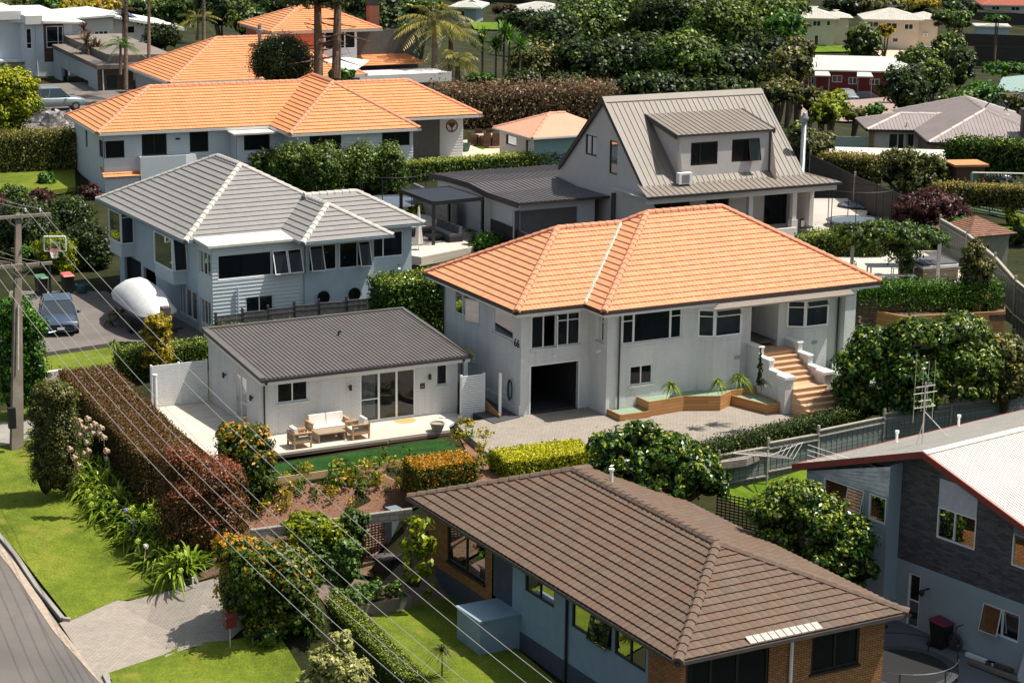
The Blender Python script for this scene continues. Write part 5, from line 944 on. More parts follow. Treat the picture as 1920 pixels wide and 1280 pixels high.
GL_.window(T3,ho,(.35,),[],M_bf,M_glassd,fr=.08,rec=.3,name='sliding_door');rm=MB();rm.lb(G3,u3(183)-.1,u3(330),-.3,e1,ztt-.25,ztt+.12);rm.lb(G3,u3(183)+1.4,u3(330),1.0,e1+2,ztt+.12,ztt+.75);mk(rm,'flat_roof',mat('grey_flat_roof',lin((128,116,108)),.9,.2,.8,dirt=lin((92,84,78))),T3);im=MB();im.lb(G3,u3(183)+3,u3(183)+3.1,.2,e1,ztt-5,ztt-.3);mk(im,'inner_partition',M_room,T3);dp=MB();dp.bar(GA.p(u3(193),ztt,.1),GA.p(u3(193),ztt-4.5,.1),.07,6);mk(dp,'downpipe',M_gutw,T3)
# orange roofed house behind the long one, with its upper storey
q=D(333,150,172);B1=Fr((q[0],q[1],0),26);z1_=B1.fa(333,152,0)[2];c0=B1.g(262,137,z1_);c1=B1.g(448,150,z1_);r1_=B1.g(431,64,z1_+2.3);e_=B1.g(760,130,z1_)
TB1=thing('orange_hip_house','orange tiled hip roof house with a steel flue half hidden by a round dark tree','house',B1.P(8,4,z1_-3));rf,cp=MB(),MB();b00=c1[1];hd=5.2
rr=hip_roof(B1,rf,cp,c0[0]+.3,c0[0]+17.5,b00,b00+12.0,z1_,.48,kw=dict(course=.36,lift=.05),capkw=dict(r=.17,seg=.6));ro=mk(rf,'tiled_roof',M_tile2,TB1);mk(cp,'ridge_capping',M_cap,ro)
wm=MB();Wall(B1,'f',b00+.5).skin(wm,c0[0]+.8,c0[0]+17,z1_-4,z1_-.1,[(c0[0]+1.5,c0[0]+2.6,z1_-1.6,z1_-.5),(c0[0]+3,c0[0]+4.6,z1_-1.6,z1_-.5)]);Wall(B1,'l',c0[0]+.8).skin(wm,b00+.5,b00+11.5,z1_-4,z1_-.1);Wall(B1,'r',c0[0]+17).skin(wm,b00+.5,b00+11.5,z1_-4,z1_-.1);mk(wm,'wall',mat('grey_wall',lin((178,182,184)),.8),TB1);gm_=MB();gutter(gm_,[B1.P(c0[0]+.3,b00+12,z1_),B1.P(c0[0]+.3,b00,z1_),B1.P(c0[0]+17.5,b00,z1_)],.15,.2);mk(gm_,'gutter',M_gutw,TB1)
for i in(0,1):Wall(B1,'f',b00+.5).window(TB1,(c0[0]+1.5+1.5*i,c0[0]+2.6+2.0*i,z1_-1.6,z1_-.5),(),[],M_white,M_fg)
fl=MB();P0=D(487,82,dep(B1.P(8,b00+4.5,z1_+2.0)));fl.bar(P0,P0+np.array([0,0,1.6]),.16,8);fl.lathe(P0+np.array([0,0,.9]),[(.17,0),(.3,.05),(.3,.25),(.17,.3)],10);mk(fl,'flue',mat('galvanised',(0,0,0)),TB1)
q=D(590,75,186);B2=Fr((q[0],q[1],0),26);f2=Wall(B2,'f',0);z2a=f2.px(605,55)[1];a0b=f2.px(470,55)[0];a1b=f2.px(668,50)[0];z0b=z2a-3.2
c0=B2.g(452,45,z2a);c1=B2.g(608,57,z2a);c2=B2.g(688,47,z2a);TB2=thing('terracotta_upper_house','terracotta rendered house with orange tiled roof, white deck roof and red brick chimney','house',B2.P(c1[0],3,z0b));rf,cp=MB(),MB();A0_,A1_=c0[0],c2[0];b00=min(c1[1],c0[1]);hip_roof(B2,rf,cp,A0_,A1_,b00,b00+8.6,z2a,.42,kw=dict(course=.36,lift=.05),capkw=dict(r=.17,seg=.6));ro=mk(rf,'tiled_roof',M_tile2,TB2);mk(cp,'ridge_capping',M_cap,ro)
FW=Wall(B2,'f',b00+.5);uu=lambda x:FW.px(x,70)[0];uz=lambda y:FW.px(640,y)[1];wm=MB();FW.skin(wm,A0_+.5,uu(607),z0b-3,z2a-.1);Wall(B2,'l',A0_+.5).skin(wm,b00+.5,b00+8,z0b-3,z2a-.1);mk(wm,'terracotta_wall',mat('terracotta_render',lin((190,116,92)),.85,.08),TB2)
hh=(uu(609),uu(667),uz(92),uz(59));wm=MB();FW.skin(wm,uu(607),uu(669),z0b-3,z2a-.1,[hh]);Wall(B2,'r',uu(669)).skin(wm,b00+.5,b00+8,z0b-3,z2a-.1);mk(wm,'white_wall',M_wc,TB2);FW.window(TB2,hh,(.3,.65),[],M_white,M_glassd,fr=.09,curtain=(M_curt,.7,.95));gm_=MB();gutter(gm_,[B2.P(A0_,b00+8,z2a),B2.P(A0_,b00,z2a),B2.P(A1_,b00,z2a)],.15,.2);mk(gm_,'gutter',mat('grey_fascia',lin((170,166,160)),.6),TB2)
cq=B2.P(A1_+1.0,b00+4.5,0);ch=MB();ch.box((cq[0],cq[1],z0b+1.8),(.95,.8,6),B2.A,B2.B);co=mk(ch,'chimney',brick_mat('red_brick',lin((150,78,58)),lin((130,66,50)),lin((150,120,104)),.24,.09),TB2);cw=MB();cw.box((cq[0],cq[1],z0b+5.1),(.8,.65,.6),B2.A,B2.B);cw.build('chimney_pot',M_gut,co)
lr=MB();tile_face(lr,[B2.P(uu(669),b00-.3,z0b+.0),B2.P(uu(669)+6.5,b00-.3,z0b-.9),B2.P(uu(669)+4.2,b00+5,z0b+1.2),B2.P(uu(669)+.2,b00+5,z0b+1.2)],course=.36,lift=.05);mk(lr,'lower_roof',M_tile2,TB2)
dkr=MB();dkr.lb(B2,uu(640),uu(640)+8.5,b00-4.0,b00+.3,z0b-.75,z0b-.45);dkr.lb(B2,uu(640)-.1,uu(640)+8.6,b00-4.1,b00-3.9,z0b-1.2,z0b-.4);mk(dkr,'deck_roof',mat('white_fascia',(0,0,0)),TB2);lw_=MB();wdk=Wall(B2,'f',b00-2.5);wdk.skin(lw_,uu(640)+.5,uu(640)+8,z0b-4,z0b-.8,[(uu(640)+2.4,uu(640)+5,z0b-4,z0b-1.1)]);mk(lw_,'lower_wall',mat('grey_boards',lin((150,152,156)),.8),TB2);im=MB();im.lb(B2,A0_+1,uu(640)+8,b00+2,b00+2.1,z0b-4,z2a-.3);mk(im,'inner_partition',M_room,TB2)
sa_=MB();s0,s1,s2,s3=D(607,113,168),D(693,114,166),D(663,136,163),D(650,108,171);sa_.face([s0,s2,s1,s3]);sa_.face([p+np.array([0,0,.02])for p in(s0,s2,s1,s3)]);solo(sa_,'shade_sail',mat('sail_white',lin((236,228,218)),.9),'white triangular shade sail behind the long orange roof','shade sail')
# red units, cream houses, white roofed houses, red roofed house
q=frame_at(1590,188,-13,0);RU=Fr(q.K,-4);zc=-13;u4=lambda x:RU.fa(x,170,0)[0];y4=lambda y:RU.fa(1590,y,0)[2]
M_red=mat('dark_red_wall',lin((120,46,38)),.8,.08,.5);TRU=thing('red_units','low dark red block of units with long white metal roof and two covered porches','house',RU.P(0,4,zc));wf=Wall(RU,'f',0);wm=MB();hs_=[(u4(1559),u4(1578),y4(155),y4(142)),(u4(1590),u4(1606),y4(158),y4(145)),(u4(1630),u4(1648),y4(158),y4(147)),(u4(1515),u4(1526),y4(165),y4(145))];wf.skin(wm,u4(1498),u4(1720),zc-2,y4(134),hs_);mk(wm,'wall',M_red,TRU)
for h_ in hs_:wf.window(TRU,h_,(.5,),[],M_white,M_fg,fr=.08)
rm=MB();rm.hexa([RU.P(*p)for p in((u4(1492),-.7,y4(134)),(u4(1722),-.7,y4(134)),(u4(1722),7,y4(125)+.5),(u4(1492),7,y4(125)+.5),(u4(1492),-.7,y4(134)+.2),(u4(1722),-.7,y4(134)+.2),(u4(1722),7,y4(125)+.8),(u4(1492),7,y4(125)+.8))]);ro=mk(rm,'metal_roof',M_wroof,TRU)
for xa,xb in((1526,1551),(1605,1630)):
 pr_=MB();a_,b_=u4(xa),u4(xb);pr_.hexa([RU.P(a_-.2,-2.6,y4(141)),RU.P(b_+.2,-2.6,y4(141)),RU.P(b_,-.5,y4(136)),RU.P(a_,-.5,y4(136)),RU.P(a_-.2,-2.6,y4(141)+.15),RU.P(b_+.2,-2.6,y4(141)+.15),RU.P(b_,-.5,y4(136)+.2),RU.P(a_,-.5,y4(136)+.2)]);po=mk(pr_,'porch_roof',M_wroof,TRU);pp=MB();[pp.bar(RU.P(x_,-2.4,zc),RU.P(x_,-2.4,y4(141)),.07,4)for x_ in(a_,b_)];pp.lb(RU,a_,b_,-2.45,-2.4,zc,zc+1.6);pp.hexa([RU.P(b_,-2.4,zc+.3),RU.P(b_+2.0,-2.4,zc-.8),RU.P(b_+2.0,-2.3,zc-.8),RU.P(b_,-2.3,zc+.3),RU.P(b_,-2.4,zc+1.5),RU.P(b_+2.0,-2.4,zc+.4),RU.P(b_+2.0,-2.3,zc+.4),RU.P(b_,-2.3,zc+1.5)]);pp.build('porch_railing',mat('grey_rail',lin((120,124,132)),.7),po)
def pxr(fr,x0,y0,x1,y1):a=fr.fa(x0,y0,0);b=fr.fa(x1,y1,0);return(a[0],b[0],b[2],a[2])
q=frame_at(1700,96,-16,0);C1=Fr(q.K,-3);y5=lambda y:C1.fa(1700,y,0)[2];u5=lambda x:C1.fa(x,70,0)[0]
wn=[('f',*pxr(C1,1627,41,1647,52)),('f',*pxr(C1,1662,43,1682,55)),('f',*pxr(C1,1696,45,1712,56)),('f',*pxr(C1,1673,71,1684,80),())]
fhouse('cream_house','larger cream two storey house with pale grey roof and white car under it, upper right',C1,u5(1624),u5(1722),0,9,-16,y5(38),.33,M_cream,M_lroof,over=.8,wins=wn)
t=thing('cream_house_wing','set back right wing of the larger cream house with heat pump','house',C1.P(12,3,-16));wm=MB();Wall(C1,'f',1.8).skin(wm,u5(1722),u5(1760),-17,y5(38));Wall(C1,'r',u5(1760)).skin(wm,1.8,9,-17,y5(38));wm.build('wall',M_cream,t);rf=MB();hip_roof(C1,rf,MB(),u5(1700),u5(1772),1.2,8.6,y5(38)+.06,.33,face=tile_face,kw=dict(course=.4),caps_on=False);rf.build('roof',M_lroof,t);cq=C1.P(u5(1737),1.4,0);heatpump((cq[0],cq[1]),C1.A,C1.B,t,y5(70))
q=frame_at(1540,90,-15.7,0);C2=Fr(q.K,-3);y6=lambda y:C2.fa(1540,y,0)[2];u6=lambda x:C2.fa(x,70,0)[0]
fhouse('cream_house','smaller cream two storey house with pale grey roof beside the big dark trees, upper right',C2,u6(1490),u6(1564),0,9,-15.7,y6(35),.33,M_cream,M_lroof,over=.8,wins=[('f',*pxr(C2,1493,40,1510,48)),('f',*pxr(C2,1524,39,1539,50)),('f',*pxr(C2,1550,39,1557,49),()),('f',*pxr(C2,1527,66,1534,88),())])
t=thing('cream_house_wing','set back right wing of the smaller cream house','house',C2.P(10,3,-16));wm=MB();Wall(C2,'f',1.8).skin(wm,u6(1564),u6(1592),-17,y6(35));Wall(C2,'r',u6(1592)).skin(wm,1.8,9,-17,y6(35));wm.build('wall',M_cream,t);rf=MB();hip_roof(C2,rf,MB(),u6(1540),u6(1600),1.2,8.6,y6(35)+.06,.33,kw=dict(course=.4),caps_on=False);rf.build('roof',M_lroof,t)
q=frame_at(880,42,-11,0);C3=Fr(q.K,-8);u7=lambda x:C3.fa(x,30,0)[0];y7=lambda y:C3.fa(880,y,0)[2]
fhouse('white_roof_cottage','small cottage with bright white hip roof at the top centre',C3,u7(852),u7(893),0,8,-11,y7(14),.3,mat('bluegrey_wall',lin((140,152,162)),.8),M_wroof,over=1.0,wins=[('f',*pxr(C3,860,20,872,38),())])
q=frame_at(1000,45,-12,0);C4=Fr(q.K,-8);u8=lambda x:C4.fa(x,30,0)[0];y8=lambda y:C4.fa(1000,y,0)[2]
fhouse('white_roof_cottage','wide low cottage with bright white hip roof beside the large dark trees, top centre',C4,u8(948),u8(1060),0,10,-12,y8(24),.26,mat('grey_cottage',lin((150,158,160)),.8),M_wroof,over=1.0)
q=frame_at(1880,22,-14,0);C5=Fr(q.K,-4);u9=lambda x:C5.fa(x,15,0)[0];y9=lambda y:C5.fa(1880,y,0)[2]
fhouse('red_roof_house','pale house with rust red roof at the top right corner',C5,u9(1845),u9(1960),0,9,-14,y9(10),.4,M_cream,tile_mat('red_tiles',[(168,88,66),(180,100,76)],.4,.4),over=.7,wins=[('f',*pxr(C5,1860,12,1874,20)),('f',*pxr(C5,1896,13,1912,21))])
q=frame_at(1860,66,-15,0);C6=Fr(q.K,-6);ua=lambda x:C6.fa(x,50,0)[0];ya=lambda y:C6.fa(1860,y,0)[2]
fhouse('pale_blue_shed','pale blue shed with flat cream roof behind the dark fence, top right',C6,ua(1832),ua(1892),0,5,-15,ya(50),.08,mat('shed_blue',lin((178,194,200)),.8),M_lroof,over=.4)
fm=MB();P_=[D(1795,82,330),D(1960,92,318)];
def fence_line(name,pts,hgt,m,label,n=None,th=.05,cap=None,post=None,grp=None,foot=.6):
 """a fence along 3D ground points: panels follow the fall of the ground, posts stand proud"""
 t=thing(name,label,'fence',pts[0],grp);pm=MB();po=[]
 for p,q in zip(pts[:-1],pts[1:]):
  p=np.array(p,float);q=np.array(q,float);up=np.array([0,0,1.]);d=q-p;d[2]=0;s_=np.cross(d/np.linalg.norm(d),up)*th/2
  lo0,lo1=p-up*foot,q-up*foot;hi0,hi1=p+up*hgt,q+up*hgt;L=np.linalg.norm(d)
  pm.hexa([lo0-s_,lo1-s_,lo1+s_,lo0+s_,hi0-s_,hi1-s_,hi1+s_,hi0+s_])
  if cap:pass
  if post:
   k=max(1,round(L/post))
   for i in range(k+1 if q is pts[-1]else k):r=p+(q-p)*i/k;po.append(r)
 mk(pm,'fence_panel',m,t)
 for r in po:b=MB();b.box(r+np.array([0,0,hgt/2-.1]),(.12,.14,hgt+.3));b.build('post',m,t)
 return t
M_dkf=plank_mat('dark_fence',lin((44,38,38)),lin((62,54,52)),.15);M_vf=plank_mat('weathered_fence',lin((98,104,100)),lin((132,136,128)),.15)
fence_line('dark_fence',[G(1790,80,-15.5),G(1960,86,-15.5)],1.8,M_dkf,'dark fence below the pale blue shed, top right');fence_line('timber_wall',[G(1825,118,-14.5),G(1960,122,-14.5)],3.0,M_dkf,'high dark timber retaining wall at the upper right edge');fence_line('dark_fence',[G(1822,40,-15),G(1960,44,-15)],1.9,M_dkf,'long dark fence under the red roofed house')
sg_=MB();pa=[G(1868,170,-6),G(1960,176,-6),G(1960,140,-4.6),G(1880,140,-4.6)];
metal_face(sg_,pa,.4,.1,.05);sgt=thing('sage_shed','sage green ribbed metal roofed shed at the right edge among the trees','shed',G(1900,176,-8));mk(sg_,'metal_roof',mat('sage_metal',lin((136,158,154)),.6),sgt);sw=MB();sw.face([pa[0],pa[1],pa[1]-[0,0,3],pa[0]-[0,0,3]]);mk(sw,'wall',mat('sage_metal',(0,0,0)),sgt)
# ---------------- foliage ----------------
class LC:
 """leaf cloud: many small leaf faces plus a rough inner body"""
 def __init__(s):s.V=[];s.F=[];s.rv=[];s.tv=[];s.n=0
 def quads(s,V4,rv,tv): # V4: (n,4,3)
  n=len(V4);s.V.append(V4.reshape(-1,3));s.F.append((np.arange(n*4).reshape(n,4)+s.n));s.n+=n*4;s.rv.append(np.broadcast_to(rv,n).astype(np.float32));s.tv.append(np.broadcast_to(tv,n).astype(np.float32))
 def leaves(s,C,Nn,size,asp=.55,tv=0.,rv=None,sv=.35):
  n=len(C);Nn=Nn/(np.linalg.norm(Nn,axis=1,keepdims=True)+1e-9);r=NR.normal(size=(n,3));u=np.cross(Nn,r);u/=np.linalg.norm(u,axis=1,keepdims=True)+1e-9;v=np.cross(Nn,u)
  sz=(size*(1+NR.uniform(-sv,sv,n)))[:,None];a=u*sz*.5;b=v*sz*.5*asp
  s.quads(np.stack([C-a,C+b,C+a,C-b],1),NR.uniform(0,1,n)if rv is None else rv,tv)
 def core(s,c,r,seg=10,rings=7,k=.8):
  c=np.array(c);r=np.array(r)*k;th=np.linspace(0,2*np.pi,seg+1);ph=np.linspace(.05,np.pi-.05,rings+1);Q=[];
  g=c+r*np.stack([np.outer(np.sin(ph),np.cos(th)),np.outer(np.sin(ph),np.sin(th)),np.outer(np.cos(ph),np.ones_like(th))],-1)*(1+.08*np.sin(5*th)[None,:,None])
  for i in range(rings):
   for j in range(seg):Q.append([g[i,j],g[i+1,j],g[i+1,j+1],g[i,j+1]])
  s.quads(np.array(Q),0.,0.)  # inner body takes the darkest leaf colour: shade between leaves put into colour
 def blob(s,c,r,size,cover=1.9,clump=.22,top=0.,core=.78,asp=.55,lo=-.55,up=.35,jag=.12):
  c=np.array(c,float);r=np.array(r,float);A=4*np.pi*((r[0]*r[1])**1.6/3+(r[0]*r[2])**1.6/3+(r[1]*r[2])**1.6/3)**(1/1.6);n=int(cover*A*.8/(.5*asp*size*size));n=max(30,min(n,60000));m=max(8,int(n/24))
  d=NR.normal(size=(m,3));d/=np.linalg.norm(d,axis=1,keepdims=True);d[:,2]=np.where(d[:,2]<lo,-d[:,2],d[:,2]);q=NR.uniform(1-jag*1.6,1+jag,(m,1));P=c+d*r*q
  k=NR.randint(0,m,n);rr=clump*np.min(r);of=NR.normal(size=(n,3));C=P[k]+of*np.minimum(rr,size*1.9)*.8;dd=d[k];Nn=dd*.7+of*.45+NR.normal(size=(n,3))*.4+np.array([0,0,up])
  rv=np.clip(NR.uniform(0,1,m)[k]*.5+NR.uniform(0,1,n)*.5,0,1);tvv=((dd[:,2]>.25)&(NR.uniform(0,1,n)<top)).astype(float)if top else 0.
  s.leaves(C,Nn,size,asp,tvv,rv)
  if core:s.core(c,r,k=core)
 def boxh(s,p,q,w_,h_,size,cover=2.0,top=0.,asp=.6,side=0.,wob=.05,round_=.12):
  """clipped hedge from p to q (ground points), width w_, height h_"""
  p=np.array(p,float);q=np.array(q,float);L=np.linalg.norm((q-p)[:2]);d=(q-p)/L;t=np.cross(d,[0,0,1.]);t/=np.linalg.norm(t);A=L*w_+2*L*h_+2*w_*h_;n=int(cover*A/(.5*asp*size*size));n=min(n,90000)
  f=NR.uniform(0,A,n);e=np.cumsum([L*w_,L*h_,L*h_,w_*h_,w_*h_]);u=NR.uniform(0,1,n);v=NR.uniform(0,1,n);X=np.empty((n,3));Nn=np.empty((n,3));k=np.searchsorted(e,f)
  for i,(uu,aa,zz,nn)in enumerate((((u),(v-.5)*w_,np.ones(n)*h_,np.array([0,0,1.])),(u,np.ones(n)*w_/2,v*h_,t),(u,-np.ones(n)*w_/2,v*h_,-t),(np.zeros(n),(u-.5)*w_,v*h_,-d),(np.ones(n),(u-.5)*w_,v*h_,d))):
   m=k==i;X[m]=(p+np.outer(uu,q-p)+np.outer(aa,t)+np.outer(zz,[0,0,1.]))[m];Nn[m]=nn
  wv=1+0*u;X+=NR.normal(size=X.shape)*wob;zr=(X[:,2]-(p[2]+(q[2]-p[2])*.5))/h_
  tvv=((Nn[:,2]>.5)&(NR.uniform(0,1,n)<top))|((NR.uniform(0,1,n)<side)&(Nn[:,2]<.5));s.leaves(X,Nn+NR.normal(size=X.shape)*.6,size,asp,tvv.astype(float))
  z=np.array([0,0,1.]);a=t*(w_/2-wob*1.5);e_=(q-p)/L*wob*1.5;lo=[p-a+e_,q-a-e_,q+a-e_,p+a+e_];hi=[x+z*(h_-wob*1.5)for x in lo];s.quads(np.array([hi,[lo[0],lo[1],hi[1],hi[0]],[lo[1],lo[2],hi[2],hi[1]],[lo[2],lo[3],hi[3],hi[2]],[lo[3],lo[0],hi[0],hi[3]]]),0.,0.)  # hedge body in the darkest leaf colour, painted shade behind the outer leaves
 def blades(s,base,dirs,L,w_,droop=.5,seg=4,rv=None,tv=0.):
  """arching strap leaves: base (n,3), dirs (n,3) unit, lengths (n,)"""
  n=len(base);t=np.linspace(0,1,seg+1);side=np.cross(dirs,[0,0,1.]);side/=np.linalg.norm(side,axis=1,keepdims=True)+1e-9;L=np.broadcast_to(L,n)[:,None];dr=np.broadcast_to(droop,n)[:,None]
  P=[base+dirs*L*k-np.array([0,0,1.])*dr*L*k*k for k in t];W=[w_*(1-.85*abs(k-.35)**1.3/.6)if k<.98 else w_*.1 for k in t];rv=NR.uniform(0,1,n)if rv is None else rv
  for i in range(seg):s.quads(np.stack([P[i]-side*W[i]/2,P[i]+side*W[i]/2,P[i+1]+side*W[i+1]/2,P[i+1]-side*W[i+1]/2],1),rv,tv)
 def mesh(s,name,m,off):
  V=np.concatenate(s.V).astype(np.float32)-np.array(off,np.float32);F=np.concatenate(s.F).astype(np.int32);nf=len(F);me=bpy.data.meshes.new(name);me.vertices.add(len(V));me.vertices.foreach_set('co',V.ravel());me.loops.add(nf*4);me.loops.foreach_set('vertex_index',F.ravel());me.polygons.add(nf);me.polygons.foreach_set('loop_start',np.arange(0,nf*4,4,dtype=np.int32));me.polygons.foreach_set('loop_total',np.full(nf,4,np.int32))if hasattr(me.polygons[0],'loop_total')else None
  me.update(calc_edges=True)
  for nm,dat in(('rv',s.rv),('tv',s.tv)):a=me.attributes.new(nm,'FLOAT','FACE');a.data.foreach_set('value',np.concatenate(dat).astype(np.float32))
  me.materials.append(m);return me
 def build(s,name,m,parent=None,off=None):
  off=wl(parent)if off is None else off;o=bpy.data.objects.new(name,s.mesh(name,m,off));COL.objects.link(o);o['wl']=tuple(float(v)for v in off)
  if parent is not None:o.parent=parent
  return o
L_dark=leaf_mat('leaf_dark',[(16,26,10),(36,52,18),(62,82,26),(112,126,44)])
L_mid=leaf_mat('leaf_mid',[(24,38,12),(50,74,22),(84,110,32),(140,152,54)],top=(160,168,66))
L_olive=leaf_mat('leaf_olive',[(34,40,18),(72,78,34),(108,110,48),(154,148,76)],top=(166,144,66))
L_lime=leaf_mat('leaf_lime',[(44,58,8),(104,120,14),(150,160,22),(192,194,44)],top=(194,188,34))
L_bright=leaf_mat('leaf_bright',[(22,46,10),(50,92,20),(84,132,30),(134,170,50)])
L_gold=leaf_mat('leaf_gold',[(64,70,12),(150,134,22),(196,170,32),(214,190,60)],top=(210,140,34))
L_orange=leaf_mat('leaf_orange_tips',[(26,42,12),(56,80,22),(92,112,30),(140,144,50)],top=(196,138,34))
L_glossy=leaf_mat('leaf_glossy',[(16,32,10),(36,64,18),(66,102,28),(124,146,52)],rough=.3,top=(160,168,60))
L_brown=leaf_mat('leaf_brown_hedge',[(30,28,12),(66,60,26),(100,84,40),(136,104,56)],top=(122,82,46))
L_red=leaf_mat('leaf_red_tips',[(34,36,14),(78,70,32),(128,84,50),(166,104,70)],top=(176,84,62),topamt=.8)
L_maroon=leaf_mat('leaf_maroon',[(30,16,16),(62,32,30),(94,50,44),(134,82,68)])
L_mauve=leaf_mat('leaf_mauve_hedge',[(52,42,30),(94,78,54),(124,102,72),(160,134,100)],top=(146,104,78))
L_var=leaf_mat('leaf_variegated',[(110,116,52),(160,162,88),(196,190,118),(218,210,150)])
L_strap=leaf_mat('leaf_strap',[(34,54,10),(84,112,20),(134,160,38),(188,198,84)],rough=.35,trans=.35)
L_palm=leaf_mat('leaf_palm',[(54,60,18),(98,100,34),(146,138,56),(186,172,88)],rough=.4)
L_veg=leaf_mat('leaf_vegetable',[(40,70,28),(74,106,44),(110,138,62),(154,172,96)])
M_bark=mat('bark',lin((104,88,74)),.95,.35,6,bump=.6);M_barkp=mat('pale_bark',lin((118,100,86)),.9,.3,5,bump=.4)
def leafm(k):return{'dark':L_dark,'mid':L_mid,'olive':L_olive,'lime':L_lime,'bright':L_bright,'gold':L_gold,'orange':L_orange,'glossy':L_glossy,'brown':L_brown,'red':L_red,'maroon':L_maroon,'mauve':L_mauve,'var':L_var,'strap':L_strap,'palm':L_palm,'veg':L_veg}[k]
def trunk(mb,base,tops,r,r2=.3):
 base=np.array(base,float)
 for t in tops:
  t=np.array(t,float);m=base+(t-base)*.5+np.array([rnd.uniform(-.2,.2),rnd.uniform(-.2,.2),.1])*min(1,np.linalg.norm(t-base)*.15);mb.bar(base,m,r,7,r*.7);mb.bar(m,t,r*.7,6,r*r2)
def tree(name,label,cat,kind,depth,blobs,size=.18,gz0=None,cover=1.9,top=0.,group=None,r=.16,lobes=5,asp=.55,core=.76,jag=.14,tall=None,bark=None,squash=.9):
 """blobs: (px, py, rx_px, ry_px[, extra depth]) seen at `depth` metres; each gets its own lobes so the outline stays uneven"""
 cs=[]
 if cat in('shrub','climber')and lobes>=0:
  lb_=max(blobs,key=lambda q:q[1]+q[3]);P_=gpt(lb_[0],lb_[1]+lb_[3]*.85);nd=dep(P_)+lb_[2]*depth/FPX*.5;gz0=None
  if abs(nd-depth)<depth*.14:depth=nd
 for b_ in blobs:
  dd=depth+(b_[4]if len(b_)>4 else 0);c=D(b_[0],b_[1],dd);k=dd/FPX;cs.append((c,np.array([b_[2]*k,b_[2]*k*squash,b_[3]*k])))
 C=np.mean([c for c,_ in cs],0);zb=min(c[2]-r_[2]for c,r_ in cs);g=gh(C[0],C[1])[0]if gz0 is None else gz0;g=min(g,zb+.3)if zb>g-3 else g
 base=np.array([C[0],C[1],g-.1]);t=thing(name,label,cat,base,group);lc=LC()
 for c,r_ in cs:
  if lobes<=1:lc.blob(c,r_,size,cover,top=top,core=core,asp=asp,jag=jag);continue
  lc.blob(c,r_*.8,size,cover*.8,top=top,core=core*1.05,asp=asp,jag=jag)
  for i in range(lobes):
   a=i*2*math.pi/lobes+rnd.uniform(-.4,.4);e=rnd.uniform(-.25,.7);o=np.array([math.cos(a)*math.cos(e),math.sin(a)*math.cos(e),math.sin(e)])*r_*rnd.uniform(.42,.6);lc.blob(c+o,r_*rnd.uniform(.38,.55),size,cover*.9,top=top,core=core*.85,asp=asp,jag=jag*1.3)
 low=cat in('shrub','bush','vine','climber','plant')
 if low:
  for c,r_ in cs:
   gg=gh(c[0],c[1])[0]
   if c[2]-r_[2]*.6>gg+.15 and c[2]-gg<6:lc.blob((c[0],c[1],(c[2]+gg)/2),(r_[0]*.86,r_[1]*.86,(c[2]-gg)/2+.1),size,cover*.8,core=core and.8,asp=asp,jag=jag)
 lc.build('crown' if not low else 'foliage',leafm(kind),t);tm=MB()
 for c,r_ in cs:trunk(tm,base,[c-np.array([0,0,r_[2]*.2])]+[c+np.array([rnd.uniform(-.5,.5),rnd.uniform(-.5,.5),.1])*r_ for _ in range(2)],r)
 if not low or bark:tm.build('trunk',bark or M_bark,t)
 return t
def hedge(label,kind,p,q,w_,h_,size=.1,top=0.,side=0.,cover=2.,group=None,wob=.05,cat='hedge',name='clipped_hedge',asp=.6):
 lc=LC();p=np.array(p,float);q=np.array(q,float);n=max(1,int(np.linalg.norm(q-p)/6));
 lc.boxh(p-[0,0,.3],q-[0,0,.3],w_,h_+.3,size,cover,top,asp,side,wob);off=(p+q)/2;off[2]=min(p[2],q[2]);return tag(lc.build(name,leafm(kind),None,off),label,cat,group)
def place(o):return o
def fix_origins():
 for o in bpy.data.objects:
  if o.type=='MESH' and o.parent is None and 'wl' in o and tuple(o.location)==(0,0,0)and any(abs(v)>1e-6 for v in o['wl']):o.location=tuple(o['wl'])
def gp(x,y,dz=0.):P=gpt(x,y);P[2]+=dz;return P
# --- hedges ---
P0=G(160,692,1.0);P1=G(318,842,.8);P0[2]=-.9;P1[2]=-1.3
hedge('long clipped hedge with brown green leaves running beside the power lines','brown',P0,P1,2.3,1.95,.085,top=.45,side=.05,wob=.07)
tree('photinia_bush','photinia bush with bright red leaf tips at the front end of the brown hedge','bush','red',dep(G(380,960,-1.0))-.3,[(338,875,50,44),(395,900,66,50),(360,935,60,50),(415,950,46,50),(390,990,50,36)],.1,top=.35,lobes=5,gz0=-1.8,r=.05)
tree('photinia_bush','small photinia bush with red tips at the far end of the brown hedge','shrub','red',dep(G(190,690,-.2)),[(182,684,30,12)],.1,top=.7,lobes=3)
P0=gp(835,905);P1=gp(812,900)
hedge('low square clipped hedge with orange yellow top in the bark bed','orange',G(770,915,-.75),G(880,898,-.65),1.7,1.0,.09,top=.75,side=.15)
hedge('low lime green clipped hedge above the ridge of the brown roof','lime',G(935,893,-.35),G(1100,872,-.3),1.9,.85,.09,top=.8,side=.1)
hedge('long dark green clipped hedge between the paved driveway and the timber fence','dark',G(1295,875,-.25),G(1590,800,-.2),.9,.75,.09,top=.2,side=.05,wob=.09)
hedge('dark hedge behind the white slatted screen','mid',G(225,700,-.3),G(395,682,-.3),1.4,1.1,.1,top=.25,wob=.1)
hedge('narrow hedge strip behind the studio roof ridge','mid',G(385,650,-.2),G(715,622,.3),1.0,.8,.1,top=.5,wob=.08)
hedge('tall dense dark hedge between the grey roofed house and house 66','glossy',G(712,628,.2),G(822,615,.3),2.6,2.7,.14,top=.3,wob=.13)
hedge('long low clipped hedge behind the charcoal carport roof','mid',G(755,340,1.2),G(1055,318,1.0),1.1,1.25,.14,top=.7,wob=.1)
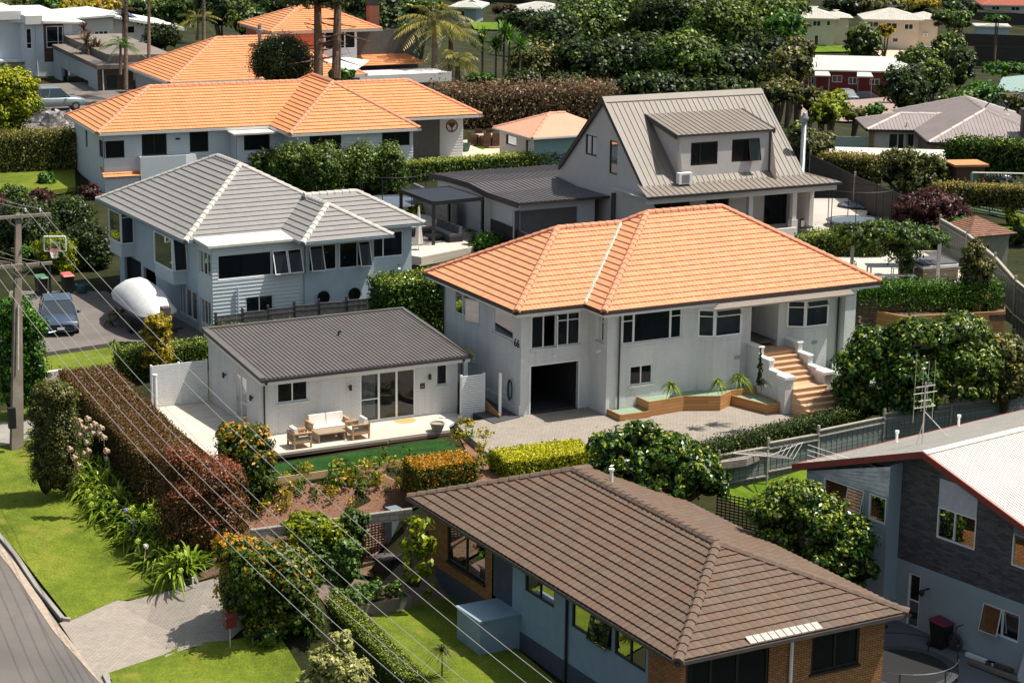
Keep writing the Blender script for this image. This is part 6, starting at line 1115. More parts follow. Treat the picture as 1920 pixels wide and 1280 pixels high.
hedge('clipped olive hedge at the left edge behind the small lawn','olive',G(-20,325,.8),G(136,315,.9),2.4,2.6,.15,top=.25,wob=.16)
hedge('low diagonal clipped hedge along the lawn of the brown tiled house','mid',G(612,1140,-3.4),G(775,1310,-3.5),.75,.8,.075,top=.25)
hedge('dense hedge behind the pergola terrace on the right','mid',G(1495,505,2.2),G(1650,482,2.9),1.6,1.7,.13,top=.4,wob=.12)
hedge('bright green low rounded hedge in front of the terrace table','bright',G(1606,561,3.0),G(1870,558,3.0),.9,.72,.1,top=.1,wob=.14)
hedge('ivy covered hedge below the grey bungalow','glossy',D(1782,312,152),D(1960,322,146),1.6,1.9,.2,top=.2,wob=.2)
hedge('golden topped hedge left of the white canopy','olive',D(1548,322,146),D(1645,330,141),1.4,1.2,.16,top=.6,wob=.15)
hedge('golden topped hedge behind the pale slatted fence','olive',D(1752,372,134),D(1960,382,128),1.2,.9,.15,top=.6,wob=.13)
hedge('wild mauve brown hedge behind the pink roofed shed','mauve',D(815,226,172),D(1140,218,176),3.2,2.4,.22,top=.35,wob=.38)
# --- near shrubs and trees ---
tree('flowering_shrub','rounded green shrub with orange new leaves in front of the studio corner','bush','orange',83.2,[(458,838,52,48),(430,815,28,26),(480,868,42,34)],.17,top=.3,gz0=-.8)
tree('garden_tree','tall leafy bush with orange yellow top beside the lower driveway entrance','tree','orange',75.2,[(450,1040,46,34),(500,1060,78,50),(545,1100,64,64),(470,1120,56,60),(560,1160,52,50),(500,1180,50,40)],.16,top=.1,gz0=-3.7,lobes=6)
o=tree('golden_bush','dense bush with orange and yellow leaves leaning over the driveway entrance','bush','gold',75.2,[(432,1018,34,18),(465,1022,32,16)],.13,top=.6,gz0=-3.2,lobes=3)
tree('yellow_green_shrub','broad yellow green shrub above the lattice fence','bush','lime',79.6,[(580,985,52,26),(625,995,34,22)],.14,gz0=-1.8)
tree('green_shrub','round mid green shrub above the lattice fence','bush','mid',79.8,[(665,975,28,24)],.14,gz0=-1.6)
tree('climbing_plant','leafy climber with large pale leaves at the back corner of the brown tiled house','vine','lime',77.4,[(785,985,28,26),(770,1020,22,26),(800,1030,16,34)],.22,gz0=-3.2,cover=.9,core=0,lobes=2)
tree('vegetable_bush','tall leafy tomato bush growing against the lattice fence','plant','veg',78.3,[(650,1035,26,34),(625,1060,20,22)],.14,gz0=-3.1,lobes=3);tree('vegetable_bush','low leafy bush at the left of the lattice fence','plant','mid',78.4,[(600,1050,26,24),(580,1020,20,22)],.14,gz0=-3.1,lobes=3)
tree('variegated_conifer','bushy cream yellow variegated shrub at the bottom edge','bush','var',69.5,[(640,1205,26,30),(622,1240,40,36),(655,1265,42,40),(590,1280,36,26)],.15,gz0=-3.9,cover=2.2,lobes=5)
tree('glossy_tree','large glossy green tree with leafy rosettes above the brown roof','tree','glossy',81.5,[(1150,838,50,38),(1205,815,40,30),(1250,850,60,44),(1180,870,70,36),(1300,880,62,46),(1330,905,42,40),(1240,905,90,36)],.22,top=.2,gz0=-1.2,asp=.42,cover=1.9,lobes=6)
tree('citrus_tree','round glossy tree with yellow tinged leaves between the brown roof and the blue house','tree','glossy',76.5,[(1490,935,62,38),(1450,965,50,46),(1530,975,70,55),(1590,1020,56,60),(1610,1065,38,42),(1540,1060,60,46),(1455,1015,40,40),(1600,1105,28,30)],.17,top=.35,gz0=-3.1,asp=.5,lobes=7)
for i,(bl,dd,kd,lb)in enumerate(((((1640,650,55,42),(1610,690,50,46),(1590,740,34,40),(1620,760,44,36)),92,'glossy','fruit tree with big glossy leaves nearest the timber front steps'),(((1720,640,62,46),(1700,700,66,52),(1705,750,60,30)),91.5,'glossy','middle fruit tree of the dense row behind the timber fence'),(((1800,625,60,40),(1810,680,70,50),(1800,725,66,30)),92.5,'mid','tall leafy tree in the dense row behind the timber fence'),(((1880,660,44,42),(1900,710,50,40),(1880,735,50,24)),93,'olive','brownish tree at the right edge behind the timber fence'))):tree('fruit_tree',lb,'tree',kd,dd,bl,.2,top=.15,gz0=.1,asp=.5,lobes=7,group='trees behind the timber fence')
tree('conifer_shrub','dense olive green conifer shrub at the upper end of the agapanthus bank','bush','olive',84.6,[(95,735,38,26),(80,775,30,36),(110,700+45,40,30)],.1,gz0=-1.5,top=.1)
tree('garden_bush','round bright green bush behind the concrete power pole','bush','bright',93.2,[(30,590,44,40),(60,615,30,32),(20,620,34,30)],.13,gz0=-.3)
tree('golden_shrub','spiky golden yellow shrub in front of the covered boat','bush','gold',98.4,[(298,608,28,20),(285,625,24,14)],.16,gz0=-.3,lobes=4,cover=1.3,asp=.35)
tree('golden_tree','dome shaped yellow green bush behind the basketball hoop','shrub','lime',117,[(107,468,42,32),(125,495,26,24)],.17,gz0=.1,asp=.4)
tree('bare_shrub','small nearly bare shrub beside the asphalt driveway','shrub','olive',100.5,[(213,590,12,10),(205,610,9,12),(222,582,12,8)],.12,gz0=-.25,cover=.35,core=0,lobes=2,r=.06)
for i,(x,y,rx,ry,kd,dd,lb)in enumerate(((25,365,34,20,'mid',128,'leafy bush at the left edge below the small lawn'),(85,338,18,18,'bright',140,'pale green young tree at the corner of the small lawn'),(80,375,30,24,'maroon',127,'dark maroon bush beside the grey tiled roof'),(130,410,48,50,'dark',124,'dark leafy bush under the corner of the grey tiled roof'),(168,360,24,16,'maroon',132,'small red leaved maple by the corner of the long house'),(45,425,60,60,'dark',122,'dark shrub mass left of the basketball hoop'),(8,415,36,54,'maroon',126,'maroon shrub at the left edge behind the power pole'),(165,460,44,50,'dark',120,'dark bush beside the garage of the grey roofed house'),(240,335,30,12,'mid',134,'climbing bush against the lower wall of the long house'),(60,475,36,18,'bright',116,'bright low plants above the wheelie bins'),(20,470,30,18,'olive',117,'olive shrub at the left edge above the bins'))):tree('garden_shrub',lb,'shrub',kd,dd,[(x,y,rx,ry),(x+rx*.4,y+ry*.4,rx*.7,ry*.7)],.17,group='shrubs left of the grey roofed house')
for i,(x,y,rx,ry,lb)in enumerate(((490,300,38,34,'leftmost dense shrub above the grey roof ridge'),(545,310,44,46,'second dense shrub from the left above the grey roof ridge'),(610,315,48,50,'third dense shrub behind the grey roof with pinkish tips'),(680,310,50,48,'tall dense shrub behind the grey roof, second from its right end'),(728,310,38,46,'rightmost dense shrub between the grey roof and the black pergola'))):tree('screen_shrub',lb,'shrub','mid',134,[(x,y,rx,ry),(x-8,y+25,rx*.9,ry*.8)],.17,top=.12,gz0=1,group='screen shrubs behind the grey roof')
tree('yellow_tree','large yellow green tree at the left edge','tree','lime',156,[(10,170,56,48),(40,200,40,40),(0,220,60,40),(50,160,26,20)],.24,gz0=1,top=.3)
for x,y,r_,lb in((981,404,26,'leftmost of three clipped yellow green topiary balls'),(1010,412,24,'middle one of three clipped yellow green topiary balls'),(1040,418,27,'rightmost of three clipped topiary balls, the greenest')):tree('topiary_ball',lb,'shrub','lime' if x<1030 else 'mid',dep(G(x,440,1.8)),[(x,y,r_,r_*.95)],.11,top=.5,lobes=0,jag=.04,gz0=1.5,group='topiary balls')
tree('garden_shrub','bright green shrub in front of the dark fence by the outdoor sofa','shrub','bright',112,[(915,452,28,20),(895,465,20,12)],.15,gz0=1.0);tree('potted_shrub','yellow green potted shrub at the end of the outdoor sofa','shrub','lime',113,[(885,438,13,9)],.12,gz0=1.4,lobes=2)
tree('hedge_bush','lime leaved bush behind the black pergola','shrub','lime',121,[(800,395,34,20)],.17,gz0=1)
tree('round_dark_tree','round dense very dark clipped tree in front of the orange roofs','tree','dark',160,[(528,118,54,46)],.17,lobes=0,jag=.04,cover=2.6,core=.9,gz0=1)
tree('verandah_bush','round bright green bush growing by the verandah posts','shrub','bright',118.5,[(1447,393,27,22)],.17,gz0=2.2)
tree('red_maple','wide dome shaped dark red Japanese maple','bush','maroon',122,[(1745,392,66,32),(1700,400,34,22),(1795,405,34,22),(1745,372,40,20)],.22,gz0=.8,asp=.3,lobes=5,cover=1.7)
tree('garden_bush','grey green bush behind the top of the dark sloping fence','bush','olive',150,[(1530,275,36,30),(1500,262,24,30)],.2);tree('garden_bush','leafy bush between the dark sloping fence and the white canopy','bush','mid',146,[(1585,305,34,18)],.2);tree('garden_bush','green bush at the foot of the red maple','bush','bright',118,[(1800,418,20,14)],.16);tree('silver_tree','open grey green tree in front of the white canopy','tree','olive',141,[(1690,300,46,26),(1665,330,40,30),(1720,340,44,30),(1745,310,36,26),(1760,320,30,22)],.2,gz0=0,cover=1.1,core=.5);tree('garden_shrub','green shrub beneath the open grey green tree','shrub','bright',139,[(1700,350,30,18)],.17,gz0=0)
tree('garden_shrub','rounded yellow green bush on the small right hand lawn','shrub','lime',126,[(1897,395,16,20),(1905,415,14,14)],.15,gz0=.4)
tree('garden_shrub','leafy shrub beside the brown gazebo at the right edge','shrub','mid',119,[(1910,445,24,24)],.17,gz0=1)
tree('ivy_cover','reddish ivy climbing over the fence beside the spa pool','vine','olive',101.5,[(1828,470,24,24),(1842,500,26,22),(1815,490,18,24)],.14,gz0=2.4,lobes=3,top=.2)
# vine over the pergola: leaf roof plus a hanging trunk of stems
t=thing('pergola_vine','leafy vine covering the white post pergola above the terrace table','climber',G(1697,535,3.1));lc=LC()
for x,y,rx,ry in((1600,440,38,16),(1650,436,44,16),(1700,440,48,18),(1745,448,34,14),(1690,470,30,22),(1700,500,14,24),(1610,455,24,14)):dd=dep(G(1690,530,3.1));lc.blob(D(x,y,dd),np.array([rx,rx*1.4,ry])*dd/FPX,.16,1.6,core=.6,jag=.3)
lc.build('foliage',L_mid,t);tm=MB();b_=G(1694,530,3.1);[tm.bar(b_+[rnd.uniform(-.3,.3),0,0],D(1694+rnd.uniform(-10,10),465,dep(b_)),.05,5)for _ in range(5)];tm.build('stems',M_bark,t)
# mulch bed seedlings
lcS=[]
for k in range(3):
 lc=LC();m=30;a=NR.uniform(0,6.28,m);e=NR.uniform(.7,1.4,m);d=np.stack([np.cos(a)*np.cos(e),np.sin(a)*np.cos(e),np.sin(e)],1);lc.leaves(np.array([[0,0,.1]])+d*NR.uniform(.1,.42,(m,1)),NR.normal(size=(m,3)),.13,.45);m=40;d=NR.normal(size=(m,3))*[.13,.13,.15]+[0,0,.28];lc.leaves(d,NR.normal(size=(m,3)),.11,.5);lcS.append(lc.mesh('young_shrub',[L_mid,L_bright,L_gold][k],(0,0,0)))
pts=[]
while len(pts)<62:
 x,y=rnd.uniform(470,925),rnd.uniform(800,985)
 e_=905-(x-510)*.15;lo_=985-(x-470)*.12
 if not((x<775 and e_<y<lo_-8)or(855<x<920 and 800+(x-855)*.6<y<880+(x-855)*.2)or(885<x<925 and 880<y<900)):continue
 if all((x-a)**2+((y-b)*1.8)**2>300 for a,b in pts):pts.append((x,y))
for i,(x,y)in enumerate(pts):
 P=gp(x,y,.04);k=i%3 if i%5 else 2;o=bpy.data.objects.new('young_shrub',lcS[k]);COL.objects.link(o);o.location=P;sc_=rnd.uniform(.7,1.5);o.scale=(sc_,sc_,sc_*rnd.uniform(.9,1.4));o.rotation_euler=(0,0,rnd.uniform(0,6));tag(o,'young leafy shrub planted in the bark mulch bed','plant','young shrubs in the bark bed')
 # agapanthus bank
proto=[]
for k in range(3):
 lc=LC();n=85;a=NR.uniform(0,6.28,n);e=NR.uniform(.5,1.35,n);d=np.stack([np.cos(a)*np.cos(e),np.sin(a)*np.cos(e),np.sin(e)],1);lc.blades(NR.normal(size=(n,3))*[.12,.12,0],d,NR.uniform(.7,1.15,n),.06,NR.uniform(.45,.85,n));proto.append(lc.mesh('agapanthus_clump',L_strap,(0,0,0)))
bank=[];A0b,A1b=np.array([60,800.]),np.array([330,1075.])
while len(bank)<165:
 t_=rnd.random();s_=rnd.random();top_=np.array([150,765])*(1-t_)+np.array([400,1035])*t_;bot=np.array([70,845])*(1-t_)+np.array([330,1100])*t_;p=top_*(1-s_)+bot*s_
 if all(((p-q)**2).sum()>95 for q in bank):bank.append(p)
for i,p in enumerate(bank):
 P=gp(p[0],p[1]);hb=.75*(1-0)*max(0,1-abs((p[0]-p[1]+640)/90));o=bpy.data.objects.new('agapanthus_clump',proto[i%3]);COL.objects.link(o);P[2]+=.15;o.location=P;s_=rnd.uniform(1.35,1.95);o.scale=(s_,s_,s_*1.1);o.rotation_euler=(0,0,rnd.uniform(0,6));tag(o,'clump of arching agapanthus leaves on the bank beside the verge','plant','agapanthus clumps on the bank')
M_fw=mat('flower_white',lin((232,226,214)),.8,.1,20);M_fp=mat('flower_purple',lin((150,140,200)),.8,.1,20);M_fg2=mat('seed_head_green',lin((176,196,70)),.8,.1,20);M_fh=mat('hydrangea_cream',lin((206,178,146)),.85,.2,12)
def flower_head(m,r,stem,n=46):
 mb=MB();mb.bar((0,0,0),(0,0,stem),.012,4)
 for _ in range(n):d=NR.normal(size=3);d/=np.linalg.norm(d);c=d*r*NR.uniform(.6,1)+np.array([0,0,stem]);u=np.cross(d,[.3,.2,1]);u/=np.linalg.norm(u)+1e-9;v=np.cross(d,u);s_=r*.3;mb.face([c-u*s_,c+v*s_,c+u*s_,c-v*s_])
 me_o=mb.build('agapanthus_flower',m);me=me_o.data;bpy.data.objects.remove(me_o);return me
FH_={'w':flower_head(M_fw,.12,1.15),'p':flower_head(M_fp,.11,1.15),'g':flower_head(M_fg2,.12,1.1)}
FL=[('w',220,868),('w',196,880),('p',144,901),('p',267,926),('p',305,921),('p',240,980),('p',253,1001),('w',135,902),('w',268,1050)]+[('g',x,y)for x,y in((172,950),(176,964),(226,961),(236,972),(271,984),(284,996),(277,965),(230,935),(327,1045),(342,1063),(332,1093),(160,936),(200,902),(247,967),(267,1035),(310,1030))]
for k,x,y in FL:
 P=gp(x,y+30);o=bpy.data.objects.new('agapanthus_flower',FH_[k]);COL.objects.link(o);o.location=P;o.rotation_euler=(rnd.uniform(-.2,.2),rnd.uniform(-.2,.2),0);tag(o,{'w':'white agapanthus flower head above the strap leaves','p':'pale purple agapanthus flower head above the strap leaves','g':'green agapanthus seed head above the strap leaves'}[k],'flower',{'w':'white agapanthus flowers','p':'purple agapanthus flowers','g':'green agapanthus seed heads'}[k])
hy=flower_head(M_fh,.145,.35,70)
t=tree('hydrangea_bush','hydrangea bush covered in faded cream flower heads on the bank','shrub','mid',84.5,[(165,830,34,42),(150,870,26,26),(185,815,26,24)],.15,gz0=-1.6)
for x,y in[(150,790),(165,785),(178,795),(190,802),(160,803),(174,812),(195,820),(150,815),(163,830),(140,858),(148,872),(158,850),(172,800),(186,812),(132,842),(166,845),(200,845),(154,800)]:
 o=bpy.data.objects.new('flower_head',hy);COL.objects.link(o);o.parent=t;o.location=tuple(D(x,y,83.2)-wl(t)-np.array([0,0,.35]))
 # spiky and palm like plants
def rosette(lc,c,n,L,w_,droop=.4,emin=-.2,emax=1.45):
 a=NR.uniform(0,6.28,n);e=NR.uniform(emin,emax,n);d=np.stack([np.cos(a)*np.cos(e),np.sin(a)*np.cos(e),np.sin(e)],1);lc.blades(np.tile(np.array(c,float),(n,1)),d,NR.uniform(.75,1.1,n)*L,w_,droop,3)
def spiky(name,label,kind,x,y,depth,L,n=60,stem=None,w_=.05,gz0=None,heads=1,spread=0,group=None,droop=.35):
 c=D(x,y,depth);g=gh(c[0],c[1])[0]if gz0 is None else gz0;t=thing(name,label,'plant',(c[0],c[1],g),group);lc=LC();tm=MB()
 for h in range(heads):
  o=np.array([rnd.uniform(-spread,spread),rnd.uniform(-spread,spread),rnd.uniform(-spread,spread)*.5])if h else np.zeros(3);rosette(lc,c+o,n,L,w_,droop)
  if stem:tm.bar((c[0],c[1],g),c+o,stem,6,stem*.7)
 lc.build('leaves',leafm(kind),t)
 if tm.v:tm.build('trunk',M_barkp,t)
 return t
spiky('cabbage_tree','small cabbage tree with narrow drooping leaves on the front lawn','olive',829,1219,72.5,.75,110,.035,.03,gz0=-3.5,droop=.7)
spiky('flax_plant','spiky green clump in the timber planter by the small window','strap',1258,722,89.3,.6,70,None,.05,gz0=.5,droop=.8)
spiky('flax_plant','yellow green clump in the middle of the angled planter','strap',1345,716,90.0,.55,90,None,.05,gz0=.5,droop=.9);spiky('flax_plant','tall leafy clump at the right end of the angled planter','strap',1385,708,90.6,.7,110,None,.05,gz0=.5,droop=.9)
spiky('dark_flax','dark low clump beside the step wall','dark',1430,716,89.8,.5,60,None,.04,gz0=.3,droop=.8)
lc=LC();b_=D(1424,715,89.6);[lc.blob(b_+np.array([0,0,k*.3]),(.16-.03*k,.16-.03*k,.25),.1,2)for k in range(5)];tag(lc.build('slim_conifer',L_dark,None,b_),'slim dark conifer against the left side wall of the steps','shrub')
spiky('grass_tuft','spiky light green tuft at the edge of the driveway lawn','strap',213,642,99,.5,60,None,.04,gz0=-.2,droop=.7)
tree('topiary_standard','small round clipped bush behind the right hand step wall','shrub','mid',93.5,[(1541,660,12,9)],.09,gz0=1.0,lobes=0,r=.03)
spiky('cordyline','purple spiky cordyline on a thin trunk by the cream house','maroon',157,55,196,1.2,60,.12,.12,gz0=0);spiky('purple_flax','large purple brown flax clump on the flat roof edge','mauve',178,92,190,1.8,80,None,.14,heads=3,spread=1.6,gz0=1.5)
def palm(name,label,x,ybase,ytop,depth,n=16,L=3.2,kind='palm',tr=.2,group=None,lean=0,crown=True,skirt=0,width=.5):
 g=D(x,ybase,depth);c=D(x+lean,ytop,depth);t=thing(name,label,'palm',g,group);tm=MB();tm.tube([g+(c-g)*k for k in np.linspace(0,1,6)],lambda k:tr*.75*(1.25-.4*k),9);tm.build('trunk',M_barkp,t)
 if crown:
  lc=LC()
  for i in range(n):
   a=i*2.4;e=rnd.uniform(-.15,1.15);d=np.array([math.cos(a)*math.cos(e),math.sin(a)*math.cos(e),math.sin(e)]);Lf=L*rnd.uniform(.8,1.1);K=22;tt=np.linspace(.12,1,K);sp=np.array([c+d*Lf*k-np.array([0,0,1.])*Lf*.55*k*k for k in tt]);tg=np.gradient(sp,axis=0);tg/=np.linalg.norm(tg,axis=1,keepdims=True);sd=np.cross(tg,[0,0,1.]);sd/=np.linalg.norm(sd,axis=1,keepdims=True)+1e-9
   ln=width*L*.36*np.sin(np.pi*np.clip(tt*.9+.1,0,1))**.6
   for sg in(-1,1):dd=sd*sg*.85+tg*.45+NR.normal(size=sp.shape)*.08;lc.blades(sp,dd/np.linalg.norm(dd,axis=1,keepdims=True),ln,.07*L/3,.45,2,rv=np.full(K,rnd.random()))
   lc.blades(np.array([c]),np.array([d]),Lf,.06,.55,6)
  for i in range(skirt):a=rnd.uniform(0,6.28);d=np.array([math.cos(a)*.5,math.sin(a)*.5,-.3]);lc.blades(np.tile(c,(6,1))+NR.normal(size=(6,3))*.1,np.tile(d,(6,1))+NR.normal(size=(6,3))*.15,L*.45,.12,.7,3,rv=0.)
  lc.build('fronds',leafm(kind),t)
 return t
palm('tall_palm','tall palm trunk leaving the frame, left one of the pair by the white houses',236,168,-40,176,tr=.2,n=14,L=3.0);palm('dead_palm_head','palm with brown drooping dead fronds behind the grey flat roof',233,90,22,177,tr=.22,n=8,L=1.6,kind='mauve',skirt=8);palm('tall_palm','tall palm trunk leaving the frame, right one of the pair by the white houses',279,125,-40,182,tr=.18,n=14,L=3.0);palm('tall_palm','thin tall palm trunk between the dark trees and the orange roof',382,82,-50,200,tr=.2,n=14,L=3.2)
palm('fan_palm','bright green low palm beside the grey flat roofed building',226,140,84,173,tr=.15,n=22,L=2.0,kind='bright');palm('fan_palm','palm with yellowing fronds behind the orange roof ridge',370,75,35,205,tr=.2,n=18,L=2.6)
palm('feather_palm','large feathery palm with golden fronds behind the shade sail',815,160,40,190,tr=.35,n=26,L=4.2);palm('feather_palm','second feathery palm with arching fronds left of the yuccas',845,150,60,196,tr=.3,n=24,L=3.6);palm('fan_palm','squat fan palm at the end of the mauve hedge',858,165,112,182,tr=.3,n=30,L=2.2,width=.9);palm('tall_palm','pale feathery palm crown at the top left corner',20,60,8,235,n=18,L=3.6)
for x,y,L_,lb in((905,78,2.0,'leftmost'),(930,92,1.9,'front'),(955,75,2.0,'middle'),(975,88,1.8,'right'),(945,62,1.8,'rear')):spiky('yucca_tree',lb+' head of the spiky green yucca group behind the mauve hedge','bright',x,y,196,L_,110,.14,.12,gz0=-.5,group='yucca trees',droop=.25)
for i,(x,lb)in enumerate(((597,'left bare trunked pine with few dead branches in front of the orange roofs'),(630,'right bare trunked pine with peeling bark in front of the orange roofs'))):
 g=D(x,148,158);c=D(x+(4 if i else-2),-30,158);t=thing('old_pine',lb,'tree',g,'old pines');tm=MB();tm.tube([g+(c-g)*k for k in np.linspace(0,1,8)],lambda k:.33*(1.1-.35*k),9)
 for _ in range(13):k=rnd.uniform(.12,.9);p=g+(c-g)*k;a=rnd.uniform(0,6.28);L_=rnd.uniform(1.2,3.6);q=p+np.array([math.cos(a)*L_,math.sin(a)*L_,rnd.uniform(-.7,.9)]);tm.bar(p,q,.07,4,.02);tm.bar(q,q+np.array([rnd.uniform(-.8,.8),rnd.uniform(-.5,.5),rnd.uniform(-.9,.3)]),.03,3,.01)
 tm.build('trunk',M_bark,t);lc=LC();[lc.blob(D(x+dx,y_,158+dd),np.array([rx,rx,10])*158/FPX,.3,1.2,core=0,asp=.25,jag=.35)for dx,y_,rx,dd in((-20,4,45,0),(22,-4,40,2),(0,-14,50,-2),(-45,-2,26,1))];lc.build('crown',L_dark,t)
 # big tree mass behind the steep gabled house
BG=[(1035,70,60,55,215,'dark'),(1000,120,50,45,205,'olive'),(1100,50,80,60,222,'mid'),(1100,120,75,55,205,'dark'),(1180,40,90,60,225,'mid'),(1190,120,85,60,206,'dark'),(1270,40,90,65,220,'dark'),(1280,120,85,60,204,'mid'),(1350,60,80,70,215,'mid'),(1370,130,75,50,205,'dark'),(1430,50,75,60,222,'mid'),(1440,120,55,60,208,'dark'),(1470,60,40,45,216,'bright'),(1480,130,46,46,200,'olive'),(1500,95,30,36,205,'olive'),(1230,165,80,30,196,'dark'),(1340,170,80,28,196,'dark'),(1060,165,60,26,198,'dark'),(1455,175,50,28,190,'olive')]
wd=['left','low','tall','broad','high','shady','upper','spreading','leafy','lower','light tipped','dense','bright','olive','small olive','shadowed','dark low','far low','front olive']
for i,(x,y,rx,ry,dd,kd)in enumerate(BG):tree('broadleaf_tree',f'{wd[i]} {"dark" if kd == "dark" else "green" if kd != "olive" else "grey green"} tree in the large group behind the steep gabled house','tree',kd,dd,[(x,y,rx,ry)],.42 if ry>40 else.36,top=.1,lobes=7,jag=.2,cover=1.8,group='large trees behind the gabled house',r=.3)
MID=[(415,20,55,45,232,'dark','dark tree behind the thin palm trunk'),(330,25,50,40,245,'mid','leafy tree right of the cream house roof'),(300,70,36,34,195,'dark','dark bush in front of the cream house'),(265,20,40,26,250,'mid','tree behind the cream house roof'),(170,18,60,24,262,'gold','yellowish tree behind the white house roofs'),(90,15,50,24,270,'bright','bright tree above the modern white house'),(20,12,40,26,262,'olive','olive tree at the top left corner'),(460,40,40,40,225,'mid','light tree left of the terracotta house'),(510,10,50,26,240,'dark','dark tree above the terracotta roof'),(720,50,46,60,205,'dark','tall dark tree right of the red brick chimney'),(760,90,34,50,198,'dark','dark tree left of the feathery palms'),(690,12,60,30,240,'dark','dark tree above the chimney'),(790,20,50,26,250,'mid','tree behind the feathery palms'),(640,140,30,14,160,'bright','small green bushes at the foot of the old pines'),(900,150,30,16,182,'bright','green bush below the yuccas'),(985,40,40,26,300,'dark','dark tree in front of the wide white cottage'),(940,38,14,12,310,'mid','round clipped bush by the white cottages'),(945,22,26,12,330,'maroon','maroon tree between the two white roofed cottages'),(975,160,40,34,190,'dark','dark bush right of the yuccas'),
(1617,85,38,42,330,'mid','round tree in front of the larger cream house'),(1700,172,50,54,245,'dark','large round dark tree beside the red units'),(1745,150,40,44,250,'mid','green tree right of the large round one'),(1722,110,40,26,290,'mid','wide tree below the parked white car'),(1780,100,34,40,300,'mid','tree at the foot of the garden steps'),(1800,130,30,50,270,'dark','dark conifer right of the red units'),(1840,185,46,36,215,'bright','bright tree behind the grey bungalow'),(1800,195,46,26,212,'mid','tree behind the ridge of the grey bungalow'),(1880,130,50,14,290,'bright','bright hedge like tree below the timber wall'),(1905,190,30,26,215,'olive','olive tree at the right edge behind the bungalow'),(1560,195,34,30,190,'lime','yellow green tree right of the steel flue'),(1545,215,30,30,186,'lime','lower yellow green tree beside the steel flue'),(1600,215,30,18,192,'olive','open bush in front of the parking area'),(1520,190,26,30,192,'olive','olive tree behind the steel flue'),(1640,208,26,14,200,'bright','bright bush left of the grey bungalow'),(1500,250,24,24,165,'mid','shrub behind the right slope of the steep roof'),(1530,262,34,20,168,'olive','grey green shrub behind the dark sloping fence'),(1800,20,34,26,400,'dark','dark tree left of the red roofed house'),(1790,40,40,22,385,'mid','tree behind the larger cream house'),(1650,12,60,16,440,'olive','dry shrubs on the slope behind the cream houses'),(1590,10,50,18,440,'dark','dark trees behind the cream houses'),(1480,20,40,24,380,'mid','tree left of the smaller cream house'),(1720,8,50,14,450,'gold','golden bushes above the larger cream house'),(1870,35,30,8,360,'bright','low bushes in front of the red roofed house'),(1495,60,20,30,330,'olive','olive tree beside the smaller cream house'),(1660,60,20,14,370,'gold','small golden shrub between the cream houses')]
for x,y,rx,ry,dd,kd,lb in MID:tree('garden_tree',lb,'tree',kd,dd,[(x,y,rx,ry)],.0016*dd+.06,top=.12,lobes=5,jag=.18,cover=1.7,r=.2)
# far trees along the top of the view
protos=[]
for k,kd in enumerate(('mid','dark','olive','bright')):
 lc=LC();lc.blob((0,0,4.2),(3.6,3.6,3.2),.75,1.5,core=.75,jag=.2)
 for i in range(6):a=i*1.05;lc.blob((math.cos(a)*2.2,math.sin(a)*2.2,3.6+rnd.uniform(-1,1.8)),(1.9,1.9,1.6),.75,1.3,core=.6,jag=.25)
 protos.append(lc.mesh('crown',leafm(kd),(0,0,0)))
tk=MB();tk.bar((0,0,-1),(0,0,3.5),.3,6);tko=tk.build('trunk',M_bark);tkm=tko.data;bpy.data.objects.remove(tko)
cnt=0
for i in range(400):
 yy=rnd.uniform(430,760);xx=rnd.uniform(-.27,.27)*yy;z=gh(xx,yy)[0];v=np.array([xx,yy,z+3])-CP;w_=v@f_;X=960+FPX*(v@R_)/w_;Y=640-FPX*(v@U_)/w_
 if Y>(30 if X<1450 else 22)or Y<-50 or(1450<X and yy<470)or(840<X<1070 and Y>12 and yy<440):continue
 t=thing('hillside_tree','leafy tree on the far hillside','tree',(xx,yy,z),'trees on the far hillside');s_=rnd.uniform(.8,1.5)
 for nm,me_ in(('crown',protos[rnd.randrange(4)]),('trunk',tkm)):o=bpy.data.objects.new(nm,me_);COL.objects.link(o);o.parent=t
 t.scale=(s_,s_,s_);t.rotation_euler=(0,0,rnd.uniform(0,6));cnt+=1
 if cnt>140:break
fix_origins()
